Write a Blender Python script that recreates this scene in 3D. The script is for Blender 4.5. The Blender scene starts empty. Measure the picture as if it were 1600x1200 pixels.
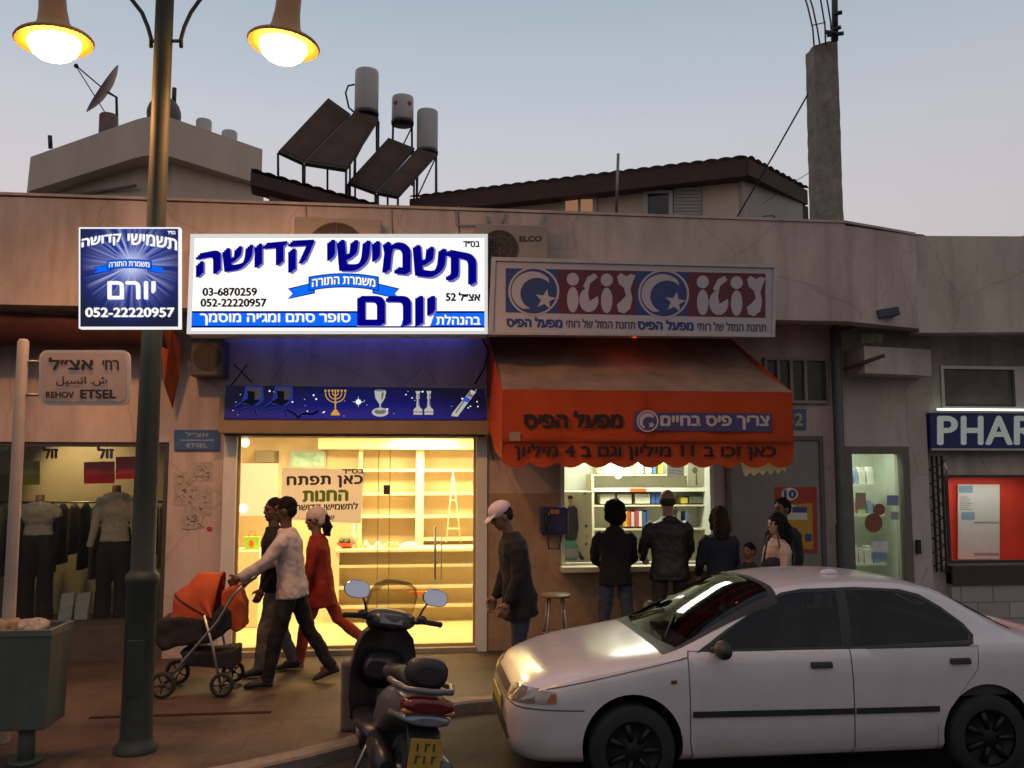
import bpy, bmesh, math, random
from mathutils import Vector, Matrix
from mathutils.geometry import tessellate_polygon
R = math.radians
random.seed(7)
sc = bpy.context.scene
COL = sc.collection

# ---------------------------------------------------------------- camera
YAW, PITCH, FPX, EYE = R(6.6), R(5.43), 1378.0, 2.19
cam = bpy.data.cameras.new('camera'); cam_o = bpy.data.objects.new('camera', cam); COL.objects.link(cam_o)
cam_o.location = (0, 0, EYE); cam_o.rotation_euler = (R(90) + PITCH, 0, -YAW)
cam.sensor_width = 36; cam.lens = 36 * FPX / 1600; cam.clip_start = .05; cam.clip_end = 2000
sc.camera = cam_o
_f = Vector((math.sin(YAW) * math.cos(PITCH), math.cos(YAW) * math.cos(PITCH), math.sin(PITCH)))
_r = Vector((math.cos(YAW), -math.sin(YAW), 0)); _u = _r.cross(_f)

def P(px, py, Y):
    """point of the vertical plane y=Y seen at photo pixel (px, py)"""
    d = _f + _r * ((px - 800) / FPX) - _u * ((py - 600) / FPX)
    return d * (Y / d.y) + Vector((0, 0, EYE))

def G(px, py, z=.15):
    d = _f + _r * ((px - 800) / FPX) - _u * ((py - 600) / FPX)
    return d * ((z - EYE) / d.z) + Vector((0, 0, EYE))

# ---------------------------------------------------------------- sky, sun, exposure
sc.view_settings.view_transform = 'Standard'; sc.view_settings.look = 'None'
sc.view_settings.exposure = 0; sc.view_settings.gamma = 1
SUN_EL, SUN_AZ = R(1.5), R(-22)           # dusk: the sun is at the horizon, behind the buildings
W = bpy.data.worlds.new('World'); sc.world = W; W.use_nodes = True
nt = W.node_tree; nt.nodes.clear(); N = nt.nodes.new; L = nt.links.new
out = N('ShaderNodeOutputWorld'); add = N('ShaderNodeAddShader'); b1 = N('ShaderNodeBackground'); b2 = N('ShaderNodeBackground')
sky = N('ShaderNodeTexSky'); sky.sky_type = 'NISHITA'; sky.sun_disc = False
sky.sun_elevation = SUN_EL; sky.sun_rotation = SUN_AZ
L(sky.outputs[0], b1.inputs[0]); b1.inputs[1].default_value = .012
tc = N('ShaderNodeTexCoord'); sx = N('ShaderNodeSeparateXYZ'); L(tc.outputs['Generated'], sx.inputs[0])
def ramp(stops):
    r = N('ShaderNodeValToRGB'); e = r.color_ramp.elements
    while len(e) < len(stops): e.new(.5)
    for k, (p, c) in enumerate(stops): e[k].position = p; e[k].color = (*c, 1)
    L(sx.outputs[2], r.inputs[0]); return r
near = ramp([(0, (.68, .60, .60)), (.26, (.67, .62, .645)), (.36, (.59, .62, .685)), (.43, (.485, .565, .65)), (.52, (.37, .465, .565)), (1, (.34, .37, .43))])
far = ramp([(0, (.19, .165, .155)), (.1, (.22, .195, .185)), (.24, (.43, .385, .37)), (.5, (.44, .41, .41)), (1, (.34, .37, .43))])
dp = N('ShaderNodeVectorMath'); dp.operation = 'DOT_PRODUCT'; L(tc.outputs['Generated'], dp.inputs[0])
dp.inputs[1].default_value = (math.sin(R(-8)), math.cos(R(-8)), 0)
mr = N('ShaderNodeMapRange'); mr.inputs[1].default_value = -.35; mr.inputs[2].default_value = .95; L(dp.outputs['Value'], mr.inputs[0])
mx = N('ShaderNodeMix'); mx.data_type = 'RGBA'; L(mr.outputs[0], mx.inputs[0]); L(far.outputs[0], mx.inputs[6]); L(near.outputs[0], mx.inputs[7])
L(mx.outputs[2], b2.inputs[0]); b2.inputs[1].default_value = .92
L(b1.outputs[0], add.inputs[0]); L(b2.outputs[0], add.inputs[1]); L(add.outputs[0], out.inputs[0])
sun = bpy.data.lights.new('sun', 'SUN'); sun.energy = .06; sun.angle = R(3); sun.color = (1, .72, .5)
sun_o = bpy.data.objects.new('sun', sun); COL.objects.link(sun_o)
sun_o.rotation_euler = (R(90) - SUN_EL, 0, R(180) - SUN_AZ)

def lamp(kind, name, loc, energy, color, size=.1, rot=None, parent=None, sy=None, spot=None):
    l = bpy.data.lights.new(name, kind); l.energy = energy; l.color = color
    if kind == 'AREA':
        l.size = size
        if sy: l.shape = 'RECTANGLE'; l.size_y = sy
    else: l.shadow_soft_size = size
    if spot: l.spot_size = spot; l.spot_blend = .6
    o = bpy.data.objects.new(name, l); COL.objects.link(o); o.location = loc
    if rot: o.rotation_euler = rot
    return o

# ---------------------------------------------------------------- helpers
def lin(c):
    return tuple((x / 255 / 12.92 if x < 11 else ((x / 255 + .055) / 1.055) ** 2.4) for x in c)

MATS = {}
def mat(name, col=(.5, .5, .5), rough=.6, metal=0, var=.12, scale=6, bump=0, bscale=40, spec=.5, coat=0, trans=0, alpha=1, streak=0, crack=0):
    if name in MATS: return MATS[name]
    m = bpy.data.materials.new(name); m.use_nodes = True; t = m.node_tree; b = t.nodes['Principled BSDF']
    b.inputs['Roughness'].default_value = rough; b.inputs['Metallic'].default_value = metal
    b.inputs['Specular IOR Level'].default_value = spec; b.inputs['Coat Weight'].default_value = coat
    b.inputs['Alpha'].default_value = alpha
    tcn = t.nodes.new('ShaderNodeTexCoord')
    if var:
        n = t.nodes.new('ShaderNodeTexNoise'); n.inputs['Scale'].default_value = scale; n.inputs['Detail'].default_value = 6; n.inputs['Roughness'].default_value = .65
        if streak:
            mp = t.nodes.new('ShaderNodeMapping'); mp.inputs['Scale'].default_value = (1, 1, streak)
            t.links.new(tcn.outputs['Object'], mp.inputs[0]); t.links.new(mp.outputs[0], n.inputs[0])
        else: t.links.new(tcn.outputs['Object'], n.inputs[0])
        r = t.nodes.new('ShaderNodeValToRGB'); r.color_ramp.elements[0].position = .3; r.color_ramp.elements[1].position = .7
        r.color_ramp.elements[0].color = (*[c * (1 - var) for c in col], 1); r.color_ramp.elements[1].color = (*[min(1, c * (1 + var)) for c in col], 1)
        t.links.new(n.outputs[0], r.inputs[0]); t.links.new(r.outputs[0], b.inputs[0])
        if crack:
            # hairline cracks and finer drip stains in the render coat
            wn = t.nodes.new('ShaderNodeTexNoise'); wn.inputs['Scale'].default_value = 3; wn.inputs['Detail'].default_value = 5
            av = t.nodes.new('ShaderNodeVectorMath'); av.operation = 'MULTIPLY_ADD'; av.inputs[1].default_value = (.5, .5, .5); t.links.new(wn.outputs['Color'], av.inputs[0]); t.links.new(tcn.outputs['Object'], av.inputs[2])
            vo = t.nodes.new('ShaderNodeTexVoronoi'); vo.feature = 'DISTANCE_TO_EDGE'; vo.inputs['Scale'].default_value = .8; t.links.new(av.outputs[0], vo.inputs['Vector'])
            cr = t.nodes.new('ShaderNodeMapRange'); cr.inputs[1].default_value = .002; cr.inputs[2].default_value = .012; cr.inputs[3].default_value = 1 - crack; cr.inputs[4].default_value = 1; t.links.new(vo.outputs['Distance'], cr.inputs[0])
            mp2 = t.nodes.new('ShaderNodeMapping'); mp2.inputs['Scale'].default_value = (5, 5, .35); t.links.new(tcn.outputs['Object'], mp2.inputs[0])
            n3 = t.nodes.new('ShaderNodeTexNoise'); n3.inputs['Scale'].default_value = 1; n3.inputs['Detail'].default_value = 5; t.links.new(mp2.outputs[0], n3.inputs[0])
            dr = t.nodes.new('ShaderNodeMapRange'); dr.inputs[1].default_value = .52; dr.inputs[2].default_value = .72; dr.inputs[3].default_value = 1; dr.inputs[4].default_value = .8; t.links.new(n3.outputs[0], dr.inputs[0])
            m1 = t.nodes.new('ShaderNodeMath'); m1.operation = 'MULTIPLY'; t.links.new(cr.outputs[0], m1.inputs[0]); t.links.new(dr.outputs[0], m1.inputs[1])
            vm = t.nodes.new('ShaderNodeVectorMath'); vm.operation = 'SCALE'; t.links.new(r.outputs[0], vm.inputs[0]); t.links.new(m1.outputs[0], vm.inputs['Scale']); t.links.new(vm.outputs[0], b.inputs[0])
    else: b.inputs[0].default_value = (*col, 1)
    if bump:
        n2 = t.nodes.new('ShaderNodeTexNoise'); n2.inputs['Scale'].default_value = bscale; n2.inputs['Detail'].default_value = 4
        t.links.new(tcn.outputs['Object'], n2.inputs[0])
        bp = t.nodes.new('ShaderNodeBump'); bp.inputs['Strength'].default_value = bump; bp.inputs['Distance'].default_value = .02
        t.links.new(n2.outputs[0], bp.inputs['Height']); t.links.new(bp.outputs[0], b.inputs['Normal'])
    if trans:
        tr = t.nodes.new('ShaderNodeBsdfTranslucent'); tr.inputs[0].default_value = (*col, 1)
        ms = t.nodes.new('ShaderNodeMixShader'); ms.inputs[0].default_value = trans
        t.links.new(b.outputs[0], ms.inputs[1]); t.links.new(tr.outputs[0], ms.inputs[2])
        t.links.new(ms.outputs[0], t.nodes['Material Output'].inputs[0])
    MATS[name] = m; return m

def emit(name, col=(1, 1, 1), s=1.0):
    if name in MATS: return MATS[name]
    m = bpy.data.materials.new(name); m.use_nodes = True; t = m.node_tree; b = t.nodes['Principled BSDF']
    b.inputs[0].default_value = (*[c * .12 for c in col], 1); b.inputs['Roughness'].default_value = .95; b.inputs['Specular IOR Level'].default_value = 0
    b.inputs['Emission Color'].default_value = (*col, 1); b.inputs['Emission Strength'].default_value = s
    MATS[name] = m; return m

def glass(name, tint=(.95, .97, .95), refl=.06, rough=.02):
    if name in MATS: return MATS[name]
    m = bpy.data.materials.new(name); m.use_nodes = True; t = m.node_tree; t.nodes.remove(t.nodes['Principled BSDF'])
    a = t.nodes.new('ShaderNodeBsdfTransparent'); a.inputs[0].default_value = (*tint, 1)
    g = t.nodes.new('ShaderNodeBsdfGlossy'); g.inputs['Roughness'].default_value = rough
    lw = t.nodes.new('ShaderNodeLayerWeight'); lw.inputs[0].default_value = .25
    ml = t.nodes.new('ShaderNodeMath'); ml.operation = 'MULTIPLY_ADD'; ml.inputs[1].default_value = .6; ml.inputs[2].default_value = refl
    t.links.new(lw.outputs['Fresnel'], ml.inputs[0])
    x = t.nodes.new('ShaderNodeMixShader'); t.links.new(ml.outputs[0], x.inputs[0]); t.links.new(a.outputs[0], x.inputs[1]); t.links.new(g.outputs[0], x.inputs[2])
    t.links.new(x.outputs[0], t.nodes['Material Output'].inputs[0]); MATS[name] = m; return m

def tag(o, label=None, cat=None, group=None, kind=None):
    if label: o['label'] = label
    if cat: o['category'] = cat
    if group: o['group'] = group
    if kind: o['kind'] = kind
    return o

def thing(name, label, cat, loc=(0, 0, 0), rz=0, group=None):
    o = bpy.data.objects.new(name, None); COL.objects.link(o); o.empty_display_size = .1
    o.location = loc; o.rotation_euler = (0, 0, rz)
    return tag(o, label, cat, group)

def world_of(o):
    m = Matrix.LocRotScale(o.location, o.rotation_euler, o.scale)
    return world_of(o.parent) @ m if o.parent else m

class MB:
    """collects shapes (world coordinates unless local=True at build) into ONE mesh object"""
    def __init__(s, m=None):
        s.v = []; s.f = []; s.fm = []; s.sm = []; s.mats = []; s.cur = 0
        if m: s.use(m)
    def use(s, m):
        if m not in s.mats: s.mats.append(m)
        s.cur = s.mats.index(m); return s
    def add(s, vs, fs, smooth=False):
        k = len(s.v); s.v += [Vector(v) for v in vs]
        for f in fs: s.f.append([i + k for i in f]); s.fm.append(s.cur); s.sm.append(smooth)
        return s
    def box(s, x0, x1, y0, y1, z0, z1):
        return s.add([(x, y, z) for z in (z0, z1) for y in (y0, y1) for x in (x0, x1)],
                     [(0, 2, 3, 1), (4, 5, 7, 6), (0, 1, 5, 4), (2, 6, 7, 3), (0, 4, 6, 2), (1, 3, 7, 5)])
    def obox(s, c, ax, ay, az):
        c = Vector(c); ax = Vector(ax); ay = Vector(ay); az = Vector(az)
        return s.add([c + ax * i + ay * j + az * k for k in (-1, 1) for j in (-1, 1) for i in (-1, 1)],
                     [(0, 2, 3, 1), (4, 5, 7, 6), (0, 1, 5, 4), (2, 6, 7, 3), (0, 4, 6, 2), (1, 3, 7, 5)])
    def hexa(s, p):  # 8 points: bottom loop 4, top loop 4
        return s.add(p, [(3, 2, 1, 0), (4, 5, 6, 7), (0, 1, 5, 4), (1, 2, 6, 5), (2, 3, 7, 6), (3, 0, 4, 7)])
    def tube(s, pts, r, n=10, caps=True):
        pts = [Vector(p) for p in pts]; rs = r if isinstance(r, (list, tuple)) else [r] * len(pts)
        vs = []; fs = []; up = None
        for i, p in enumerate(pts):
            d = (pts[min(i + 1, len(pts) - 1)] - pts[max(i - 1, 0)]).normalized()
            if up is None: up = d.orthogonal().normalized()
            a = (up - d * up.dot(d)); a = a.normalized() if a.length > 1e-6 else d.orthogonal().normalized()
            up = a; b = d.cross(a)
            vs += [p + (a * math.cos(t) + b * math.sin(t)) * rs[i] for t in [2 * math.pi * k / n for k in range(n)]]
        for i in range(len(pts) - 1):
            for k in range(n): fs.append((i * n + k, i * n + (k + 1) % n, (i + 1) * n + (k + 1) % n, (i + 1) * n + k))
        s.add(vs, fs, True)
        if caps:
            k = len(s.v) - len(vs); m = len(vs)
            s.f += [[k + j for j in range(n)][::-1], [k + m - n + j for j in range(n)]]; s.fm += [s.cur] * 2; s.sm += [False] * 2
        return s
    def lathe(s, prof, c, n=24, ax=(0, 0, 1), rx=None, smooth=True):
        ax = Vector(ax).normalized(); a = ax.orthogonal().normalized() if rx is None else Vector(rx); b = ax.cross(a); c = Vector(c)
        vs = [c + ax * z + (a * math.cos(2 * math.pi * k / n) + b * math.sin(2 * math.pi * k / n)) * r for r, z in prof for k in range(n)]
        fs = [(i * n + k, i * n + (k + 1) % n, (i + 1) * n + (k + 1) % n, (i + 1) * n + k) for i in range(len(prof) - 1) for k in range(n)]
        return s.add(vs, fs, smooth)
    def ell(s, c, r, n=14, m=9, rot=None):
        c = Vector(c); rr = Vector(r) if not isinstance(r, (int, float)) else Vector((r, r, r)); vs = []; fs = []
        for i in range(m + 1):
            t = math.pi * i / m
            for k in range(n):
                v = Vector((math.sin(t) * math.cos(2 * math.pi * k / n) * rr.x, math.sin(t) * math.sin(2 * math.pi * k / n) * rr.y, math.cos(t) * rr.z))
                if rot: v = rot @ v
                vs.append(c + v)
        for i in range(m):
            for k in range(n): fs.append((i * n + k, (i + 1) * n + k, (i + 1) * n + (k + 1) % n, i * n + (k + 1) % n))
        return s.add(vs, fs, True)
    def poly(s, pts):
        pts = [Vector(p) for p in pts]
        return s.add(pts, [list(t) for t in tessellate_polygon([pts])])
    def prism(s, pts, off):
        """closed slab: outline pts pushed along off"""
        pts = [Vector(p) for p in pts]; off = Vector(off); n = len(pts); tr = tessellate_polygon([pts])
        return s.add(pts + [p + off for p in pts], [list(t) for t in tr] + [[i + n for i in t][::-1] for t in tr] + [(i, (i + 1) % n, n + (i + 1) % n, n + i) for i in range(n)])
    def loft(s, rings, close=True, caps=True, smooth=True):
        n = len(rings[0]); vs = [p for r in rings for p in r]; fs = []
        for i in range(len(rings) - 1):
            for k in range(n if close else n - 1): fs.append((i * n + k, i * n + (k + 1) % n, (i + 1) * n + (k + 1) % n, (i + 1) * n + k))
        s.add(vs, fs, smooth)
        if caps: 
            k = len(s.v) - len(vs); m = len(vs)
            s.f += [[k + j for j in range(n)][::-1], [k + m - n + j for j in range(n)]]; s.fm += [s.cur] * 2; s.sm += [False] * 2
        return s
    def build(s, name, parent=None, local=False, bevel=0, sub=0, remesh=0, smooth=0, seg=2, fixn=True, wrinkle=0, wscale=.12):
        vs = s.v
        if not local:
            o_m = world_of(parent) if parent else None
            if o_m is not None: inv = o_m.inverted(); vs = [inv @ v for v in vs]
        me = bpy.data.meshes.new(name); me.from_pydata([tuple(v) for v in vs], [], s.f)
        for m in s.mats: me.materials.append(m)
        me.polygons.foreach_set('material_index', s.fm); me.polygons.foreach_set('use_smooth', s.sm); me.update()
        if fixn:
            bm = bmesh.new(); bm.from_mesh(me); bmesh.ops.recalc_face_normals(bm, faces=bm.faces); bm.to_mesh(me); bm.free()
        o = bpy.data.objects.new(name, me); COL.objects.link(o)
        if parent: o.parent = parent
        if remesh:
            md = o.modifiers.new('r', 'REMESH'); md.mode = 'VOXEL'; md.voxel_size = remesh; md.use_smooth_shade = True
        if smooth:
            md = o.modifiers.new('s', 'SMOOTH'); md.factor = .5; md.iterations = smooth
        if wrinkle:
            tx = bpy.data.textures.new('folds', 'CLOUDS'); tx.noise_scale = wscale; tx.noise_depth = 2
            md = o.modifiers.new('w', 'DISPLACE'); md.texture = tx; md.strength = wrinkle; md.mid_level = .5; md.texture_coords = 'LOCAL'
        if bevel:
            md = o.modifiers.new('b', 'BEVEL'); md.width = bevel; md.segments = seg; md.limit_method = 'ANGLE'; md.angle_limit = R(40)
        if sub:
            md = o.modifiers.new('u', 'SUBSURF'); md.levels = md.render_levels = sub
        if remesh or wrinkle:   # bake, so that copies and masks read a plain mesh
            dg = bpy.context.evaluated_depsgraph_get(); me2 = bpy.data.meshes.new_from_object(o.evaluated_get(dg))
            o.modifiers.clear(); o.data = me2; me2.name = name
        return o

def copy_tree(o, parent=None):
    c = o.copy(); COL.objects.link(c)
    if parent: c.parent = parent
    for ch in list(o.children): copy_tree(ch, c)
    return c

# ---- lettering: built-in font outlines turned into mesh
_TX = {}
def heb(s):
    """visual order of a right-to-left line, digit runs kept"""
    outp = []; run = ''
    for ch in s[::-1]:
        if ch.isdigit() or (ch in '.-' and run): run = ch + run
        else:
            if run: outp.append(run); run = ''
            outp.append({'(': ')', ')': '('}.get(ch, ch))
    if run: outp.append(run)
    return ''.join(outp)

def text2d(s, spacing=1.0):
    if (s, spacing) in _TX: return _TX[(s, spacing)]
    c = bpy.data.curves.new('lettering', 'FONT'); c.body = s; c.space_character = spacing
    o = bpy.data.objects.new('lettering', c); COL.objects.link(o)
    dg = bpy.context.evaluated_depsgraph_get(); oe = o.evaluated_get(dg); cu = oe.to_curve(dg); cons = []
    for sp in cu.splines:
        b = sp.bezier_points; n = len(b); pts = []
        for i in range(n):
            p0, p3 = b[i].co, b[(i + 1) % n].co; p1, p2 = b[i].handle_right, b[(i + 1) % n].handle_left
            d = p3 - p0; st = abs((p1 - p0).cross(d).z) + abs((p2 - p0).cross(d).z) < 1e-5
            for k in range(1 if st else 4):
                t = k / 4; q = p0 * (1 - t) ** 3 + p1 * 3 * t * (1 - t) ** 2 + p2 * 3 * t * t * (1 - t) + p3 * t ** 3; pts.append((q.x, q.y))
        ar = sum(pts[i][0] * pts[(i + 1) % len(pts)][1] - pts[(i + 1) % len(pts)][0] * pts[i][1] for i in range(len(pts))) / 2
        if abs(ar) > 1e-6: cons.append((ar, pts))
    oe.to_curve_clear(); bpy.data.objects.remove(o); bpy.data.curves.remove(c)
    def inside(p, poly):
        r = False
        for i in range(len(poly)):
            a, b = poly[i], poly[i - 1]
            if (a[1] > p[1]) != (b[1] > p[1]) and p[0] < (b[0] - a[0]) * (p[1] - a[1]) / (b[1] - a[1]) + a[0]: r = not r
        return r
    cons.sort(key=lambda q: -abs(q[0])); outs = []
    for a, p in cons:           # an opposite-wound contour lying in a larger one is a hole
        host = [o_ for o_ in outs if o_[0] * a < 0 and inside(p[0], o_[1][0])]
        if host: host[-1][1].append(p)
        else: outs.append((a, [p]))
    outs = [o_[1] for o_ in outs]
    vs = []; fs = []
    for k, loops in enumerate(outs):
        l3 = [[Vector((x, y, 0)) for x, y in lp] for lp in loops]; base = len(vs)
        vs += [(x, y, k % 2) for lp in loops for x, y in lp]
        fs += [[base + i for i in t] for t in tessellate_polygon(l3)]
    x0 = min(v[0] for v in vs); x1 = max(v[0] for v in vs); y0 = min(v[1] for v in vs); y1 = max(v[1] for v in vs)
    vs = [((v[0] - x0) / (x1 - x0), (v[1] - y0) / (y1 - y0), v[2]) for v in vs]
    _TX[(s, spacing)] = (vs, fs); return vs, fs

def write(mb, s, box, fn, lift=.003, bold=0, warp=None, diag=0, spacing=1.0):
    """letters of s stretched into box=(u0,v0,u1,v1) (v1 = top); fn(u,v,lift) -> point"""
    vs, fs = text2d(s, spacing); u0, v0, u1, v1 = box
    offs = [(0, 0)] if not bold else [(bold * (k - 1), -diag * bold * (k - 1)) for k in range(3)] + ([(0, bold * .7), (0, -bold * .7)] if not diag else [])
    for k, (dx, dy) in enumerate(offs):
        pts = []
        for a, b, kk in vs:
            u = u0 + (u1 - u0) * a + dx; v = v0 + (v1 - v0) * b + dy
            if warp: u, v = warp(u, v)
            pts.append(fn(u, v, lift + .0004 * k + .0002 * kk))
        mb.add(pts, fs)

def pxfn(Y):
    return lambda u, v, lift: P(u, v, Y - lift)

def pxpoly(mb, pts, Y, lift=.002):
    mb.poly([P(x, y, Y - lift) for x, y in pts])

def pxstroke(mb, pts, w, Y, lift=.003, taper=False):
    pts = [Vector(p) for p in pts]; n = len(pts); Lp = []; Rp = []
    for i, p in enumerate(pts):
        d = pts[min(i + 1, n - 1)] - pts[max(i - 1, 0)]; d.normalize(); q = Vector((-d.y, d.x))
        ww = w * (1 - .75 * i / (n - 1)) if taper else w
        Lp.append(p + q * ww / 2); Rp.append(p - q * ww / 2)
    mb.add([P(p.x, p.y, Y - lift) for p in Lp + Rp], [(i, i + 1, n + i + 1, n + i) for i in range(n - 1)])

def circ(cx, cy, rx, ry=None, n=28, a0=0, a1=360, rot=0):
    ry = ry or rx; c, s = math.cos(R(rot)), math.sin(R(rot)); o = []
    m = n if a1 - a0 >= 360 else n + 1
    for k in range(m):
        t = R(a0 + (a1 - a0) * k / n); x, y = rx * math.cos(t), ry * math.sin(t); o.append((cx + x * c - y * s, cy + x * s + y * c))
    return o
def rrect(x0, y0, x1, y1, r, n=4):
    o = []
    for cx, cy, a in ((x1 - r, y1 - r, 0), (x0 + r, y1 - r, 90), (x0 + r, y0 + r, 180), (x1 - r, y0 + r, 270)):
        o += [(cx + r * math.cos(R(a + 90 * k / n)), cy + r * math.sin(R(a + 90 * k / n))) for k in range(n + 1)]
    return o
# ---------------------------------------------------------------- materials
plaster = mat('plaster', (.54, .43, .395), .85, var=.3, scale=1.6, bump=.25, bscale=60, streak=.35, crack=.17)
plaster_r = mat('plaster_grey', (.54, .465, .41), .85, var=.26, scale=1.8, bump=.2, bscale=60, streak=.35, crack=.17)
plaster_far = mat('plaster_far', (.60, .485, .41), .9, var=.12, scale=.7, bump=.1, streak=.3)
soffit_m = mat('soffit_paint', (.44, .39, .34), .85, var=.12, scale=2)
dirty = mat('stained_plaster', (.34, .27, .2), .85, var=.3, scale=3.5, bump=.2, bscale=40)
tilewall = mat('wall_tiles', (.36, .24, .15), .5, var=.25, scale=5, bump=.1)
concrete = mat('concrete', (.25, .22, .185), .9, var=.35, scale=5, bump=.6, bscale=25)
kerbm = mat('kerb_concrete', (.2, .165, .14), .85, var=.25, scale=7, bump=.3, bscale=50)
whitep = mat('white_paint', (.72, .70, .66), .5, var=.06)
darkm = mat('dark_metal', (.035, .035, .038), .45, metal=.3, var=.2)
greym = mat('grey_metal', (.25, .25, .25), .4, metal=.7, var=.15)
alum = mat('aluminium', (.55, .53, .5), .35, metal=.8, var=.1)
pipe_m = mat('grey_pipe', (.09, .095, .1), .55, var=.2, scale=8)
rooftile = mat('roof_tiles', (.16, .085, .065), .8, var=.3, scale=9, bump=.2)
fasciawood = mat('eave_board', (.07, .035, .03), .8, var=.2, scale=3)
tankm = mat('tank_enamel', (.5, .48, .47), .45, var=.1, scale=3, streak=.4)
panelm = mat('collector_glass', (.085, .048, .032), .6, var=.3, scale=2, spec=.2)  # brown of reflected lamp light put into the base colour
winglass = glass('window_glass', (.93, .96, .94), .03)
darkglass = mat('dark_pane', (.02, .022, .025), .08, var=0, spec=.6)
rubber = mat('rubber', (.018, .018, .018), .8, var=.2)
black = mat('black_plastic', (.02, .02, .022), .4, var=.15)

def asphalt_m():
    m = mat('asphalt', (.03, .027, .026), .8, var=.35, scale=2.2, bump=.5, bscale=160); return m
def paving_m():
    m = bpy.data.materials.new('paving'); m.use_nodes = True; t = m.node_tree; b = t.nodes['Principled BSDF']; b.inputs['Roughness'].default_value = .7
    tcn = t.nodes.new('ShaderNodeTexCoord'); br = t.nodes.new('ShaderNodeTexBrick'); br.inputs['Scale'].default_value = 1
    br.inputs['Color1'].default_value = (.083, .054, .041, 1); br.inputs['Color2'].default_value = (.070, .046, .036, 1); br.inputs['Mortar'].default_value = (.048, .034, .026, 1)
    br.inputs['Mortar Size'].default_value = .006; br.inputs['Brick Width'].default_value = .4; br.inputs['Row Height'].default_value = .4; br.offset = .5
    n = t.nodes.new('ShaderNodeTexNoise'); n.inputs['Scale'].default_value = 1.4; n.inputs['Detail'].default_value = 8; n.inputs['Roughness'].default_value = .7
    r = t.nodes.new('ShaderNodeValToRGB'); r.color_ramp.elements[0].position = .32; r.color_ramp.elements[1].position = .72
    r.color_ramp.elements[0].color = (.42, .40, .38, 1); r.color_ramp.elements[1].color = (1.6, 1.5, 1.42, 1)
    mm = t.nodes.new('ShaderNodeMix'); mm.data_type = 'RGBA'; mm.blend_type = 'MULTIPLY'; mm.inputs[0].default_value = 1
    for nd in (br, n): t.links.new(tcn.outputs['Object'], nd.inputs['Vector'])
    t.links.new(n.outputs[0], r.inputs[0]); t.links.new(br.outputs[0], mm.inputs[6]); t.links.new(r.outputs[0], mm.inputs[7]); t.links.new(mm.outputs[2], b.inputs[0])
    bp = t.nodes.new('ShaderNodeBump'); bp.inputs['Strength'].default_value = .3; bp.inputs['Distance'].default_value = .01; bp.invert = True
    t.links.new(br.outputs['Fac'], bp.inputs['Height']); t.links.new(bp.outputs[0], b.inputs['Normal'])
    return m

# ---------------------------------------------------------------- the ground
ROADZ = .05
tag(MB(asphalt_m()).add([(-300, -300, ROADZ), (300, -300, ROADZ), (300, 300, ROADZ), (-300, 300, ROADZ)], [(0, 1, 2, 3)]).build('road'), 'dark asphalt street in front of the shops', 'road', kind='structure')
kl = [(-14, 5.95), (-2.6, 5.95), (-1.7, 6.08), (-1.1, 6.38), (-.72, 6.62), (-.36, 6.9), (-.08, 7.22), (.12, 7.6), (.3, 7.86), (.62, 7.98), (1.2, 8.02), (14, 8.02)]
inner = [(x, y + .16) if i in (0, 1, 10, 11) else (x - .1, y + .13) for i, (x, y) in enumerate(kl)]
kb = MB(kerbm); n = len(kl)
kb.add([(x, y, ROADZ - .02) for x, y in kl] + [(x, y, .135) for x, y in kl] + [(x - .005, y + .02, .152) for x, y in kl] + [(x, y, .152) for x, y in inner] + [(x, y, 0) for x, y in inner],
       [(r * n + i, r * n + i + 1, (r + 1) * n + i + 1, (r + 1) * n + i) for r in range(4) for i in range(n - 1)])
tag(kb.build('kerb'), 'concrete kerb curving in to the parking bay', 'kerb', kind='structure')
pv = MB(paving_m()); pv.poly([(x, y, .146) for x, y in inner] + [(14, 14, .146), (-14, 14, .146)])
tag(pv.build('pavement'), 'worn paved pavement before the shopfronts', 'pavement', kind='structure')

# ---------------------------------------------------------------- shop building
WY = 10.1
bld = thing('shop_building', 'long low rendered shop row with deep concrete canopy band over its shopfronts', 'building', (0, WY, .15))
w = MB(plaster)
XA, XB, XC, XD, XE, XF, XG = -2.63, -1.9, .76, 1.73, 3.55, 5.15, 6.35
TOP = 3.9
w.box(-9, XA, WY, WY + .2, 2.47, TOP)          # over clothes shop
w.box(-9, -6.2, WY, WY + .2, .146, 2.47)
w.box(XA, XB - .14, WY, WY + .2, .146, TOP)    # poster pier
w.box(XB - .14, XC + .12, WY, WY + .2, 2.56, TOP)
w.box(XC + .12, XD, WY + .003, WY + .2, 1.9, TOP)
w.box(XD, XE, WY, WY + .2, 2.62, TOP)
w.box(XE, XF, WY, WY + .2, .146, TOP)
w.build('wall', bld)
MB(tilewall).box(XC + .12, XD, WY - .004, WY + .2, .146, 1.9).box(XD, XE, WY - .004, WY + .2, .146, 1.06).build('tiled_wall', bld)
MB(whitep).box(XB - .14, XB, WY - .03, WY + .2, .146, 2.56).build('door_jamb', bld); MB(whitep).box(XC, XC + .12, WY - .03, WY + .2, .146, 2.56).build('door_jamb', bld)
MB(mat('threshold_stone', (.3, .25, .2), .6)).box(XB, XC, WY - .06, WY + .2, .14, .2).build('threshold', bld)
cn = MB(plaster)
fl = [(-9, 9.3), (4.88, 9.3), (5.97, 9.7)]
for (x0, y0), (x1, y1) in zip(fl, fl[1:]):
    cn.hexa([(x0, y0, 3.83), (x1, y1, 3.83), (x1, y1 + .22, 3.83), (x0, y0 + .22, 3.83), (x0, y0, 4.93), (x1, y1, 4.955), (x1, y1 + .22, 4.955), (x0, y0 + .22, 4.93)])
cn.build('canopy', bld)
cp = MB(plaster)
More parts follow.
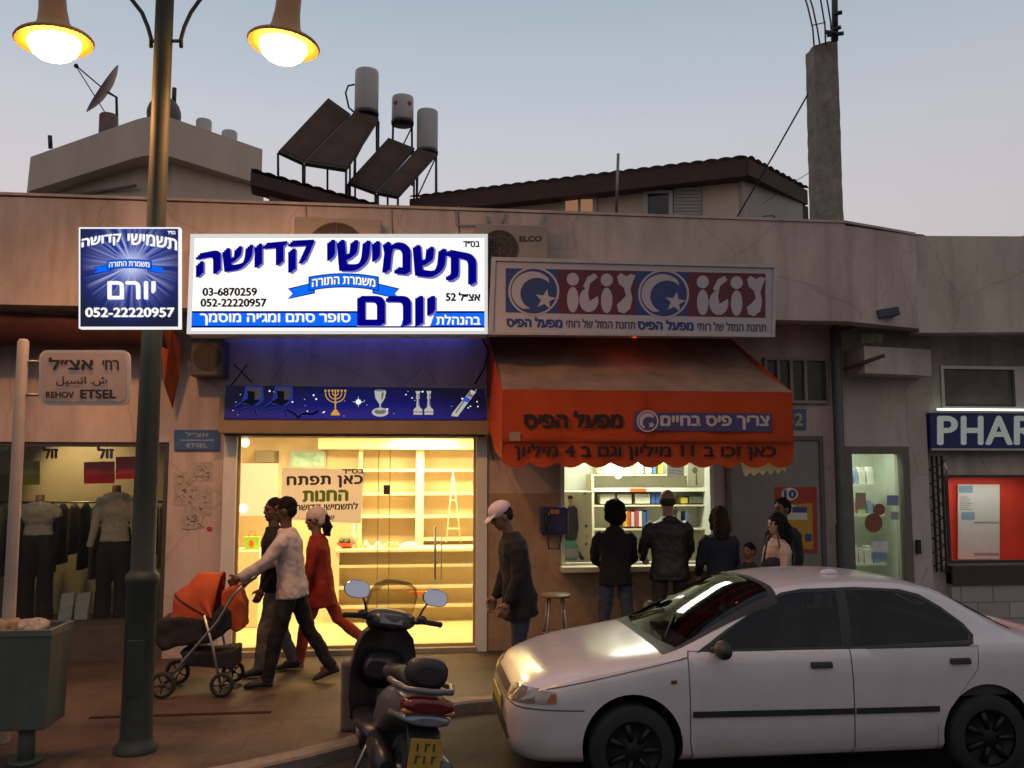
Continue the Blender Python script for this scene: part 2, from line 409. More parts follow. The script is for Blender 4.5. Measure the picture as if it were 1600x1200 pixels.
for (x0, y0), (x1, y1) in zip(fl, fl[1:]):
    cp.hexa([(x0, y0 - .015, 4.957), (x1, y1 - .015, 4.957), (x1, y1 + .24, 4.957), (x0, y0 + .24, 4.957), (x0, y0 - .015, 4.985), (x1, y1 - .015, 4.985), (x1, y1 + .24, 4.985), (x0, y0 + .24, 4.985)])
cp.build('coping', bld)
MB(soffit_m).box(-9, 4.9, 9.5, WY + .2, TOP, TOP + .12).hexa([(4.9, 9.5, TOP), (5.97, 9.9, TOP), (6.3, WY + .3, TOP), (4.9, WY + .3, TOP), (4.9, 9.5, TOP + .12), (5.97, 9.9, TOP + .12), (6.3, WY + .3, TOP + .12), (4.9, WY + .3, TOP + .12)]).build('soffit', bld)
MB(mat('roof_felt', (.1, .1, .1), .9)).box(-9, 6, WY + .2, 13.6, TOP + .15, TOP + .3).build('flat_roof', bld)
# vertical seams and hairline cracks of the canopy, thin fillets of render
for px in (478, 612, 716):
    MB(mat('render_seam', (.2, .17, .15), .9)).tube([P(px, 322, 9.297), P(px + 2, 372, 9.297)], .008, 5).build('render_joint', bld)

# pharmacy wing
ph = thing('pharmacy_building', 'grey rendered pharmacy wing with set-back door and red lit display window', 'building', (6.3, 10.3, .15))
YD, YP = 10.25, 10.4
DX0, DX1, DZ1 = P(1330, 800, YD).x, P(1414, 800, YD).x, 2.36
pw = MB(plaster_r)
pw.box(XF, DX0, YD, YD + .2, .146, TOP).box(DX0, DX1, YD, YD + .2, DZ1, TOP).box(DX1, XG, YD, YD + .2, .146, TOP)
PX0, PX1 = P(1478, 800, YP).x, P(1690, 800, YP).x
PZ0, PZ1 = P(1500, 880, YP).z, P(1500, 742, YP).z
TZ0, TZ1 = P(1500, 640, YP).z, P(1500, 572, YP).z
pw.box(XG, PX0, YP, YP + .2, .146, TOP).box(PX1, 11, YP, YP + .2, .146, TOP)
pw.box(PX0, PX1, YP, YP + .2, PZ1, TZ0).box(PX0, PX1, YP, YP + .2, TZ1, TOP).box(PX0, PX1, YP, YP + .2, .9, PZ0)
pw.build('wall', ph)
def stone_m():
    m = mat('stone_base', (.42, .39, .35), .8, var=.2, scale=6, bump=.3); t = m.node_tree; b = t.nodes['Principled BSDF']
    br = t.nodes.new('ShaderNodeTexBrick'); br.inputs['Scale'].default_value = 1; br.inputs['Brick Width'].default_value = .42; br.inputs['Row Height'].default_value = .2; br.inputs['Mortar Size'].default_value = .008
    br.inputs['Color1'].default_value = (.46, .43, .39, 1); br.inputs['Color2'].default_value = (.36, .34, .31, 1); br.inputs['Mortar'].default_value = (.2, .19, .17, 1)
    tcn = t.nodes.new('ShaderNodeTexCoord'); mp = t.nodes.new('ShaderNodeMapping'); mp.inputs['Rotation'].default_value = (R(90), 0, 0)
    t.links.new(tcn.outputs['Object'], mp.inputs[0]); t.links.new(mp.outputs[0], br.inputs['Vector']); t.links.new(br.outputs[0], b.inputs[0]); return m
MB(stone_m()).box(PX0 - .05, 11, YP - .12, YP + .2, .146, .9).build('stone_base', ph)
MB(plaster_r).hexa([(5.3, 9.75, 3.3), (6.28, 9.98, 3.3), (6.28, YD, 3.3), (5.3, YD, 3.3), (5.3, 9.75, 3.62), (6.28, 9.98, 3.62), (6.28, YD, 3.62), (5.3, YD, 3.62)]).build('beam', ph)
c2 = MB(plaster_r)
fl2 = [(5.97, 9.7), (7.25, 9.5), (11, 9.0)]
for (x0, y0), (x1, y1) in zip(fl2, fl2[1:]):
    c2.hexa([(x0, y0, 3.78), (x1, y1, 3.78), (x1, y1 + .22, 3.78), (x0, y0 + .22, 3.78), (x0, y0, 4.95), (x1, y1, 4.93), (x1, y1 + .22, 4.93), (x0, y0 + .22, 4.95)])
c2.build('canopy', ph)
MB(soffit_m).hexa([(6.0, 9.9, TOP), (11, 9.2, TOP), (11, YP, TOP), (6.0, YP, TOP), (6.0, 9.9, TOP + .1), (11, 9.2, TOP + .1), (11, YP, TOP + .1), (6.0, YP, TOP + .1)]).build('soffit', ph)
# transom window
f = MB(alum); fr = .035
def frame(mb, x0, x1, z0, z1, y, t=.04, d=.05):
    mb.box(x0, x0 + t, y, y + d, z0, z1).box(x1 - t, x1, y, y + d, z0, z1).box(x0 + t, x1 - t, y, y + d, z1 - t, z1).box(x0 + t, x1 - t, y, y + d, z0, z0 + t); return mb
tx0, tx1 = PX0 - .1, P(1588, 600, YP).x
frame(f, PX0, tx1, TZ0, TZ1, YP - .03).box(tx1, tx1 + .05, YP - .028, YP + .03, TZ0, TZ1)
frame(f, tx1 + .05, PX1, TZ0, TZ1, YP - .03)
tf = f.build('window', ph)
MB(mat('transom_glass', (.1, .1, .085), .15, var=.3, scale=3)).box(PX0 + .04, PX1 - .04, YP + .03, YP + .04, TZ0 + .02, TZ1 - .02).build('pane', tf)
# display window
f = frame(MB(mat('sill_dark', (.05, .05, .045), .5)), PX0, PX1, PZ0 - .0, PZ1, YP - .02, .035)
f.box(PX0 - .05, PX1, YP - .16, YP - .02, PZ0 - .24, PZ0 - .02)
df = f.build('display_window', ph)
MB(winglass).box(PX0 + .03, PX1 - .03, YP + .0, YP + .008, PZ0 + .03, PZ1 - .03).build('pane', df)
redb = mat('red_backing', (.75, .05, .02), .6, var=.08)
MB(redb).box(PX0 - .2, PX1 + .2, YP + .55, YP + .57, PZ0 - .1, PZ1 + .1).box(PX0 - .02, PX0, YP + .02, YP + .55, PZ0 - .1, PZ1 + .1).box(PX1, PX1 + .02, YP + .02, YP + .55, PZ0 - .1, PZ1 + .1).box(PX0, PX1, YP + .02, YP + .55, PZ1 + .02, PZ1 + .04).box(PX0, PX1, YP + .02, YP + .55, PZ0 - .04, PZ0 - .02).build('display_recess', df)
lamp('AREA', 'display_light', (PX0 + .7, YP + .2, PZ1 - .02), 5, (1, .93, .8), 1.3, (0, 0, 0), sy=.12)
# notice standing in the window
nt_ = thing('window_notice', 'white printed notice board standing against the red display backing', 'notice', P(1542, 872, YP + .45))
m_ = MB(mat('notice_paper', (.7, .72, .7), .7, var=.05)); YN = YP + .5
m_.prism([P(x, y, YN) for x, y in ((1497, 757), (1562, 757), (1562, 874), (1497, 874))], (0, .01, 0)); m_.build('sheet', nt_)
m_ = MB(mat('print_blue', (.25, .4, .55), .7, var=.1)); pxpoly(m_, [(1498, 759), (1520, 759), (1520, 770), (1498, 770)], YN); pxpoly(m_, [(1502, 800), (1523, 800), (1523, 812), (1502, 812)], YN)
m_.use(mat('print_grey', (.35, .36, .36), .7)); pxpoly(m_, [(1522, 815), (1561, 815), (1561, 818), (1522, 818)], YN); pxpoly(m_, [(1522, 864), (1561, 864), (1561, 868), (1522, 868)], YN)
for k in range(7): pxpoly(m_, [(1500, 776 + k * 3.2), (1512 + (k * 5) % 8, 776 + k * 3.2), (1512 + (k * 5) % 8, 777.3 + k * 3.2), (1500, 777.3 + k * 3.2)], YN)
m_.build('print', nt_)

# pharmacy side door
dr = MB(mat('door_frame', (.16, .14, .11), .5))
frame(dr, DX0 - .07, DX1 + .07, .15, DZ1 + .09, YD - .03, .09, .12)
dfo = dr.build('door', ph)
MB(winglass).box(DX0 + .02, DX1 - .02, YD + .03, YD + .04, .24, DZ1).build('pane', dfo)
MB(black).box(DX1 + .1, DX1 + .15, YD - .07, YD - .03, 1.15, 1.32).build('handle', dfo)
room = MB(mat('pharmacy_room', (.6, .64, .55), .7, var=.08))
room.box(DX0 - .3, DX1 + .5, YD + 1.6, YD + 1.65, .15, 2.7).box(DX0 - .35, DX0 - .3, YD + .2, YD + 1.6, .15, 2.7).box(DX1 + .5, DX1 + .55, YD + .2, YD + 1.6, .15, 2.7).box(DX0 - .3, DX1 + .5, YD + .2, YD + 1.6, 2.7, 2.75).box(DX0 - .3, DX1 + .5, YD + .2, YD + 1.6, .147, .16)
room.build('inner_room', ph)
lamp('AREA', 'pharmacy_light', ((DX0 + DX1) / 2, YD + .8, 2.65), 16, (.95, 1, .82), .6, (0, 0, 0))
# goods on the pharmacy door shelf and its stuck on posters
def slab(name, label, cat, px, Y, m, group=None, d=.006, parts=None):
    """a flat poster / sheet: outline in photo pixels on plane Y"""
    o = MB(m).prism([P(x, y, Y) for x, y in px], (0, d, 0)).build(name)
    if label: tag(o, label, cat, group)
    return o
Yg = YD + .02
pal = {'pink': (.6, .3, .3), 'green': (.35, .55, .2), 'cream': (.7, .68, .55), 'blue': (.25, .35, .5), 'white': (.75, .76, .72), 'tan': (.55, .4, .25), 'grey': (.4, .42, .42)}
PM = {k: mat('paper_' + k, v, .7, var=.12, scale=14) for k, v in pal.items()}
for lab, k, q in (('tan leaflet taped on the pharmacy door glass', 'tan', (1337, 770, 1353, 796)), ('blue and white leaflet on the pharmacy door glass', 'blue', (1386, 774, 1404, 790)),
                  ('white notice low on the pharmacy door glass', 'white', (1362, 846, 1388, 862)), ('grey blue sticker near the pharmacy door lock', 'grey', (1392, 800, 1404, 812)), ('blue strip sticker at the foot of the pharmacy door', 'blue', (1362, 854, 1386, 864))):
    x0, y0, x1, y1 = q
    if lab.startswith('blue strip'): y0 += 10; y1 += 10
    slab('leaflet', lab, 'leaflet', [(x0, y0), (x1, y0), (x1, y1), (x0, y1)], YD + .026, PM[k])
t = thing('door_poster', 'round brown figure poster hanging on the pharmacy door glass', 'poster', P(1368, 826, YD + .02))
m_ = MB(mat('poster_brown', (.28, .1, .06), .7, var=.2, scale=12)); pxpoly(m_, circ(1365, 817, 14, 15), YD + .025); pxpoly(m_, circ(1374, 796, 9, 9), YD + .024); m_.build('print', t)
tag(MB(whitep).box(DX0 - .1, DX1 + .3, YD + 1.0, YD + 1.3, 1.95, 1.98).build('glass_shelf'), 'white display shelf seen through the pharmacy door', 'shelf')
tag(MB(whitep).box(DX0 - .1, DX1 + .3, YD + 1.0, YD + 1.3, 1.55, 1.58).build('glass_shelf'), 'middle white shelf board behind the pharmacy door', 'shelf'); tag(MB(whitep).box(DX0 - .1, DX1 + .3, YD + 1.0, YD + 1.3, .9, .93).build('glass_shelf'), 'lowest white shelf board behind the pharmacy door', 'shelf')
random.seed(3)
for row, z in enumerate((1.98, 1.58, .93)):
    x = DX0 - .05; k = 0
    while x < DX1 + .2:
        ww = random.uniform(.05, .11); hh = random.uniform(.1, .24); key = random.choice(['pink', 'green', 'cream', 'white', 'blue', 'white'])
        b = MB(PM[key]).box(x, x + ww, YD + 1.02, YD + 1.12, z, z + hh * .8).box(x + .01, x + ww - .01, YD + 1.03, YD + 1.11, z + hh * .8, z + hh).build('product_box', bevel=.004)
        tag(b, 'small %s product pack on the %s pharmacy shelf' % (key, ('top', 'middle', 'lowest')[row]), 'box', 'packs on the pharmacy shelves'); x += ww + random.uniform(.005, .04); k += 1

# ---------------------------------------------------------------- pharmacy sign
s = thing('pharmacy_sign', 'blue box sign with white capitals PHARM above the red display window', 'sign', P(1560, 672, 10.2))
YS = 10.2
s0, s1 = P(1453, 645, YS), P(1453, 700, YS); xr = P(1760, 670, YS).x
MB(mat('sign_blue', (.02, .03, .16), .35, var=.1)).box(s0.x, xr, YS, YP - .002, s1.z, s0.z).build('sign_box', s, bevel=.008)
MB(alum).box(s0.x - .03, xr, YS - .012, YS + .02, s0.z + .002, s0.z + .02).box(s0.x, xr, YS - .012, YS + .02, s1.z - .03, s1.z - .002).build('sign_frame', s)
m_ = MB(emit('sign_white', (.55, .6, .55), .35))
for ch, x0, x1 in (('P', 1466, 1495), ('H', 1503, 1535), ('A', 1541, 1581), ('R', 1586, 1618), ('M', 1624, 1664)):
    write(m_, ch, (x0, 694, x1, 651), pxfn(YS), .008, 1.8)
m_.build('lettering', s)
tb = thing('added_tube_light', 'fluorescent tube lamp added along the top of the blue pharmacy sign', 'lamp', (s0.x + .9, YS + .08, s0.z + .05))  # tube added to brighten the wall and soffit above the sign
MB(alum).box(s0.x + .1, s0.x + 1.6, YS + .05, YS + .11, s0.z + .021, s0.z + .035).build('housing', tb); MB(emit('tube_white', (.9, 1, .8), 2.2)).tube([(s0.x + .15, YS + .08, s0.z + .05), (s0.x + 1.55, YS + .08, s0.z + .05)], .013, 8).build('tube', tb)
# ---------------------------------------------------------------- big white shop sign (lit box)
YB = 8.98
navy = emit('sign_navy', lin((6, 4, 128)), 1); navy2 = emit('sign_navy_edge', lin((120, 118, 190)), .9)
swhite = emit('sign_face_white', (1, 1, 1), 1.0); sframe = emit('sign_edge_lit', lin((228, 230, 228)), .8); sblack = emit('sign_black', (.004, .004, .004), 1)
sblue = emit('sign_ribbon_blue', lin((14, 105, 250)), 1); sdark = emit('sign_ribbon_dark', lin((5, 20, 120)), 1)
t = thing('shop_sign', 'long white lit sign with navy Hebrew lettering and phone numbers above the bright shop', 'sign', P(530, 445, YB))
q = [P(x, y, YB) for x, y in ((292, 522), (762, 522), (762, 366), (298, 366))]
MB(mat('sign_case', (.6, .6, .6), .4, metal=.5)).prism(q, (0, .3, 0)).build('sign_box', t)
m_ = MB(sframe)
o4 = [(292, 522), (762, 522), (762, 366), (298, 366)]; i4 = [(299, 517), (757, 517), (757, 372), (304, 372)]
for a in range(4):
    b = (a + 1) % 4
    m_.prism([P(*o4[a], YB - .002), P(*o4[b], YB - .002), P(*i4[b], YB - .002), P(*i4[a], YB - .002)], (0, -.012, 0))
m_.build('sign_frame', t)
m_ = MB(swhite); pxpoly(m_, i4, YB, .003); m_.build('sign_face', t)
F_ = pxfn(YB); L1, L2, L3, L4, L5 = .005, .0075, .010, .0125, .015
m_ = MB(sdark); pxpoly(m_, [(299, 486), (757, 486), (757, 489), (299, 489)], YB, L1); pxpoly(m_, [(299, 509), (757, 509), (757, 512), (299, 512)], YB, L1)
m_.use(sblue); pxpoly(m_, [(299, 489), (757, 489), (757, 509), (299, 509)], YB, L1)
# white halo of the name inside the band
m_.use(swhite); pxpoly(m_, [(558, 509.5), (598, 509.5), (598, 478), (558, 478)], YB, L1 + .001)
for x0, x1 in ((598, 634), (634, 656), (656, 680)): pxpoly(m_, [(x0 - 1, 509.5), (x1 - 8, 509.5), (x1 + 1, 484), (x0 - 1, 484)], YB, L1 + .001)
m_.build('blue_band', t)
def arc(sag, cx, hw):
    return lambda u, v: (u, v + sag * ((u - cx) / hw) ** 2)
m_ = MB()
A = arc(23, 525, 217)
for s_, bx in ((heb('תשמישי'), (514, 421, 741, 376)), (heb('קדושה'), (309, 421, 488, 376))):
    m_.use(navy2); write(m_, s_, (bx[0] + 3.5, bx[1] + 2.5, bx[2] + 3, bx[3] + 2), F_, L1, 2.4, A, diag=.9)
    m_.use(navy); write(m_, s_, bx, F_, L2, 3.0, A, diag=.8)
m_.use(navy2); write(m_, heb('יורם'), (563, 509, 680, 466), F_, L2, 2.8, diag=.5)
m_.use(navy); write(m_, heb('יורם'), (561, 507, 677, 464), F_, L3, 3.0, diag=.6)
m_.build('headline_lettering', t)
m_ = MB(sblack)
write(m_, '03-6870259', (317, 462, 401, 450), F_, L1, .8); write(m_, '052-22220957', (314, 479, 416, 467), F_, L1, .8)
write(m_, heb('בס״ד'), (724, 386, 749, 377), F_, L1, .6); write(m_, heb('אצ״ל 52'), (697, 470, 750, 457), F_, L1, .8)
m_.build('small_lettering', t)
m_ = MB(swhite); write(m_, heb('בהנהלת'), (682, 507, 750, 492), F_, L2, .6); write(m_, heb('סופר סתם ומג׳יה מוסמך'), (313, 508, 547, 490), F_, L2, .7); m_.build('band_lettering', t)
def ribbon(cx, cy, w, h, sag, Y, word, par, k=1.0, fn=None):
    """scroll: curved middle band with two folded tails"""
    A = lambda x, y: (cx + x * w, cy + y * h + sag * (x * 2) ** 2)
    mb = MB(sdark)
    def band(gr, lift):
        top = [A(-.31 + .62 * i / 16, -.5) for i in range(17)]; bot = [A(.31 - .62 * i / 16, .5) for i in range(17)]
        top = [(x, y - gr) for x, y in top]; bot = [(x, y + gr) for x, y in bot]
        top[0] = (top[0][0] - gr, top[0][1]); bot[-1] = (bot[-1][0] - gr, bot[-1][1]); top[-1] = (top[-1][0] + gr, top[-1][1]); bot[0] = (bot[0][0] + gr, bot[0][1])
        pxpoly(mb, top + bot, Y, lift)
    def tail(sg, gr, lift):
        pts = [A(sg * .27, .0), A(sg * .5, .02), A(sg * .455, .38), A(sg * .5, .74), A(sg * .27, .78)]
        c = (sum(p[0] for p in pts) / 5, sum(p[1] for p in pts) / 5)
        pxpoly(mb, [(x + (gr if x > c[0] else -gr), y + (gr if y > c[1] else -gr)) for x, y in pts], Y, lift)
    for sg in (-1, 1):
        mb.use(sdark); tail(sg, 1.5 * k, L1); mb.use(sblue); tail(sg, 0, L1 + .001)
    mb.use(sdark); band(1.7 * k, L2); mb.use(sblue); band(0, L2 + .001)
    mb.build('ribbon', par)
    mb = MB(sdark); B = lambda u, v: (u, v + sag * ((u - cx) / w * 2) ** 2)
    write(mb, heb(word), (cx - .285 * w + 1, cy + .3 * h + 1, cx + .285 * w + 1, cy - .32 * h + 1), pxfn(Y), L3, .5 * k, B)
    mb.use(swhite); write(mb, heb(word), (cx - .285 * w, cy + .3 * h, cx + .285 * w, cy - .32 * h), pxfn(Y), L4, .5 * k, B)
    mb.build('ribbon_lettering', par)
ribbon(537, 438, 172, 19, 14, YB, 'משמרת התורה', t)
lamp('AREA', 'added_blue_wash', (-.62, 9.975, 3.82), 3.0, (.06, .14, 1), 2.6, (R(14), 0, 0), sy=.04)  # unseen blue lamp added to tint the wall below the sign

# ---------------------------------------------------------------- blue picture strip on the shutter box
YT = 9.78
t = thing('shutter_box', 'brown roller shutter box above the bright shop window', 'shutter box', P(550, 665, 9.9))
a, b = P(352, 655, 9.82), P(762, 676, 9.82)
MB(mat('shutter_brown', (.24, .17, .1), .5, var=.15, scale=3)).box(-2.05, .88, 9.8, WY - .032, 2.56, 2.98).build('shell', t, bevel=.01)
MB(mat('shutter_slot', (.05, .05, .055), .5)).box(-2.0, .83, 9.86, WY - .034, 2.535, 2.558).build('slot', t)
def night_m():
    m = bpy.data.materials.new('strip_print'); m.use_nodes = True; t_ = m.node_tree; b_ = t_.nodes['Principled BSDF']
    tcn = t_.nodes.new('ShaderNodeTexCoord'); sp = t_.nodes.new('ShaderNodeSeparateXYZ'); t_.links.new(tcn.outputs['Generated'], sp.inputs[0])
    r = t_.nodes.new('ShaderNodeValToRGB'); r.color_ramp.elements[0].color = (*lin((2, 14, 118)), 1); r.color_ramp.elements[1].color = (*lin((3, 3, 30)), 1)
    mr_ = t_.nodes.new('ShaderNodeMath'); mr_.operation = 'SUBTRACT'; mr_.inputs[1].default_value = .5; t_.links.new(sp.outputs[0], mr_.inputs[0])
    p2 = t_.nodes.new('ShaderNodeMath'); p2.operation = 'POWER'; p2.inputs[1].default_value = 2; t_.links.new(mr_.outputs[0], p2.inputs[0])
    p3 = t_.nodes.new('ShaderNodeMath'); p3.operation = 'MULTIPLY_ADD'; p3.inputs[1].default_value = 2.6; t_.links.new(p2.outputs[0], p3.inputs[0]); 
    z2 = t_.nodes.new('ShaderNodeMath'); z2.operation = 'MULTIPLY'; z2.inputs[1].default_value = .85; t_.links.new(sp.outputs[2], z2.inputs[0]); t_.links.new(z2.outputs[0], p3.inputs[2])
    t_.links.new(p3.outputs[0], r.inputs[0]); t_.links.new(r.outputs[0], b_.inputs['Emission Color']); b_.inputs['Emission Strength'].default_value = 1; b_.inputs[0].default_value = (.01, .01, .05, 1)
    return m
t = thing('picture_strip', 'narrow starry blue strip picturing tefillin, menorah, goblet, candlesticks and a scroll case', 'sign', P(555, 630, YT))
MB(night_m()).prism([P(x, y, YT) for x, y in ((350, 654), (760, 655), (757, 607), (353, 602))], (0, .018, 0)).build('panel', t)
m_ = MB(emit('star_white', (.9, .95, 1), 1)); random.seed(5)
for k in range(46):
    x, y = random.uniform(357, 755), random.uniform(609, 650); pxpoly(m_, circ(x, y, random.choice([.5, .6, .7, 1.1, 1.5]), n=8), YT, .002)
st = []
for k in range(16):
    rr = 10 if k % 4 == 0 else (6 if k % 2 == 0 else 2); st.append((560 + rr * math.cos(k * math.pi / 8), 628 + rr * .9 * math.sin(k * math.pi / 8)))
pxpoly(m_, st, YT, .002); pxpoly(m_, circ(560, 628, 4), YT, .003)
m_.build('printed_stars', t)
glow = emit('print_glow', lin((36, 50, 125)), 1); blk = emit('print_black', lin((14, 16, 24)), 1); blk2 = emit('print_grey', lin((62, 68, 82)), 1)
for dx, dy, par in ((0, 0, t), (46, 0, t)):
    m_ = MB(glow); X = lambda L_: [(x + dx, y + dy) for x, y in L_]
    pxpoly(m_, X([(384, 603.5), (411, 604), (412, 626), (402, 634), (376, 631), (380, 622)]), YT, .002)
    pxstroke(m_, X([(380, 627), (368, 636), (370, 641), (392, 637), (400, 640), (402, 648)]), 3.4, YT, .0022)
    m_.use(blk); pxpoly(m_, X([(386, 610), (398, 612), (398, 625), (388, 623)]), YT, .004); pxpoly(m_, X([(377, 628), (390, 621), (407, 626), (395, 634)]), YT, .0035)
    m_.use(blk2); pxpoly(m_, X([(386, 610), (394, 605.5), (408, 607), (398, 612)]), YT, .004); pxpoly(m_, X([(398, 612), (408, 607), (407, 621), (398, 625)]), YT, .0041)
    m_.use(blk); pxstroke(m_, X([(382, 628), (368, 637), (371, 641), (392, 637), (399, 640), (401, 650)]), 1.7, YT, .0045)
    if dx: pxstroke(m_, [(447, 640), (461, 647), (466, 653)], 3, YT, .0045); pxstroke(m_, [(466, 652), (475, 646), (488, 647), (498, 642)], 3.4, YT, .0046)
    m_.build('printed_tefillin', par)
gold = emit('print_gold', lin((200, 150, 55)), 1); silv = emit('print_silver', lin((176, 174, 165)), 1); silv2 = emit('print_silver_shade', lin((105, 104, 100)), 1)
m_ = MB(gold)
for rr in (4.5, 10, 15.5): pxstroke(m_, [(524 - rr * math.cos(R(a_)), 613 + (rr * .95) * math.sin(R(a_)) + 1) for a_ in range(0, 181, 15)], 1.5, YT, .003)
pxstroke(m_, [(524, 611), (524, 643)], 2, YT, .0034)
for x in (508.5, 514, 519.5, 524, 528.5, 534, 539.5): pxpoly(m_, [(x - 1.8, 609), (x + 1.8, 609), (x + 1, 613), (x - 1, 613)], YT, .0038)
pxpoly(m_, [(522, 640), (526, 640), (531, 647), (531, 649), (517, 649), (517, 647)], YT, .0042); pxpoly(m_, circ(524, 629, 2), YT, .0044); m_.build('printed_menorah', t)
m_ = MB(silv); pxpoly(m_, circ(594, 644, 13, 7), YT, .003); m_.use(silv2); pxpoly(m_, circ(594, 643, 9, 4.2), YT, .0034); m_.use(silv)
pxpoly(m_, [(585, 610), (603, 610), (601.5, 622), (597, 629), (595, 632), (595, 637), (599, 641), (589, 641), (593, 637), (593, 632), (591, 629), (586.5, 622)], YT, .004); m_.use(silv2); pxpoly(m_, circ(594, 610, 9, 1.6), YT, .0044); pxpoly(m_, [(596, 613), (600, 613), (599, 621), (596, 626)], YT, .0044); m_.build('printed_goblet', t)
m_ = MB(silv)
for cx in (653, 670):
    pxpoly(m_, [(cx - 4, 611), (cx + 4, 611), (cx + 2, 617), (cx + 3, 622), (cx + 1.6, 624), (cx + 2.6, 636), (cx + 7, 640), (cx + 7, 648), (cx - 7, 648), (cx - 7, 640), (cx - 2.6, 636), (cx - 1.6, 624), (cx - 3, 622), (cx - 2, 617)], YT, .003)
m_.use(silv2)
for cx in (653, 670): pxpoly(m_, [(cx + .3, 614), (cx + 1.6, 617), (cx + 2, 634), (cx + .3, 634)], YT, .0034); pxpoly(m_, [(cx - 7, 643), (cx + 7, 643), (cx + 7, 644.5), (cx - 7, 644.5)], YT, .0034)
m_.build('printed_candlesticks', t)
m_ = MB(silv); pxpoly(m_, [(736, 609), (744, 612), (715, 651), (705, 650), (707, 645)], YT, .003); m_.use(silv2); pxpoly(m_, [(733, 615), (740, 617), (737, 621), (730, 619)], YT, .0034); pxpoly(m_, [(711, 645), (713, 646), (736, 613), (734, 612)], YT, .0036)
m_.use(emit('print_blue_band', lin((50, 80, 190)), 1)); pxpoly(m_, [(727, 620), (736, 623), (731, 629), (722, 626)], YT, .0038); m_.build('printed_scroll_case', t)

# ---------------------------------------------------------------- square lit sign hung on the lamp post
YQ = 6.55
def burst_m():
    m = bpy.data.materials.new('burst_print'); m.use_nodes = True; t_ = m.node_tree; b_ = t_.nodes['Principled BSDF']; nw = t_.nodes.new; lk = t_.links.new
    tcn = nw('ShaderNodeTexCoord'); mp = nw('ShaderNodeMapping'); mp.inputs['Location'].default_value = (-.52, 0, -.62); lk(tcn.outputs['Generated'], mp.inputs[0])
    sp = nw('ShaderNodeSeparateXYZ'); lk(mp.outputs[0], sp.inputs[0])
    at = nw('ShaderNodeMath'); at.operation = 'ARCTAN2'; lk(sp.outputs[2], at.inputs[0]); lk(sp.outputs[0], at.inputs[1])
    ns = nw('ShaderNodeTexNoise'); ns.noise_dimensions = '1D'; ns.inputs['Scale'].default_value = 7; ns.inputs['Detail'].default_value = 3; lk(at.outputs[0], ns.inputs['W'])
    rr = nw('ShaderNodeMapRange'); rr.inputs[1].default_value = .42; rr.inputs[2].default_value = .75; lk(ns.outputs[0], rr.inputs[0])
    ln = nw('ShaderNodeVectorMath'); ln.operation = 'LENGTH'; cb = nw('ShaderNodeCombineXYZ'); lk(sp.outputs[0], cb.inputs[0]); lk(sp.outputs[2], cb.inputs[2]); lk(cb.outputs[0], ln.inputs[0])
    fall = nw('ShaderNodeMapRange'); fall.inputs[1].default_value = .5; fall.inputs[2].default_value = .06; lk(ln.outputs['Value'], fall.inputs[0])
    core = nw('ShaderNodeMapRange'); core.inputs[1].default_value = .2; core.inputs[2].default_value = .02; lk(ln.outputs['Value'], core.inputs[0])
    mu = nw('ShaderNodeMath'); mu.operation = 'MULTIPLY'; lk(rr.outputs[0], mu.inputs[0]); lk(fall.outputs[0], mu.inputs[1])
    ad = nw('ShaderNodeMath'); ad.operation = 'MAXIMUM'; lk(mu.outputs[0], ad.inputs[0]); lk(core.outputs[0], ad.inputs[1])
    bg = nw('ShaderNodeValToRGB'); bg.color_ramp.elements[0].color = (*lin((18, 48, 160)), 1); bg.color_ramp.elements[1].color = (*lin((14, 20, 48)), 1); bg.color_ramp.elements[0].position = .1; bg.color_ramp.elements[1].position = .62
    lk(ln.outputs['Value'], bg.inputs[0])
    mm = nw('ShaderNodeMix'); mm.data_type = 'RGBA'; lk(ad.outputs[0], mm.inputs[0]); lk(bg.outputs[0], mm.inputs[6]); mm.inputs[7].default_value = (*lin((205, 215, 245)), 1)
    lk(mm.outputs[2], b_.inputs['Emission Color']); b_.inputs['Emission Strength'].default_value = 1; b_.inputs[0].default_value = (.01, .01, .04, 1)
    return m
t = thing('square_sign', 'square blue lit sign with a white starburst fixed to the street lamp post', 'sign', P(202, 434, YQ))
MB(emit('square_edge', (1, 1, 1), .9)).prism([P(x, y, YQ) for x, y in ((123, 513), (281, 513), (281, 355), (123, 355))], (0, .06, 0)).build('sign_box', t)
m_ = MB(burst_m()); pxpoly(m_, [(125.5, 510.5), (278.5, 510.5), (278.5, 357.5), (125.5, 357.5)], YQ, .003); m_.build('sign_face', t)
FQ = pxfn(YQ); A = arc(9, 202, 74); m_ = MB()
lilac = emit('letter_edge', lin((90, 100, 190)), .9)
for s_, bx in ((heb('תשמישי'), (200, 382, 276, 365)), (heb('קדושה'), (128, 382, 189, 365))):
    m_.use(lilac); write(m_, s_, (bx[0] + 1.2, bx[1] + 1, bx[2] + 1.2, bx[3] + 1), FQ, L1, .9, A)
    m_.use(swhite); write(m_, s_, bx, FQ, L2, .8, A)
m_.use(lilac); write(m_, heb('יורם'), (171, 470, 244, 442), FQ, L1, 1.4); m_.use(swhite); write(m_, heb('יורם'), (169, 467, 242, 440), FQ, L2, 1.3)
write(m_, '052-22220957', (134, 495, 272, 481), FQ, L2, .9); write(m_, heb('בס״ד'), (262, 366, 274, 361), FQ, L2, .25)
m_.build('lettering', t)
ribbon(202, 412, 110, 12, 6, YQ, 'משמרת התורה', t, .6)

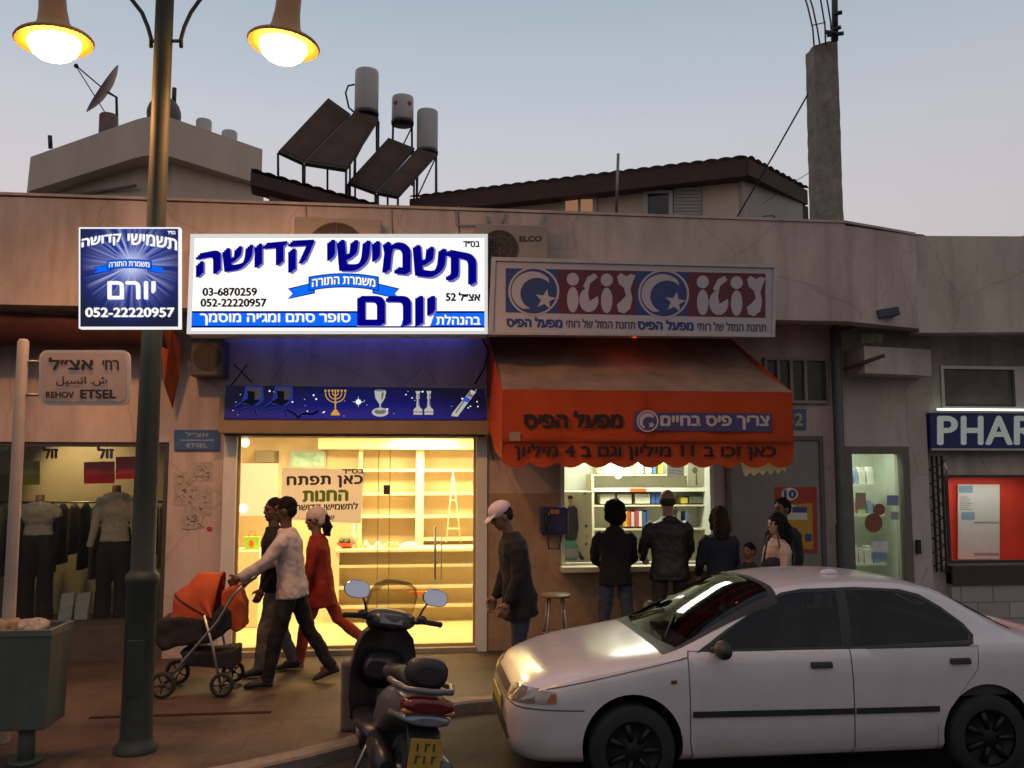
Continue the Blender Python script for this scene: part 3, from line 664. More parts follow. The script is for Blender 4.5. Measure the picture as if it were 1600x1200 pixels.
# ---------------------------------------------------------------- lottery sign (unlit)
YL = 8.96
lw_ = mat('lottery_white', (.42, .39, .45), .55, var=.05, scale=3); lb = mat('lottery_blue', (.022, .045, .18), .5, var=.06); lr = mat('lottery_red', (.105, .013, .027), .5, var=.06); lk_ = mat('lottery_black', (.07, .06, .08), .5)
t = thing('lottery_sign', 'unlit white lottery sign with two blue crescent star emblems on red and blue', 'sign', P(990, 465, YL))
cor = [(763, 523), (1210, 527), (1213, 414), (768, 402)]
MB(mat('lottery_case', (.36, .32, .31), .5)).prism([P(x, y, YL) for x, y in cor], (0, .14, 0)).build('sign_box', t)
m_ = MB(mat('lottery_frame', (.42, .39, .39), .4, metal=.3)); i4 = [(770, 519), (1205, 523), (1208, 419), (774, 408)]
for a in range(4):
    b = (a + 1) % 4; m_.prism([P(*cor[a], YL - .002), P(*cor[b], YL - .002), P(*i4[b], YL - .002), P(*i4[a], YL - .002)], (0, -.02, 0))
m_.build('sign_frame', t)
m_ = MB(lw_); pxpoly(m_, i4, YL, .003); m_.build('sign_face', t)
def sh(x, y): return (x, y + (x - 790) * .021)     # the sign's slight slope
def lotto(x0, mbs):
    mb = mbs
    mb.use(lb); pxpoly(mb, [sh(x0, 419), sh(x0 + 82, 419), sh(x0 + 82, 488), sh(x0, 488)], YL, .005)
    mb.use(lr); pxpoly(mb, [sh(x0 + 82, 419), sh(x0 + 203, 419), sh(x0 + 203, 488), sh(x0 + 82, 488)], YL, .005)
    cx, cy = sh(x0 + 44, 454)
    mb.use(lw_); pxpoly(mb, circ(cx, cy, 40, 38), YL, .007); mb.use(lb); pxpoly(mb, circ(cx, cy, 36.5, 35), YL, .009)
    # crescent comet + star
    mb.use(lw_); o = [(cx - 2 + 33 * math.cos(R(a)), cy + 31 * math.sin(R(a))) for a in range(115, 320, 12)]
    inn = [(cx + 5 + 26 * math.cos(R(a)), cy + 4 + 25 * math.sin(R(a))) for a in range(318, 112, -12)]
    pxpoly(mb, o + inn, YL, .011)
    st = []
    for k in range(10):
        r_ = 17 if k % 2 == 0 else 7; st.append((cx + 18 + r_ * math.cos(R(-80 + 36 * k)), cy + 13 + r_ * math.sin(R(-80 + 36 * k))))
    pxpoly(mb, st, YL, .012)
    # bubble letters: vav-tet-vav-lamed seen left to right
    for vx in (x0 + 105, x0 + 158):
        pxpoly(mb, circ(*sh(vx, 434), 9.5, 10), YL, .007); pxpoly(mb, circ(*sh(vx, 466), 9, 20), YL, .0074)
    tx_ = x0 + 130
    pxpoly(mb, [sh(*p) for p in circ(tx_, 466, 15, 19, a0=-20, a1=250)] + [sh(tx_ - 9, 445), sh(tx_ - 2, 430), sh(tx_ + 9, 424), sh(tx_ + 14, 430), sh(tx_ + 2, 440), sh(tx_ - 1, 455), sh(tx_ + 1, 468)], YL, .0072)
    lx = x0 + 187
    pxpoly(mb, [sh(lx - 13, 428), sh(lx - 7, 423), sh(lx + 2, 428), sh(lx + 8, 424), sh(lx + 16, 426), sh(lx + 12, 436), sh(lx + 8, 448), sh(lx + 11, 462), sh(lx + 8, 478), sh(lx - 2, 486), sh(lx - 11, 483), sh(lx - 13, 472), sh(lx - 6, 466), sh(lx + 1, 458), sh(lx - 2, 446), sh(lx - 10, 440)], YL, .0072)
m_ = MB(); lotto(790, m_); lotto(993, m_); m_.build('emblems', t)
m_ = MB(lb); FL = lambda u, v, l: P(*sh(u, v), YL - l)
for x0 in (792, 997): m_.use(lb); write(m_, heb('מפעל הפיס'), (x0, 510, x0 + 86, 495), FL, .006, 1.1); m_.use(lk_); write(m_, heb('תחנת המזל של רותי'), (x0 + 93, 509.5, x0 + 200, 496), FL, .006, .4)
m_.build('lettering', t)

# ---------------------------------------------------------------- orange awning of the kiosk
YA = 8.6
org = mat('awning_orange', (.43, .062, .02), .85, var=.14, scale=3, spec=.1, trans=.14); orgd = mat('awning_top', (.205, .14, .108), .9, var=.32, scale=2.2, spec=.1, trans=.05)
t = thing('awning', 'faded orange shop awning with scalloped valance over the lottery kiosk', 'awning', P(1010, 650, 9.3))
fl_, fr_ = P(785, 608, YA), P(1238, 612, YA); zf = fl_.z; BL, BR = .87, 3.72
nx, ny = 24, 10; vs = []
for j in range(ny + 1):
    v = j / ny
    for i in range(nx + 1):
        u = i / nx; x = (BL + (BR - BL) * u) * (1 - v) + (fl_.x + (fr_.x - fl_.x) * u) * v; y = WY - .02 + (YA - WY + .02) * v; z = 3.80 + (zf - 3.80) * v - .05 * math.sin(math.pi * v) - .03 * math.sin(u * math.pi * 4) ** 2 * math.sin(math.pi * v) + .01 * math.sin(u * 37 + v * 9) * math.sin(math.pi * v)
        vs.append((x, y, z))
MB(orgd).add(vs, [(j * (nx + 1) + i, j * (nx + 1) + i + 1, (j + 1) * (nx + 1) + i + 1, (j + 1) * (nx + 1) + i) for j in range(ny) for i in range(nx)], True).build('canopy_cloth', t)
m_ = MB(org); zb = P(785, 690, YA).z
nx = 30; vs = []
for j in range(5):
    for i in range(nx + 1):
        u = i / nx; vs.append((fl_.x + (fr_.x - fl_.x) * u, YA + .012 * math.sin(u * 25 + j * .4) * j / 4, zf + (zb - zf) * j / 4))
m_.add(vs, [(j * (nx + 1) + i, j * (nx + 1) + i + 1, (j + 1) * (nx + 1) + i + 1, (j + 1) * (nx + 1) + i) for j in range(4) for i in range(nx)], True); m_.build('front_valance', t)
m_ = MB(org); nx = 112; vs = []
for j in range(2):
    for i in range(nx + 1):
        u = i / nx; sc_ = abs(math.sin(u * math.pi * 11)); vs.append((fl_.x + (fr_.x - fl_.x) * u, YA + .022 + .012 * math.sin(u * 40) * j, zb + .04 if j == 0 else P(785, 722, YA).z - .055 + .06 * (1 - sc_ ** .8)))
m_.add(vs, [(i, i + 1, nx + 2 + i, nx + 1 + i) for i in range(nx)], True); m_.build('scalloped_valance', t)
for (xb, yb), (xf, yf), nm in (((BL, WY - .02), (fl_.x, YA), 0), ((BR, WY - .02), (fr_.x, YA), 1)):
    MB(org).add([(xb, yb, 3.80), (xf, yf, zf), (xf, yf + .004, zb), (xf, yf + .03, P(785, 718, YA).z), (xb * .4 + xf * .6, yb * .4 + yf * .6, P(785, 705, YA).z), (xb, yb, 2.75)], [(0, 1, 2, 3, 4, 5)]).build('side_cloth', t)
m_ = MB(alum); m_.tube([(fl_.x, YA + .03, zf - .03), (fr_.x, YA + .03, zf - .03)], .018, 8); m_.build('front_bar', t)
for xx in (BL + .1, BR - .1): MB(alum).tube([(xx, WY - .03, 2.9), (xx + .02, YA + .05, zf - .05)], .014, 6).build('arm', t)
aw_t = mat('awning_print', (.012, .008, .008), .8, var=.2, scale=20); aw_w = mat('awning_print_white', (.5, .42, .4), .8); aw_b = mat('awning_print_blue', (.06, .05, .16), .8)
FA = pxfn(YA - .014); m_ = MB(aw_t); write(m_, heb('מפעל הפיס'), (819, 668, 972, 643), FA, .004, 1.7)
write(m_, heb('כאן זכו ב 11 מיליון וגם ב 4 מיליון'), (806, 719, 1212, 694), pxfn(YA + .006), .004, 1.1)
m_.use(aw_b); pxpoly(m_, [(991, 644), (1206, 646), (1206, 675), (991, 672)], YA - .014, .003)
m_.use(aw_w); pxpoly(m_, circ(1012, 658, 17), YA - .014, .0045); m_.use(aw_b); pxpoly(m_, circ(1012, 658, 14.5), YA - .014, .006); m_.use(aw_w)
pxpoly(m_, [(1012 + 13 * math.cos(R(a)), 658 + 13 * math.sin(R(a))) for a in range(120, 320, 14)] + [(1014 + 10 * math.cos(R(a)), 660 + 9 * math.sin(R(a))) for a in range(318, 118, -14)], YA - .014, .0075)
pxpoly(m_, [(1018 + (6 if k % 2 == 0 else 2.6) * math.cos(R(36 * k - 80)), 664 + (6 if k % 2 == 0 else 2.6) * math.sin(R(36 * k - 80))) for k in range(10)], YA - .014, .0078)
write(m_, heb('צריך פיס בחיים'), (1033, 671, 1201, 650), FA, .0065, 1.2)
m_.build('lettering', t)
m_ = MB(mat('awning_seam', (.22, .035, .014), .9)); pxstroke(m_, [(1010, 611), (1011, 650), (1010, 690)], 1.6, YA - .014, .0025); pxstroke(m_, [(787, 686), (1000, 688), (1236, 689)], 1.8, YA - .014, .0025); m_.build('seam', t)
m_ = MB(mat('awning_tag', (.3, .2, .15), .8)); pxpoly(m_, [(796, 689), (813, 689), (813, 675), (796, 675)], YA - .014, .003); m_.build('maker_tag', t)
# little red-orange lamp between sign and awning
t = thing('awning_lamp', 'small lamp glowing orange between lottery sign and awning top', 'lamp', P(990, 545, 8.98))
pl_ = P(992, 519, 9.14)
MB(emit('lamp_orange', (1, .12, .02), 2)).ell(pl_, (.03, .02, .02)).build('bulb', t)
MB(black).box(pl_.x - .05, pl_.x + .05, pl_.y + .02, pl_.y + .05, pl_.z, pl_.z + .12).build('bracket', t)
lamp('POINT', 'awning_lamp_light', pl_ + Vector((0, .02, -.06)), 1.0, (1, .1, .01), .03)
# wires beside the awning
tag(MB(black).tube([P(742, 600, 9.9), P(757, 575, 9.85), P(763, 548, 9.8), P(752, 526, 9.8)], .011, 6).tube([P(763, 548, 9.8), P(768, 640, 9.9), P(766, 700, 9.95), P(772, 720, 9.97)], .008, 6).build('hanging_cable'), 'dark cable hanging between the white sign and the orange awning', 'cable')
# ---------------------------------------------------------------- bright shop interior
wt = lambda n, c, v=.06: mat(n, c, .6, var=v, scale=3)
sw = wt('shop_wall', (.66, .53, .36)); shelfm = wt('shelf_board', (.72, .64, .46)); floorm = mat('shop_floor', (.6, .5, .3), .35, var=.1, scale=4)
t = thing('shop_room', 'warm lit empty shop interior with plain cream walls', 'shop interior', (-.6, 11.5, .2))
m_ = MB(sw).box(-2.6, 1.7, 13.0, 13.1, .2, 2.75).box(-2.7, -2.6, WY + .2, 13.1, .2, 2.75).box(1.55, 1.65, WY + .2, 13.0, .2, 2.75); m_.build('wall', t)
MB(floorm).box(-2.6, 1.55, WY + .2, 13.0, .15, .2).build('floor', t)
MB(wt('shop_ceiling', (.6, .52, .36))).box(-2.7, 1.65, WY + .2, 13.1, 2.75, 2.8).build('ceiling', t)
for px in (410, 496, 597, 700):
    p = P(px, 689, 10.9); c = thing('ceiling_spot', 'small glowing ceiling spotlight just inside the shop window', 'spotlight', (p.x, p.y, 2.75), group='ceiling spotlights of the bright shop')
    MB(alum).lathe([(.05, 0), (.055, -.03), (.04, -.05)], (p.x, p.y, 2.75), 14).build('housing', c); MB(emit('spot_warm', (1, .75, .35), 14)).ell((p.x, p.y, 2.715), (.038, .038, .025)).build('bulb', c)
for k, (px, py) in enumerate(((384, 692), (381, 794), (378, 905))):
    p = P(px, py, 10.36); c = thing('wall_spot', '%s of three bright round spotlights up the left edge of the shop window' % ('topmost', 'middle', 'lowest')[k], 'spotlight', p)
    MB(alum).lathe([(.03, .0), (.045, -.03), (.05, -.05)], (p.x, p.y + .02, p.z), 14, ax=(0, 1, 0)).build('housing', c); MB(emit('spot_bright', (1, .88, .55), 9)).ell(p, (.036, .02, .036)).build('bulb', c)
for x in (-1.6, -.5, .7): lamp('AREA', 'shop_light', (x, 11.4, 2.7), 84, (1, .71, .33), .5, (0, 0, 0))
lamp('AREA', 'shop_back_light', (.2, 12.3, 2.6), 40, (1, .73, .33), .8, (0, 0, 0), sy=.3)
# shelving on the back wall
t = thing('wall_shelving', 'cream wall shelving with empty bays behind the shop counter', 'shelving', (.4, 12.8, .2))
YH = 12.7
def XZ(px, py, Y=YH): p = P(px, py, Y); return p.x, p.z
x0, x1, x2, x3, x4 = XZ(566, 0)[0] * 0 + XZ(566, 750)[0], XZ(646, 750)[0], XZ(652, 750)[0], XZ(660, 750)[0], 1.5
for (a, b, cs) in ((x0, x2 - .02, (250, 372, 490)), (x3 + .02, x4, (250, 372, 492, 612))):
    for cy in cs:
        z = XZ(600, 660 + cy * .3)[1]; MB(shelfm).box(a, b, YH - .02, 12.99, z - .02, z + .02).build('shelf_board', t)
MB(shelfm).box(x2 - .02, x3 + .02, YH - .06, 12.99, .2, 2.6).build('divider', t)
MB(shelfm).box(x0 - .05, x0, YH - .04, 12.99, .2, 2.6).build('divider', t)
MB(shelfm).box(x0 - .6, x4, YH - .2, 12.99, 2.45, 2.7).build('top_panel', t)
# counter
YK = 11.7
t = thing('shop_counter', 'long cream display counter with stepped shelves in the bright shop', 'counter', (.3, YK, .2))
kx0, kz = P(524, 853, YK).x, P(600, 858, YK).z
MB(shelfm).box(kx0, 1.5, YK, YK + .55, kz - .04, kz).build('countertop', t, bevel=.006)
MB(wt('counter_front', (.62, .5, .3))).box(kx0, 1.5, YK + .25, YK + .5, .2, kz - .041).build('back_panel', t)
for cy in (750, 862, 962): z = P(600, 660 + cy * .3, YK).z; MB(shelfm).box(kx0 + .05, 1.5, YK + .03, YK + .249, z - .018, z + .018).build('shelf', t)
MB(shelfm).box(kx0, kx0 + .05, YK + .02, YK + .249, .2, kz - .042).build('end_panel', t)
# white light panel, picture, gift bag etc.
tag(MB(emit('panel_lit', (1, .82, .42), .9)).box(P(375, 0, 12.2).x * 0 + P(374, 760, 12.2).x, P(434, 760, 12.2).x, 12.2, 12.24, P(400, 806, 12.2).z, P(400, 724, 12.2).z).build('light_panel'), 'bright blank white panel at the left of the shop', 'panel')
c = thing('wall_picture', 'pale teal landscape picture high on the shop back wall', 'picture', P(480, 718, 12.9))
a, b = P(455, 729, 12.9), P(506, 707, 12.9); MB(mat('pic_frame', (.4, .42, .4), .5)).box(a.x - .03, b.x + .03, 12.93, 12.99, a.z - .03, b.z + .03).build('frame', c); MB(mat('pic_teal', (.32, .55, .52), .6, var=.4, scale=7)).box(a.x, b.x, 12.92, 12.929, a.z, b.z).build('canvas', c)
tag(MB(mat('shop_grey', (.16, .14, .1), .7)).box(P(399, 0, 12.6).x * 0 + P(399, 710, 12.6).x, P(430, 710, 12.6).x, 12.5, 12.95, P(400, 723, 12.6).z, P(400, 704, 12.6).z).build('wall_cabinet', bevel=.01), 'dark grey cabinet high on the left shop wall', 'cabinet')
tag(MB(shelfm).box(-2.5, P(407, 860, 11.6).x, 11.55, 12.1, .2, P(400, 860, 11.6).z).build('low_cabinet', bevel=.01), 'low cream cabinet at the left behind the walkers', 'cabinet')
c = thing('gift_bag', 'green gift bag with red patch on the low shop cabinet', 'gift bag', P(393, 860, 11.7))
a, b = P(381, 859, 11.7), P(405, 839, 11.7); MB(mat('bag_green', (.25, .5, .05), .6)).hexa([(a.x + .01, 11.7, a.z), (b.x - .01, 11.7, a.z), (b.x - .01, 11.8, a.z), (a.x + .01, 11.8, a.z), (a.x, 11.69, b.z), (b.x, 11.69, b.z), (b.x, 11.81, b.z), (a.x, 11.81, b.z)]).build('bag', c)
MB(mat('bag_red', (.7, .08, .02), .6)).ell(((a.x + b.x) / 2, 11.69, (a.z + b.z) / 2), (.03, .012, .05)).build('patch', c)
MB(mat('bag_red')).tube([((a.x + b.x) / 2 - .05, 11.75, b.z), ((a.x + b.x) / 2 - .03, 11.75, b.z + .07), ((a.x + b.x) / 2 + .03, 11.75, b.z + .07), ((a.x + b.x) / 2 + .05, 11.75, b.z)], .005, 6).build('handle', c)
p = P(542, 858, 11.9); c = thing('fruit_bowl', 'red bowl heaped with dark goods on the shop counter', 'bowl', (p.x, 11.9, kz))
MB(mat('bowl_red', (.6, .07, .02), .4)).lathe([(.03, 0), (.09, .02), (.14, .07), (.13, .07), (.08, .03), (0, .025)], (p.x, 11.9, kz), 20).build('bowl', c)
m_ = MB(mat('goods_dark', (.06, .08, .05), .6)); random.seed(2)
for k in range(9): m_.ell((p.x + random.uniform(-.08, .08), 11.9 + random.uniform(-.06, .06), kz + .08 + random.uniform(0, .03)), .035, 8, 6)
m_.build('fruit', c)
for k, (px, col, hh, lab) in enumerate(((552, 'grey', .32, 'clear grey bottle standing behind the red bowl'), (561, 'green', .14, 'small green jar beside the red bowl on the counter'), (572, 'grey', .1, 'low grey pot on the counter right of the green jar'), (590, 'cream', .09, 'cream tub on the middle of the shop counter'), (612, 'tan', .05, 'flat tan box on the counter below the dark card'), (640, 'white', .05, 'flat white box on the counter beneath the shelf divider'))):
    x = P(px, 855, 11.85).x
    if hh > .08: o = MB(PM[col]).lathe([(0, 0), (.04, 0), (.042, hh * .6), (.018, hh * .75), (.018, hh), (0, hh)], (x, 11.85, kz), 14).build('bottle' if hh > .2 else 'jar')
    else: o = MB(PM[col]).box(x - .1, x + .1, 11.8, 11.95, kz, kz + hh).box(x - .06, x + .07, 11.82, 11.93, kz + hh, kz + hh + .02).build('flat_box', bevel=.005)
    tag(o, lab, 'bottle' if hh > .2 else ('jar' if hh > .08 else 'box'))
# ladder
c = thing('step_ladder', 'slender cream folding step ladder standing before the right shelf bay', 'ladder', P(708, 850, 12.4)); 
for (a, b) in (((697, 848), (708, 738)), ((720, 848), (708, 738))): MB(shelfm).tube([P(*a, 12.3), P(*b, 12.3)], .009, 6).build('rail', c)
for k in range(4): v = .2 + k * .2; MB(shelfm).tube([P(697 + 11 * v, 848 - 110 * v, 12.3), P(720 - 12 * v, 848 - 110 * v, 12.3)], .01, 6).build('rung', c)
# shop window: frame, panes, door handle
t = thing('shop_window', 'full height glass shop window with a glass door at its right', 'shop window', (-.57, WY, .2))
fm = mat('window_frame_gold', (.5, .38, .2), .4, metal=.4)
frame(MB(fm), XB + .002, XC - .002, .2, 2.558, WY + .04, .03, .05).build('frame', t)
xd = P(608, 850, WY + .06).x
for nm, a, b in (('pane', XB + .03, xd - .003), ('door_leaf', xd + .003, XC - .03)): MB(winglass).box(a, b, WY + .055, WY + .067, .23, 2.53).build(nm, t)
for a_ in (590, 608): x = P(a_, 850, WY + .05).x; MB(mat('glass_edge', (.3, .28, .14), .2)).box(x - .004, x + .004, WY + .05, WY + .054, .6, 2.4).build('glass_edge', t)
h = MB(alum)
hx = P(680, 850, WY).x; hz0, hz1 = P(680, 905, WY).z, P(680, 822, WY).z
h.tube([(hx, WY - .03, hz0), (hx, WY - .03, hz1)], .014, 10).box(hx - .008, hx + .008, WY - .03, WY + .054, hz0 + .05, hz0 + .07).box(hx - .008, hx + .008, WY - .03, WY + .054, hz1 - .07, hz1 - .05)
h.tube([(hx + .07, WY - .03, hz0), (hx + .07, WY - .03, hz1)], .006, 8).build('handle', t)
tag(MB(mat('card_dark', (.07, .06, .06), .6)).box(P(599, 765, WY).x, P(609, 765, WY).x, WY + .046, WY + .0495, P(600, 773, WY).z, P(600, 758, WY).z).build('window_card'), 'small dark card stuck on the glass shop door edge', 'card')
tag(MB(mat('red_strip', (.6, .12, .02), .5)).box(P(641, 927, 11.6).x, P(682, 927, 11.6).x, 11.62, 11.69, P(660, 929, 11.6).z, P(660, 925, 11.6).z).build('red_strip'), 'thin red strip lying on the lower counter shelf', 'strip')
# handwritten poster
YW = WY + .03
t = thing('handwritten_poster', 'white handwritten Hebrew poster taped inside the shop window', 'poster', P(503, 775, YW))
MB(mat('poster_paper', (.85, .8, .76), .8, var=.05, trans=.42)).prism([P(x, y, YW) for x, y in ((440, 811), (564, 818), (568, 734), (441, 731))], (0, .004, 0)).build('sheet', t)
ink = mat('ink_black', (.05, .045, .05), .7); inkg = mat('ink_green', (.14, .3, .02), .7); FW = lambda u, v, l: P(u, v + (u - 500) * -.02, YW - l)
m_ = MB(ink); write(m_, heb('בס״ד'), (535, 741, 568, 734), FW, .002, .5); write(m_, heb('כאן תפתח'), (449, 762, 566, 744), FW, .002, 1.1, spacing=1.1)
write(m_, heb('לתשמישי קדושה'), (462, 800, 559, 786), FW, .002, .5); write(m_, heb('של׳'), (505, 812, 522, 804), FW, .002, .5)
m_.use(inkg); write(m_, heb('החנות'), (474, 783, 543, 767), FW, .002, 1.5); m_.build('handwriting', t)

# ---------------------------------------------------------------- kiosk
t = thing('kiosk_room', 'small bright lottery kiosk interior behind its counter window', 'kiosk', (2.6, 11, .15))
kw = wt('kiosk_wall', (.62, .64, .55)); KX0, KX1, KZ0, KZ1 = XD, XE, 1.06, 2.62
MB(kw).box(KX0 - .2, KX1 + .3, 11.6, 11.65, .15, 2.75).box(KX0 - .25, KX0 - .2, WY + .2, 11.65, .15, 2.75).box(KX1 + .3, KX1 + .35, WY + .2, 11.65, .15, 2.75).build('wall', t)
MB(kw).box(KX0 - .25, KX1 + .35, WY + .2, 11.65, 2.75, 2.8).build('ceiling', t)
MB(wt('kiosk_floor', (.2, .18, .15))).box(KX0 - .2, KX1 + .3, WY + .2, 11.6, .1, .15).build('floor', t)
f = frame(MB(mat('kiosk_frame', (.6, .6, .55), .5)), KX0, KX1, KZ0, KZ1, WY - .02, .045, .1); 
f.build('window_frame', t); MB(shelfm).box(KX0 - .02, KX1 + .02, WY - .22, WY - .021, KZ0 - .04, KZ0 + .02).build('counter_ledge', t, bevel=.006)
c = thing('kiosk_lamp', 'glaring white lamp hanging inside the kiosk window', 'lamp', P(966, 728, 10.7)); p = P(966, 733, 10.7)
MB(emit('kiosk_bulb', (1, 1, .92), 7)).lathe([(0, -.12), (.035, -.1), (.05, -.04), (.05, .05), (.03, .09), (0, .1)], p, 14).build('bulb', c); MB(black).tube([p + Vector((0, 0, .1)), (p.x, p.y, 2.74)], .008, 6).build('cord', c)
lamp('AREA', 'kiosk_light', (2.7, 10.75, 2.68), 42, (.95, 1, .78), 1.1, (0, 0, 0), sy=.5)
# shelf units (back wall of the kiosk), placed on plane y=11.3
YK2 = 11.3
zk = lambda py: P(1000, py, YK2).z
xk = lambda px: P(px, 790, YK2).x
t = thing('kiosk_shelves', 'pale shelf unit of books and binders at the back of the kiosk', 'shelving', (2.8, 11.45, .15))
for py in (741, 766, 789, 826): z = zk(py); MB(shelfm).box(xk(928), xk(1118), YK2 + .0, 11.6, z - .02, z + .0).build('shelf_board', t)
MB(shelfm).box(xk(924), xk(928), YK2 - .02, 11.6, .15, zk(741)).build('side_panel', t); MB(shelfm).box(xk(1104), xk(1108), YK2 - .01, 11.6, zk(826), zk(741)).build('side_panel', t)
MB(mat('shelf_edge_white', (.78, .78, .68), .5)).box(xk(928), xk(1118), YK2 - .03, YK2 - .001, zk(768), zk(762)).build('edge_strip', t)
tag(MB(mat('tag_orange', (.8, .12, .02), .6)).box(xk(984), xk(1009), YK2 - .036, YK2 - .031, zk(768), zk(763)).build('shelf_label'), 'orange label on the kiosk shelf edge', 'label')
def book(px0, px1, py0, py1, col, lab, cat='binder', nm='binder', grp=None, d=.2):
    c = tuple(col); a = xk(px0); b = xk(px1)
    o = MB(mat('strip_sheet_%02d%02d%02d' % tuple(int(x * 99) for x in c), c, .5, var=.08)).box(a, b, YK2 + .03, YK2 + .03 + d, zk(py1), zk(py0)).build(nm, bevel=.004); tag(o, lab, cat, grp)
for px0, px1, lab in ((939, 962, 'white box leftmost on the kiosk middle shelf'), (966, 988, 'white box second on the kiosk middle shelf'), (994, 1017, 'white box third on the kiosk middle shelf')): book(px0, px1, 772, 787, (.7, .67, .55), lab, 'box', 'white_box', 'white boxes on the kiosk shelf')
for k, px in enumerate((1019, 1026, 1033)): book(px, px + 6, 771, 787, (.06, .14, .5), '%s of three blue binders beside the white boxes' % ('left', 'middle', 'right')[k], grp='blue binders on the kiosk shelf')
book(1066, 1076, 778, 787, (.6, .5, .05), 'small yellow box on the kiosk shelf behind the bald man', 'box', 'yellow_box'); book(1078, 1100, 776, 787, (.12, .13, .1), 'dark flat stack at the right end of the kiosk shelf', 'stack', 'paper_stack')
for k, (px, col, lab) in enumerate(((976, (.7, .45, .05), 'amber binder leaning on the lower kiosk shelf'), (981, (.6, .1, .03), 'orange red binder on the lower kiosk shelf'), (987, (.6, .55, .5), 'cream binder on the lower kiosk shelf'), (993, (.6, .06, .1), 'crimson binder on the lower kiosk shelf'), (999, (.7, .68, .6), 'white binder left of the dark blue one'), (1005, (.07, .12, .3), 'dark blue binder on the lower kiosk shelf'), (1011, (.07, .1, .2), 'navy binder behind the bald man'), (1060, (.2, .2, .18), 'grey binder right of the bald man'), (1072, (.1, .15, .3), 'slate blue binder at the right of the lower kiosk shelf'))):
    book(px, px + 5, 798 + (k % 3), 823, col, lab)
for k, (px, w_, col, lab) in enumerate(((935, 9, (.75, .66, .35), 'yellowish carton on the top kiosk shelf under the scallops'), (998, 9, (.75, .72, .6), 'left white folder on the top kiosk shelf'), (1010, 10, (.72, .68, .55), 'right white folder on the top kiosk shelf'), (1022, 5, (.12, .25, .5), 'blue folder on the top kiosk shelf'), (1031, 7, (.75, .6, .1), 'yellow folder on the top kiosk shelf beside the calendar'), (945, 30, (.5, .52, .48), 'long grey carton on the top kiosk shelf'))):
    book(px, px + w_, 722 if k < 5 else 730, 740, col, lab, 'folder' if 0 < k < 5 else 'carton', 'folder' if 0 < k < 5 else 'carton')
# calendar, clock poster, white cabinet with the picture of a man
t = thing('wall_calendar', 'white wall calendar with rows of dates hanging in the kiosk', 'calendar', P(1058, 735, 10.6))
MB(PM['white']).prism([P(x, y, 10.6) for x, y in ((1042, 746), (1068, 750), (1070, 716), (1042, 714))], (0, .006, 0)).build('sheet', t)
m_ = MB(mat('print_lilac', (.3, .3, .5), .7))
for r_ in range(5):
    for k in range(6): x, y = 1046 + k * 3.8, 720 + r_ * 4.4 + k * .4; pxpoly(m_, [(x, y), (x + 2.2, y), (x + 2.2, y + 2), (x, y + 2)], 10.6, .002)
m_.build('print', t)
t = thing('wall_poster', 'pale green poster with a dark figure at the right kiosk wall', 'poster', P(1088, 740, 10.7)); MB(PM['cream']).prism([P(x, y, 10.7) for x, y in ((1074, 760), (1100, 761), (1101, 718), (1074, 716))], (0, .006, 0)).build('sheet', t)
m_ = MB(mat('print_olive', (.2, .24, .12), .7)); pxpoly(m_, circ(1086, 735, 4, 5), 10.7, .002); pxpoly(m_, [(1087, 740), (1089, 740), (1090, 758), (1087, 758)], 10.7, .002); m_.build('print', t)
YC = 10.62
t = thing('kiosk_cabinet', 'tall cream cabinet at the left of the kiosk window', 'cabinet', P(905, 870, YC)); a, b = P(879, 880, YC), P(925, 768, YC)
MB(wt('cabinet_cream', (.66, .62, .42))).box(a.x - .02, b.x, YC, YC + .4, .15, b.z).build('shell', t, bevel=.008)
for k, (px, py) in enumerate(((914, 771), (916, 822), (917, 838), (916, 850))): p = P(px, py, YC); MB(mat('sticker_%d' % k, ((.3, .28, .2), (.12, .12, .12), (.5, .4, .1), (.15, .15, .12))[k], .6)).box(p.x - .016, p.x + .016, YC - .004, YC - .0005, p.z - .016, p.z + .016).build('sticker', t)
t = thing('standee', 'cardboard cutout picture of a man in a dark jacket with teal base', 'cutout', P(890, 860, YC - .06)); YE = YC - .05
m_ = MB(mat('print_dark', (.04, .04, .05), .6)); m_.prism([P(x, y, YE) for x, y in ((882, 840), (884, 795), (889, 790), (897, 790), (902, 795), (904, 825), (901, 842), (894, 848), (914, 874), (908, 875), (888, 850))], (0, .008, 0)); m_.build('jacket', t)
m_ = MB(mat('print_skin', (.45, .27, .16), .6)); pxpoly(m_, circ(891, 781, 4, 5.5), YE, .001); pxpoly(m_, [(889, 785), (893, 785), (894, 792), (888, 792)], YE, .001); m_.use(mat('print_dark')); pxpoly(m_, circ(891, 777, 4.3, 3), YE, .002); m_.build('face', t)
m_ = MB(mat('print_teal', (.12, .35, .28), .6)); m_.prism([P(x, y, YE - .012) for x, y in ((879, 853), (884, 845), (899, 845), (903, 853), (901, 875), (879, 875))], (0, .008, 0)); m_.use(PM['grey']); pxpoly(m_, [(881, 857), (902, 857), (906, 872), (880, 872)], YE - .012, .002); m_.build('base', t)
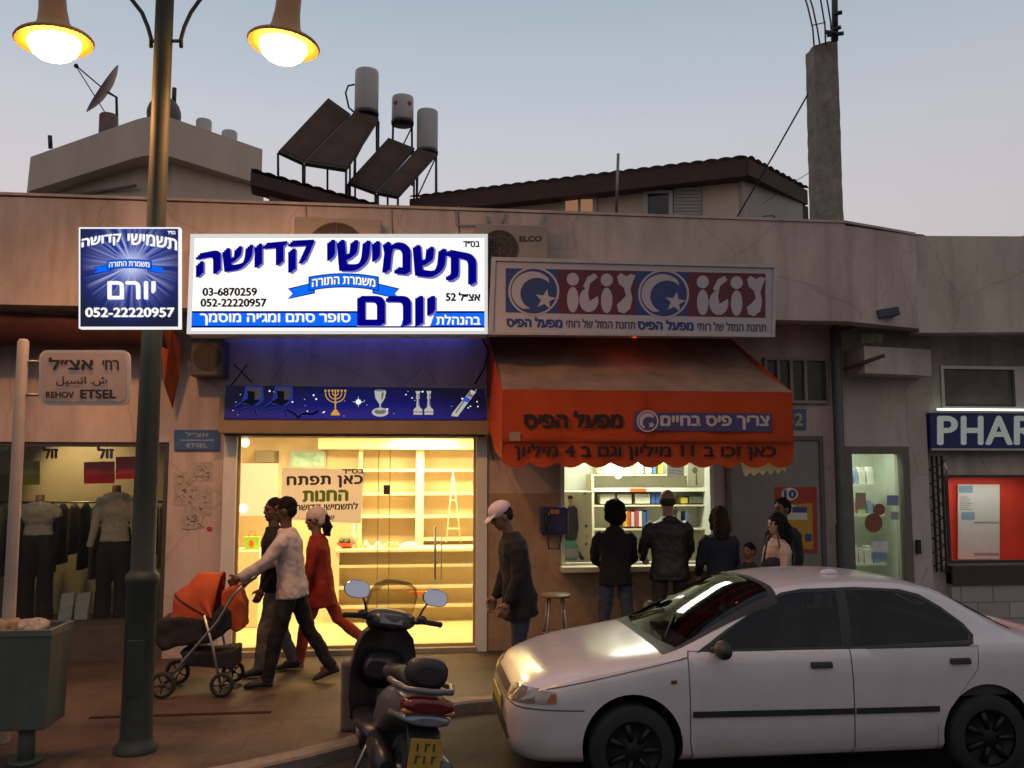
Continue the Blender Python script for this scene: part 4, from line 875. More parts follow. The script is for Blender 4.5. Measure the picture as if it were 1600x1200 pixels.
# payphone
t = thing('wall_payphone', 'dark blue payphone box on the tiled wall left of the kiosk', 'payphone', P(867, 815, WY - .1)); a, b = P(846, 836, WY - .18), P(888, 792, WY - .18)
MB(mat('phone_blue', (.03, .04, .13), .35)).box(a.x, b.x, WY - .2, WY - .006, a.z, b.z).build('housing', t, bevel=.025)
MB(mat('phone_orange', (.6, .22, .05), .5)).prism([P(x, y, WY - .203) for x, y in rrect(860, 796, 874, 803, 2)], (0, .003, 0)).build('badge', t)
MB(black).tube([(a.x + .06, WY - .23, b.z - .06), (a.x + .05, WY - .24, (a.z + b.z) / 2), (a.x + .06, WY - .23, a.z + .06)], [.03, .018, .03], 8).build('handset', t)
MB(black).tube([(a.x + .06, WY - .22, a.z + .05), (a.x + .08, WY - .2, a.z - .15), (a.x + .2, WY - .15, a.z - .16), (a.x + .25, WY - .1, a.z)], .008, 6).build('cord', t)

# ---------------------------------------------------------------- clothes shop
t = thing('clothes_room', 'dim clothes shop interior behind its window', 'shop interior', (-4.3, 11.5, .15))
cw = wt('clothes_wall', (.36, .29, .18)); CX0, CX1, CZ0, CZ1 = -6.2, XA, .5, 2.47
MB(cw).box(CX0 - .2, CX1, 12.6, 12.7, .15, 2.75).box(CX0 - .3, CX0 - .2, WY + .2, 12.7, .15, 2.75).box(CX1 - .05, CX1, WY + .2, 12.6, .15, 2.75).build('wall', t)
MB(cw).box(CX0 - .3, CX1, WY + .2, 12.7, 2.75, 2.8).build('ceiling', t); MB(wt('clothes_floor', (.1, .08, .06))).box(CX0 - .2, CX1 - .05, WY + .2, 12.6, .15, .2).build('floor', t)
MB(mat('clothes_base', (.08, .065, .05), .7, var=.2)).box(CX0, CX1, WY, WY + .2, .146, CZ0).build('base_wall', t)
t2 = thing('clothes_window', 'wide dark framed display window of the clothes shop', 'shop window', (-4.3, WY, .5))
frame(MB(mat('dark_frame', (.06, .05, .045), .5)), CX0, CX1, CZ0, CZ1, WY + .02, .05, .06).build('frame', t2); MB(winglass).box(CX0 + .05, CX1 - .05, WY + .05, WY + .06, CZ0 + .05, CZ1 - .05).build('pane', t2)
pz = P(120, 700, 12.2); lamp('SPOT', 'clothes_spot', (P(85, 690, 11.9).x, 11.75, 2.6), 60, (1, .72, .35), .04, (R(55), 0, R(-15)), spot=R(95))
p = P(86, 694, 11.75); c = thing('track_spot', 'spotlight washing the back wall of the clothes shop', 'spotlight', (p.x, p.y, 2.7)); MB(black).lathe([(.03, .0), (.05, -.1), (.045, -.1)], (p.x, p.y, 2.72), 12).build('housing', c); MB(emit('spot_bright')).ell((p.x, p.y, 2.625), (.035, .035, .012)).build('bulb', c)
lamp('AREA', 'clothes_light', (-4.2, 10.6, 2.68), 3, (1, .75, .45), 1.5, (0, 0, 0), sy=.3)
def mannequin(px, py_sh, py_waist, kind, lab):
    """headless dressed mannequin; px centre, photo rows of shoulder and waist on plane y"""
    Y = 10.75; sh_ = P(px, py_sh, Y); wz = P(px, py_waist, Y).z; x = sh_.x; z = sh_.z
    c = thing('mannequin', lab, 'mannequin', (x, Y, .2), group='mannequins in the clothes shop window')
    top = mat('knit_white', (.36, .34, .31), .9, var=.12, scale=20, bump=.4, bscale=120); tr = mat('trouser_dark', (.02, .018, .02), .9, var=.2, scale=15)
    skin_ = mat('mannequin_skin', (.3, .17, .1), .5)
    b = MB(skin_); b.tube([(x, Y, z - .06), (x, Y, z + .02), (x, Y, z + .1)], [.06, .05, .045], 12); b.build('neck', c)
    b = MB(top)
    rr = [(.05, z + .03), (.12, z), (.155, z - .07), (.15, z - .2), (.125, (z + wz) / 2 - .05), (.14, wz + .03), (.15, wz)]
    b.loft([[(x + r * math.cos(2 * math.pi * k / 18) * (1.15 if r > .1 else 1), Y + r * .7 * math.sin(2 * math.pi * k / 18), zz) for k in range(18)] for r, zz in rr])
    for sg in (-1, 1):
        if kind: b.tube([(x + sg * .15, Y, z - .04), (x + sg * .2, Y, z - .2), (x + sg * .22, Y - .02, z - .38), (x + sg * .25, Y - .05, wz - .06)], [.062, .055, .047, .04], 10)
        else: b.tube([(x + sg * .14, Y, z - .03), (x + sg * .19, Y, z - .1), (x + sg * .2, Y, z - .16)], [.055, .06, .062], 10)
    b.build('top', c, remesh=.014, smooth=3, wrinkle=.02, wscale=.07)
    b = MB(tr)
    for sg in (-1, 1): b.tube([(x + sg * .05, Y, wz), (x + sg * .085, Y, wz - .15), (x + sg * .1, Y, wz - .5), (x + sg * .11, Y + .01, .24)], [.1, .11, .085, .1], 12)
    b.ell((x, Y, wz - .06), (.16, .11, .1)); b.build('trousers', c, remesh=.016, smooth=3, wrinkle=.015)
    for sg in (-1, 1): MB(black).ell((x + sg * .11, Y - .05, .225), (.045, .11, .03)).build('shoe', c)
mannequin(62, 787, 837, 0, 'mannequin in a cropped white top and dark flared trousers behind the sign pole')
mannequin(182, 772, 846, 1, 'mannequin in a long sleeved white cardigan and dark trousers beside the lamp post')
for nm, lab, m, q in (('sale_sign', 'red sale sheet hanging left of the lamp post in the clothes window', mat('sale_red', (.5, .02, .03), .7), (131, 722, 179, 755)), ('sale_sign', 'red sale sheet partly behind the lamp post, hung higher', mat('sale_red'), (181, 714, 216, 748)), ('sale_sign', 'olive green sale sheet hanging beside the pole in the clothes window', mat('sale_green', (.16, .17, .02), .7), (30, 721, 62, 757)), ('sale_sign', 'small teal card high at the left of the clothes window', mat('sale_teal', (.1, .35, .28), .7), (0, 690, 11, 704))):
    slab(nm, lab, 'sale sign', [(q[0], q[1]), (q[2], q[1] - 1), (q[2], q[3]), (q[0], q[3] + 1)], 10.4, m, 'sale sheets in the clothes window')
tx1 = thing('window_lettering', 'dark Hebrew word for cheap on the clothes shop window glass, left', 'lettering', P(79, 707, WY + .04)); m_ = MB(black); write(m_, heb('זול'), (68, 716, 90, 698), pxfn(WY + .048), .002, 1.2); m_.build('letters', tx1)
tx1 = thing('window_lettering', 'blue Hebrew word for cheap on the clothes shop glass above the red sheet', 'lettering', P(165, 707, WY + .04)); m_ = MB(mat('letter_blue', (.04, .05, .12), .6)); write(m_, heb('זול'), (153, 716, 177, 698), pxfn(WY + .048), .002, 1.4); m_.build('letters', tx1)
# hanging clothes, bags and rack at the back
c = thing('clothes_rack', 'dark rail of hanging garments at the back of the clothes shop', 'clothes rack', (-3.7, 12, .2)); MB(greym).tube([(-5.4, 12, 1.75), (-2.9, 12, 1.75)], .015, 8).build('rail', c)
for x in (-5.4, -2.9): MB(greym).tube([(x, 12, .2), (x, 12, 1.75)], .015, 8).build('post', c)
random.seed(11)
for k in range(17):
    x = -5.25 + k * .14; l = random.uniform(.6, .95); col = random.choice([(.04, .035, .04), (.06, .05, .06), (.16, .13, .11), (.3, .27, .25), (.03, .05, .05), (.2, .14, .06)])
    o = MB(mat('garment_%d' % int(col[0] * 1000), col, .9, var=.2, scale=10)).loft([[(x + .03 * s1 * math.cos(a_ * math.pi / 4), 12 + s2 * math.sin(a_ * math.pi / 4), z) for a_ in range(8)] for s1, s2, z in ((.6, .03, 1.74), (1.2, .2, 1.66), (1.3, .21, 1.4), (1.4, .23, 1.73 - l))]).build('garment')
    tag(o, ('pale' if col[0] > .2 else 'dark') + ' garment hanging on the back rail of the clothes shop', 'garment', 'garments on the clothes rail ' + ('pale' if col[0] > .2 else 'dark'))
for px, py, lab in ((103, 945, 'pale paper bag leaning between the two mannequins'), (128, 945, 'second pale paper bag beside the dark leg of the cardigan mannequin')):
    p = P(px, py + 20, 10.6); o = MB(PM['grey']).hexa([(p.x - .07, 10.55, .5), (p.x + .07, 10.55, .5), (p.x + .07, 10.63, .5), (p.x - .07, 10.63, .5), (p.x - .05, 10.58, .78), (p.x + .09, 10.58, .8), (p.x + .09, 10.62, .8), (p.x - .05, 10.62, .78)]).build('paper_bag'); tag(o, lab, 'bag')
MB(mat('clothes_base')).box(CX0, CX1 - .05, WY + .2, WY + .95, .2, .49).build('window_platform', t)
# ---------------------------------------------------------------- street lamp (twin head, sodium)
LB = G(212, 1172, .15); lx, ly = LB.x, LB.y
gp = mat('lamp_green', (.032, .04, .033), .62, metal=.1, var=.2, scale=6); gcap = mat('lamp_brown', (.45, .22, .09), .5, var=.1)
t = thing('street_lamp', 'tall dark green twin headed street lamp with glowing orange bowls', 'street lamp', (lx, ly, .15))
prof = [(.155, 0), (.155, .03), (.125, .06), (.113, .1), (.108, .5), (.107, 1.18), (.12, 1.2), (.12, 1.25), (.1, 1.27), (.086, 1.3), (.083, 2.0), (.07, 3.3), (.068, 5.2), (.068, 6.6)]
MB(gp).lathe([(r, z) for r, z in prof], (lx, ly, .15), 28).build('pole', t)
MB(gp).box(lx - .06, lx + .06, ly - .112, ly - .1, .55, .95).build('access_door', t, bevel=.004)
heads = [P(85, 66, ly), P(443, 71, ly)]
sod = emit('sodium_bowl', (1, .42, .045), 46)
for hp, sg in zip(heads, (-1, 1)):
    tilt = Matrix.Rotation(R(5) * -sg * -1, 4, 'Y')
    axv = (tilt @ Vector((0, 0, 1)))
    z0 = hp
    a = MB(gcap).lathe([(.275, -.005), (.285, .01), (.27, .03), (.2, .05), (.15, .09), (.115, .16), (.1, .27), (.095, .45), (.08, .55), (.03, .6), (0, .6)], z0, 28, ax=axv); a.lathe([(.275, -.005), (.2, .02), (.02, .03)], z0, 28, ax=axv)
    a.build('lamp_hood', t)
    MB(sod).lathe([(.19, .0), (.188, -.03), (.165, -.075), (.12, -.115), (.06, -.135), (0, -.14)], z0, 24, ax=axv).build('lamp_bowl', t)
    top = z0 + axv * .55
    arm = [(lx + sg * .05, ly, 5.95), (lx + sg * .2, ly, 6.25), (lx + sg * .5, ly, 6.42), (top.x - sg * .12, ly, 6.3), (top.x, ly, top.z + .18), (top.x, ly, top.z - .02)]
    MB(gp).tube(arm, .03, 10).build('arm', t)
    # curled bracket by the pole
    pts = [P(x, y, ly) for x, y in (((283, 74), (283, 60), (288, 42), (298, 20), (312, 0), (330, -22), (350, -40)) if sg > 0 else ((236, 74), (236, 60), (231, 42), (222, 20), (208, 2), (190, -20), (170, -38)))]
    MB(gp).tube(pts, .016, 8).tube([(lx, ly, P(250, 64, ly).z), P(283 if sg > 0 else 236, 64, ly)], .014, 8).build('bracket', t)
    l = lamp('SPOT', 'sodium_light', z0 - axv * .16, 245, (1, .44, .16), .12, (0, 0, 0), spot=R(165))
tag(MB(gp).tube([(lx, ly - .002, P(245, 434, ly).z), (lx, ly - .002, P(245, 438, ly).z)], .09, 20).build('clamp_band'), 'clamp band holding the square sign to the lamp post', 'clamp')
# ---------------------------------------------------------------- street name sign on its white pole
YN = 7.2
t = thing('street_name_sign', 'white street name plate REHOV ETSEL on a white pole behind the litter bin', 'street sign', (P(20, 980, YN).x, YN, .15))
px0 = P(13, 980, YN).x
MB(mat('pole_white', (.30, .26, .24), .5, var=.1)).lathe([(.055, 0), (.055, .82), (.047, .84), (.044, 1.2), (.042, P(30, 530, YN).z - .17), (.03, P(30, 530, YN).z - .15)], (px0, YN, .15), 16).build('pole', t)
pm = mat('plate_white', (.46, .33, .28), .5, var=.06); 
MB(mat('plate_edge', (.5, .44, .42), .4)).prism([P(x, y, YN - .01) for x, y in rrect(61, 547, 203, 633, 13)], (0, .03, 0)).build('plate_rim', t)
m_ = MB(pm); pxpoly(m_, rrect(65, 551, 197, 628, 10), YN - .01, .003); m_.build('plate', t)
m_ = MB(mat('plate_ink', (.03, .02, .02), .6)); FN = pxfn(YN - .012)
write(m_, heb('אצ״ל'), (77, 577, 145, 559), FN, .004, 1.1); write(m_, heb('רח׳'), (160, 578, 185, 563), FN, .004, .7)
write(m_, 'ﺵ. ﺍﺗﺴﻴﻞ'[::-1], (88, 603, 167, 588), FN, .004, .3); write(m_, 'REHOV', (72, 621, 115, 612), FN, .004, .5); write(m_, 'ETSEL', (126, 622, 181, 609), FN, .004, .9)
m_.build('lettering', t)
MB(greym).tube([P(30, 565, YN), P(62, 565, YN)], .012, 6).tube([P(30, 617, YN), P(62, 617, YN)], .012, 6).build('bracket', t)
# ---------------------------------------------------------------- litter bin
BC = G(40, 1190, .15); YBn = BC.y
bx1 = P(78, 1060, YBn - .2).x; bx0 = bx1 - .72; zt, zb_ = P(60, 985, YBn - .2).z, P(60, 1143, YBn - .2).z
t = thing('litter_bin', 'square grey green litter bin on a short post, heaped with rubbish', 'litter bin', (BC.x, YBn, .15))
bm_ = mat('bin_green', (.07, .085, .075), .55, var=.2, scale=5, streak=.4)
b = MB(bm_); y0, y1 = YBn - .2, YBn + .2
b.hexa([(bx0 + .025, y0 + .02, zb_), (bx1 - .025, y0 + .02, zb_), (bx1 - .025, y1 - .02, zb_), (bx0 + .025, y1 - .02, zb_), (bx0 + .01, y0 + .01, zt - .04), (bx1 - .01, y0 + .01, zt - .04), (bx1 - .01, y1 - .01, zt - .04), (bx0 + .01, y1 - .01, zt - .04)]); b.build('body', t, bevel=.012)
b = MB(mat('bin_rim', (.1, .115, .1), .5, var=.15))
b.box(bx0, bx1, y0, y0 + .03, zt - .04, zt).box(bx0, bx1, y1 - .03, y1, zt - .04, zt).box(bx0, bx0 + .03, y0 + .03, y1 - .03, zt - .04, zt).box(bx1 - .03, bx1, y0 + .03, y1 - .03, zt - .04, zt); b.build('rim', t)
MB(bm_).tube([(BC.x, YBn, .15), (BC.x, YBn, zb_ + .01)], .055, 14).tube([(BC.x, YBn, .147), (BC.x, YBn, .17)], .11, 14).build('post', t)
random.seed(21)
for k, (fx, lab, cn_) in enumerate(((.25, 'crumpled pale paper on top of the litter bin, towards its pole side', 'crumpled paper'), (.5, 'crumpled brown bag lying in the middle of the litter bin', 'paper bag'), (.78, 'crumpled white paper near the street end of the litter bin', 'crumpled paper'))):
    x = bx0 + .08 + (bx1 - bx0 - .16) * fx
    o = MB(mat('waste_brown', (.2, .14, .09), .9, var=.3, scale=20) if k == 1 else mat('waste_pale', (.27, .23, .2), .9, var=.35, scale=20)).ell((x, YBn, zt - .01), (.11, .12, .06), 12, 8).build('crumpled_paper', remesh=.014, wrinkle=.08, wscale=.06); tag(o, lab, cn_)
# ---------------------------------------------------------------- facade fittings
def ac(cx, cy, r, q, lab, txt=None):
    t = thing('air_conditioner', lab, 'air conditioner', P(cx, cy, 9.12)); a, b = P(q[0], q[3], 9.1), P(q[2], q[1], 9.1)
    MB(mat('ac_case', (.31, .25, .22), .6, var=.08)).box(a.x, b.x, 9.1, 9.297, a.z, b.z).build('case', t, bevel=.015)
    c = P(cx, cy, 9.1); rr = r / 146
    MB(mat('fan_dark', (.05, .035, .03), .7)).lathe([(rr, -.006), (0, -.006)], c, 32, ax=(0, 1, 0)).build('fan_opening', t)
    g = MB(mat('grille_grey', (.2, .17, .15), .5))
    for k in range(1, 4): g.tube([c + Vector((rr * k / 3.1 * math.cos(a_ * math.pi / 12), -.012, rr * k / 3.1 * math.sin(a_ * math.pi / 12))) for a_ in range(25)], .0025, 4)
    for a_ in range(0, 360, 45): g.tube([c + Vector((0, -.012, 0)), c + Vector((rr * math.cos(R(a_)), -.012, rr * math.sin(R(a_))))], .0025, 4)
    g.build('grille', t)
    if txt: m_ = MB(mat('plate_ink')); write(m_, txt, (812, 377, 846, 369), pxfn(9.1), .004, .5); m_.build('lettering', t)
ac(525, 392, 44, (458, 342, 596, 440), 'beige air conditioner half hidden behind the white shop sign')
ac(781, 388, 29, (744, 352, 856, 440), 'beige air conditioner marked ELCO behind the lottery sign', 'ELCO')
t = thing('service_pipes', 'thin grey pipes on the canopy above the lottery air conditioner', 'pipes', P(780, 345, 9.25))
for seg in (((712, 330), (713, 352), (845, 354), (852, 336)), ((762, 338), (765, 352)), ((790, 334), (784, 352))): MB(greym).tube([P(x, y, 9.27) for x, y in seg], .012, 6).build('pipe', t)
t = thing('wall_cabinet', 'dark grey box unit on brackets left of the blue lit wall', 'utility box', P(322, 556, 9.9)); a, b = P(298, 588, 9.85), P(352, 530, 9.85)
MB(mat('box_grey', (.09, .08, .09), .5, var=.1)).box(a.x, b.x, 9.8, WY - .005, a.z, b.z).build('case', t, bevel=.015); MB(mat('fan_dark')).lathe([(.15, -.006), (0, -.006)], ((a.x + b.x) / 2, 9.8, (a.z + b.z) / 2), 24, ax=(0, 1, 0)).build('fan_opening', t)
# folded awning of the clothes shop: rolled dark cloth under the canopy + orange side flap
dk = mat('awning_maroon', (.07, .02, .018), .85, var=.25, scale=5)
t = thing('folded_awning', 'folded dark maroon awning under the canopy over the clothes shop', 'awning', (-4.5, 9.8, 3.5))
za, zb2 = P(100, 492, 9.55).z, P(100, 545, 9.7).z; xe = P(262, 520, 9.6).x
vs = []; nx = 40
pr = [(9.5, za), (9.46, za - .06), (9.52, za - .2), (9.62, zb2 + .03), (9.7, zb2), (9.72, zb2 + .06)]
for (y, z) in pr:
    for i in range(nx + 1): x = -8.5 + (xe + 8.5) * i / nx; vs.append((x, y + .012 * math.sin(i * 1.7), z + .012 * math.sin(i * .9)))
MB(dk).add(vs, [(j * (nx + 1) + i, j * (nx + 1) + i + 1, (j + 1) * (nx + 1) + i + 1, (j + 1) * (nx + 1) + i) for j in range(len(pr) - 1) for i in range(nx)], True).build('cloth', t)
MB(greym).tube([(-8.5, 9.75, za - .1), (xe, 9.75, za - .1)], .03, 8).build('roller', t)
MB(mat('flap_orange', (.33, .07, .02), .8, var=.2, scale=6)).add([P(x, y, Y) for x, y, Y in ((250, 512, 9.55), (268, 512, 9.6), (282, 540, 9.75), (280, 590, 9.9), (270, 640, 9.95), (256, 600, 9.7))], [(0, 1, 2, 3, 4, 5)]).build('side_flap', t)
t = thing('folding_arms', 'crossed dark folding awning arms left of the blue lit wall', 'awning bracket', P(376, 585, 9.84))
for (a, b) in (((366, 570), (394, 598)), ((386, 570), (360, 604))): MB(darkm).tube([P(*a, 9.82), P(*b, 9.86)], .009, 6).build('arm', t)
# blue number plates
t = thing('street_number_plate', 'blue enamel notice plate on the pier left of the bright shop', 'plate', P(307, 688, WY)); MB(mat('plate_blue', (.05, .12, .3), .4, var=.08)).prism([P(x, y, WY - .03) for x, y in ((272, 703), (343, 703), (343, 672), (272, 672))], (0, .028, 0)).build('plate', t)
m_ = MB(mat('plate_pale', (.3, .4, .5), .6)); write(m_, heb('אצ״ל'), (290, 682, 325, 675), pxfn(WY - .03), .003, .4); pxpoly(m_, [(282, 687), (334, 687), (334, 688.5), (282, 688.5)], WY - .03, .003); write(m_, 'ETSEL', (292, 699, 324, 693), pxfn(WY - .03), .003, .3); m_.build('lettering', t)
t = thing('house_number', 'small blue house number plate 52 right of the orange awning', 'plate', P(1245, 655, WY)); MB(mat('plate_blue')).prism([P(x, y, WY - .02) for x, y in ((1222, 671), (1260, 671), (1260, 639), (1222, 639))], (0, .018, 0)).build('plate', t)
m_ = MB(mat('plate_yellow', (.5, .45, .15), .6)); write(m_, '52', (1229, 665, 1254, 646), pxfn(WY - .02), .003, .9); m_.build('lettering', t)
# small barred window, shutter panel and poster right of the kiosk
t = thing('barred_window', 'small window with pale bars above the house number plate', 'window', P(1242, 595, WY)); a, b = P(1194, 630, WY - .02), P(1292, 560, WY - .02)
MB(mat('dull_pane', (.05, .055, .04), .3, var=.3)).box(a.x, b.x, WY - .02, WY - .004, a.z, b.z).build('pane', t); f = frame(MB(mat('bar_paint', (.3, .26, .22), .6)), a.x, b.x, a.z, b.z, WY - .06, .035, .04)
for px in (1214, 1234, 1256): x = P(px, 595, WY).x; f.box(x - .018, x + .018, WY - .058, WY - .02, a.z + .035, b.z - .035)
zz = P(1240, 597, WY).z; f.build('frame', t)
t = thing('metal_door', 'grey sheet metal door behind the people right of the kiosk', 'door', P(1210, 800, WY)); a, b = P(1146, 1005, WY), P(1277, 688, WY)
MB(mat('door_grey', (.26, .24, .21), .6, var=.15, scale=3, streak=.4)).box(a.x, b.x, WY - .025, WY - .003, .15, b.z).build('leaf', t); frame(MB(mat('door_trim', (.14, .12, .11), .6)), a.x - .05, b.x + .05, .14, b.z + .05, WY - .05, .05, .046).build('frame', t)
t = thing('ten_poster', 'red and yellow poster with a blue number 10 on the metal door', 'poster', P(1245, 810, WY - .04)); YPn = WY - .032
MB(mat('poster_red', (.42, .05, .03), .6, var=.1)).prism([P(x, y, YPn) for x, y in ((1211, 864), (1278, 864), (1276, 761), (1211, 761))], (0, .006, 0)).build('sheet', t)
m_ = MB(mat('poster_yellow', (.55, .3, .03), .6, var=.15)); pxpoly(m_, [(1220, 858), (1271, 858), (1269, 786), (1220, 790)], YPn, .002); m_.use(PM['cream']); pxpoly(m_, circ(1234, 772, 13, 10), YPn, .002); pxpoly(m_, [(1226, 812), (1262, 812), (1260, 800), (1232, 785), (1226, 798)], YPn, .003)
m_.use(mat('poster_blue', (.05, .07, .25), .6)); write(m_, '10', (1226, 778, 1243, 766), pxfn(YPn), .004, 1.2); pxpoly(m_, [(1238, 801), (1261, 801), (1261, 792), (1238, 792)], YPn, .004); pxpoly(m_, [(1258, 846), (1268, 846), (1268, 834), (1258, 834)], YPn, .004); m_.build('print', t)
tag(MB(mat('fringe_cream', (.62, .48, .28), .8, trans=.4)).poly([P(x, y, 8.75) for x, y in ((1158, 722), (1226, 724), (1228, 738), (1222, 733), (1216, 741), (1211, 734), (1204, 742), (1198, 735), (1192, 743), (1186, 737), (1178, 744), (1172, 738), (1166, 745), (1161, 738))]).build('ragged_strip'), 'ragged cream strip hanging below the right end of the orange awning', 'lining')  # ragged translucent cream strip below the valance
# peeling bills on the pier
random.seed(9)
for k, (x0, y0, x1, y1, lab) in enumerate(((300, 722, 333, 752, 'pale bill pasted below the blue plate on the pier'), (272, 738, 300, 790, 'torn handbill at the left edge of the bill pasted pier'), (290, 760, 331, 806, 'large crumpled pale bill in the middle of the pier'), (284, 800, 318, 826, 'lowest torn scrap of paper on the bill pasted pier'))):
    pts = []
    for (ax_, ay_), (bx_, by_) in zip(((x0, y0), (x1, y0), (x1, y1), (x0, y1)), ((x1, y0), (x1, y1), (x0, y1), (x0, y0))):
        for s_ in range(5): pts.append((ax_ + (bx_ - ax_) * s_ / 5 + random.uniform(-2, 2), ay_ + (by_ - ay_) * s_ / 5 + random.uniform(-2, 2)))
    t = thing('torn_bill', lab, 'bill', P((x0 + x1) / 2, (y0 + y1) / 2, WY), group=None)
    m_ = MB(mat('bill_paper', (.42, .36, .32), .9, var=.25, scale=18)); m_.prism([P(x, y, WY - .004 - .0015 * k) for x, y in pts], (0, .0012, 0)); m_.build('sheet', t)
    m_ = MB(ink)
    for r_ in range(4):
        yy = y0 + 6 + r_ * (y1 - y0 - 8) / 4
        for q_ in range(random.randint(2, 4)):
            xx = random.uniform(x0 + 3, x1 - 9); pxstroke(m_, [(xx, yy), (xx + random.uniform(2, 6), yy + random.uniform(-2, 2)), (xx + random.uniform(2, 7), yy + random.uniform(0, 5))], .8, WY - .004 - .0015 * k, .003)
    m_.build('print', t)
tag(MB(mat('bill_red', (.45, .03, .03), .7)).prism([P(x, y, WY - .012) for x, y in circ(327, 826, 4.5, 3.2, n=12)], (0, .001, 0)).build('red_sticker'), 'small round red sticker low on the bill pasted pier', 'sticker')
# pole with floodlight right of the kiosk
YPp = 9.95
t = thing('service_pole', 'dark grey steel pole with a tilted arm and floodlight under the canopy corner', 'pole', (P(1318, 890, YPp).x, YPp, .15)); x = P(1318, 890, YPp).x
MB(pipe_m).lathe([(.075, 0), (.075, 1.35), (.062, 1.4), (.06, P(1310, 512, YPp).z - .15), (.03, P(1310, 512, YPp).z - .13)], (x, YPp, .15), 18).build('pole', t)
MB(mat('rust_bar', (.14, .06, .04), .8, var=.3)).tube([P(1318, 578, YPp - .05), P(1382, 555, 9.6)], .024, 8).build('arm', t)
MB(pipe_m).tube([P(1312, 515, YPp), P(1330, 512, YPp), P(1352, 497, 9.7), P(1372, 490, 9.6)], .022, 8).build('bracket', t)
MB(mat('flood_blue', (.06, .08, .12), .4, metal=.3)).obox(P(1384, 490, 9.5), (.12, -.02, .02), (.01, .09, 0), (-.01, 0, .05)).build('floodlight', t, bevel=.012)
tag(MB(mat('plaque_olive', (.13, .12, .06), .6, var=.3, scale=20)).prism([P(x, y, 9.72) for x, y in ((1344, 537), (1379, 536), (1380, 522), (1346, 520))], (0, .02, 0)).build('small_plaque'), 'small dark plaque on the beam above the pharmacy side door', 'plaque')
tag(MB(black).tube([P(x, y, Y) for x, y, Y in ((1391, 372, 9.58), (1386, 400, 9.56), (1380, 440, 9.55), (1372, 452, 9.54))], .012, 6).build('drooping_cable'), 'black cable drooping down the pharmacy canopy corner', 'cable')
# accordion grille beside the red window
t = thing('folded_grille', 'black folded security grille beside the red pharmacy window', 'grille', P(1466, 800, 10.3)); g = MB(black); a, b = P(1458, 905, 10.3), P(1472, 712, 10.3)
for k in range(4): x = a.x + (b.x - a.x) * k / 3; g.box(x - .008, x + .008, 10.3, 10.33, .92, b.z)
for k in range(16): z = .95 + (b.z - 1.0) * k / 16; g.obox(((a.x + b.x) / 2, 10.31 - .012 * (k % 2), z), ((b.x - a.x) / 2, 0, .05 if k % 2 else -.05), (0, .004, 0), (0, 0, .008))
g.build('bars', t)
tag(MB(alum).tube([P(1472, 715, 10.3), P(1480, 735, 10.25), P(1476, 750, 10.3)], .012, 6).build('grille_hook'), 'pale bent hook above the folded grille', 'hook')

# ---------------------------------------------------------------- roofs and houses behind
t = thing('apartment_house', 'pale rendered apartment house with a stepped roof edge behind the lamp post', 'building', (-3, 19, 0))
def PD(px, py, d):   # point at axial depth d
    v = _f + _r * ((px - 800) / FPX) - _u * ((py - 600) / FPX); return v * d + Vector((0, 0, EYE))
Lc, Cl, Cr, Rc = PD(48, 238, 20.5), PD(212, 187, 18.3), PD(268, 186, 18.2), PD(410, 238, 20.0)
def slabwall(mb, a, b, z0, z1, th=.3):
    d = Vector((b.x - a.x, b.y - a.y, 0)).normalized(); nrm = Vector((-d.y, d.x, 0)) * th
    mb.hexa([(a.x, a.y, z0), (b.x, b.y, z0), (b.x + nrm.x, b.y + nrm.y, z0), (a.x + nrm.x, a.y + nrm.y, z0), (a.x, a.y, z1), (b.x, b.y, z1), (b.x + nrm.x, b.y + nrm.y, z1), (a.x + nrm.x, a.y + nrm.y, z1)])
ztop = Cl.z; zlow = ztop - .82
m_ = MB(plaster_far)
m_.prism([(p.x, p.y, 0) for p in (PD(66, 300, 20.9), PD(215, 300, 18.75), PD(268, 300, 18.5), PD(412, 300, 20.2), PD(390, 300, 30), PD(60, 300, 30))], (0, 0, zlow - .0)); m_.build('wall', t)
mid = [(Cl + (Cr - Cl) * k / 4) + Vector((0, -.12 * math.sin(math.pi * k / 4), 0)) for k in range(5)]
m_ = MB(plaster_far); outl = [Lc] + mid + [Rc, PD(400, 230, 30), PD(40, 230, 31)]
m_.prism([(p.x, p.y, zlow) for p in outl], (0, 0, ztop - zlow)); m_.build('roof_band', t)
MB(mat('ledge', (.2, .17, .15), .9)).tube([PD(115, 305, 20.1) , PD(212, 290, 18.6)], .035, 6).tube([PD(318, 265, 19.0), PD(375, 254, 19.6)], .04, 6).build('ledge', t)
MB(fasciawood).tube([PD(366, 300, 19.9), PD(372, 256, 19.9)], .06, 6).build('downpipe', t)
# roof items
p = PD(166, 194, 19.6); t = thing('satellite_dish', 'brown satellite dish on a mast on the apartment roof', 'satellite dish', p)
c = PD(170, 145, 19.6); ax = (_r * -.74 + _u * .5 - _f * .42).normalized()
o = MB(mat('dish_brown', (.2, .13, .11), .5, var=.1)).lathe([(0, 0), (.25, .02), (.45, .07), (.62, .14), (.63, .15), (.44, .09), (.25, .04), (0, .015)], c, 28, ax=ax); o.build('dish', t)
MB(darkm).tube([PD(183, 196, 19.6), PD(182, 152, 19.6), c], .03, 8).build('mast', t); MB(darkm).tube([c - ax * -.1, c + ax * .75 + Vector((0, 0, .1))], .015, 6).ell(c + ax * .76 + Vector((0, 0, .1)), .05).tube([c + Vector((0, 0, -.55)), c + ax * .75 + Vector((0, 0, .08))], .012, 5).build('feed_arm', t)
p = PD(169, 200, 19.4); tag(MB(mat('chimney_brown', (.2, .13, .12), .8, var=.15)).lathe([(.19, -.2), (.19, .27), (.17, .3), (0, .3)], p, 18).build('roof_drum'), 'short brown drum on the roof below the satellite dish', 'drum')
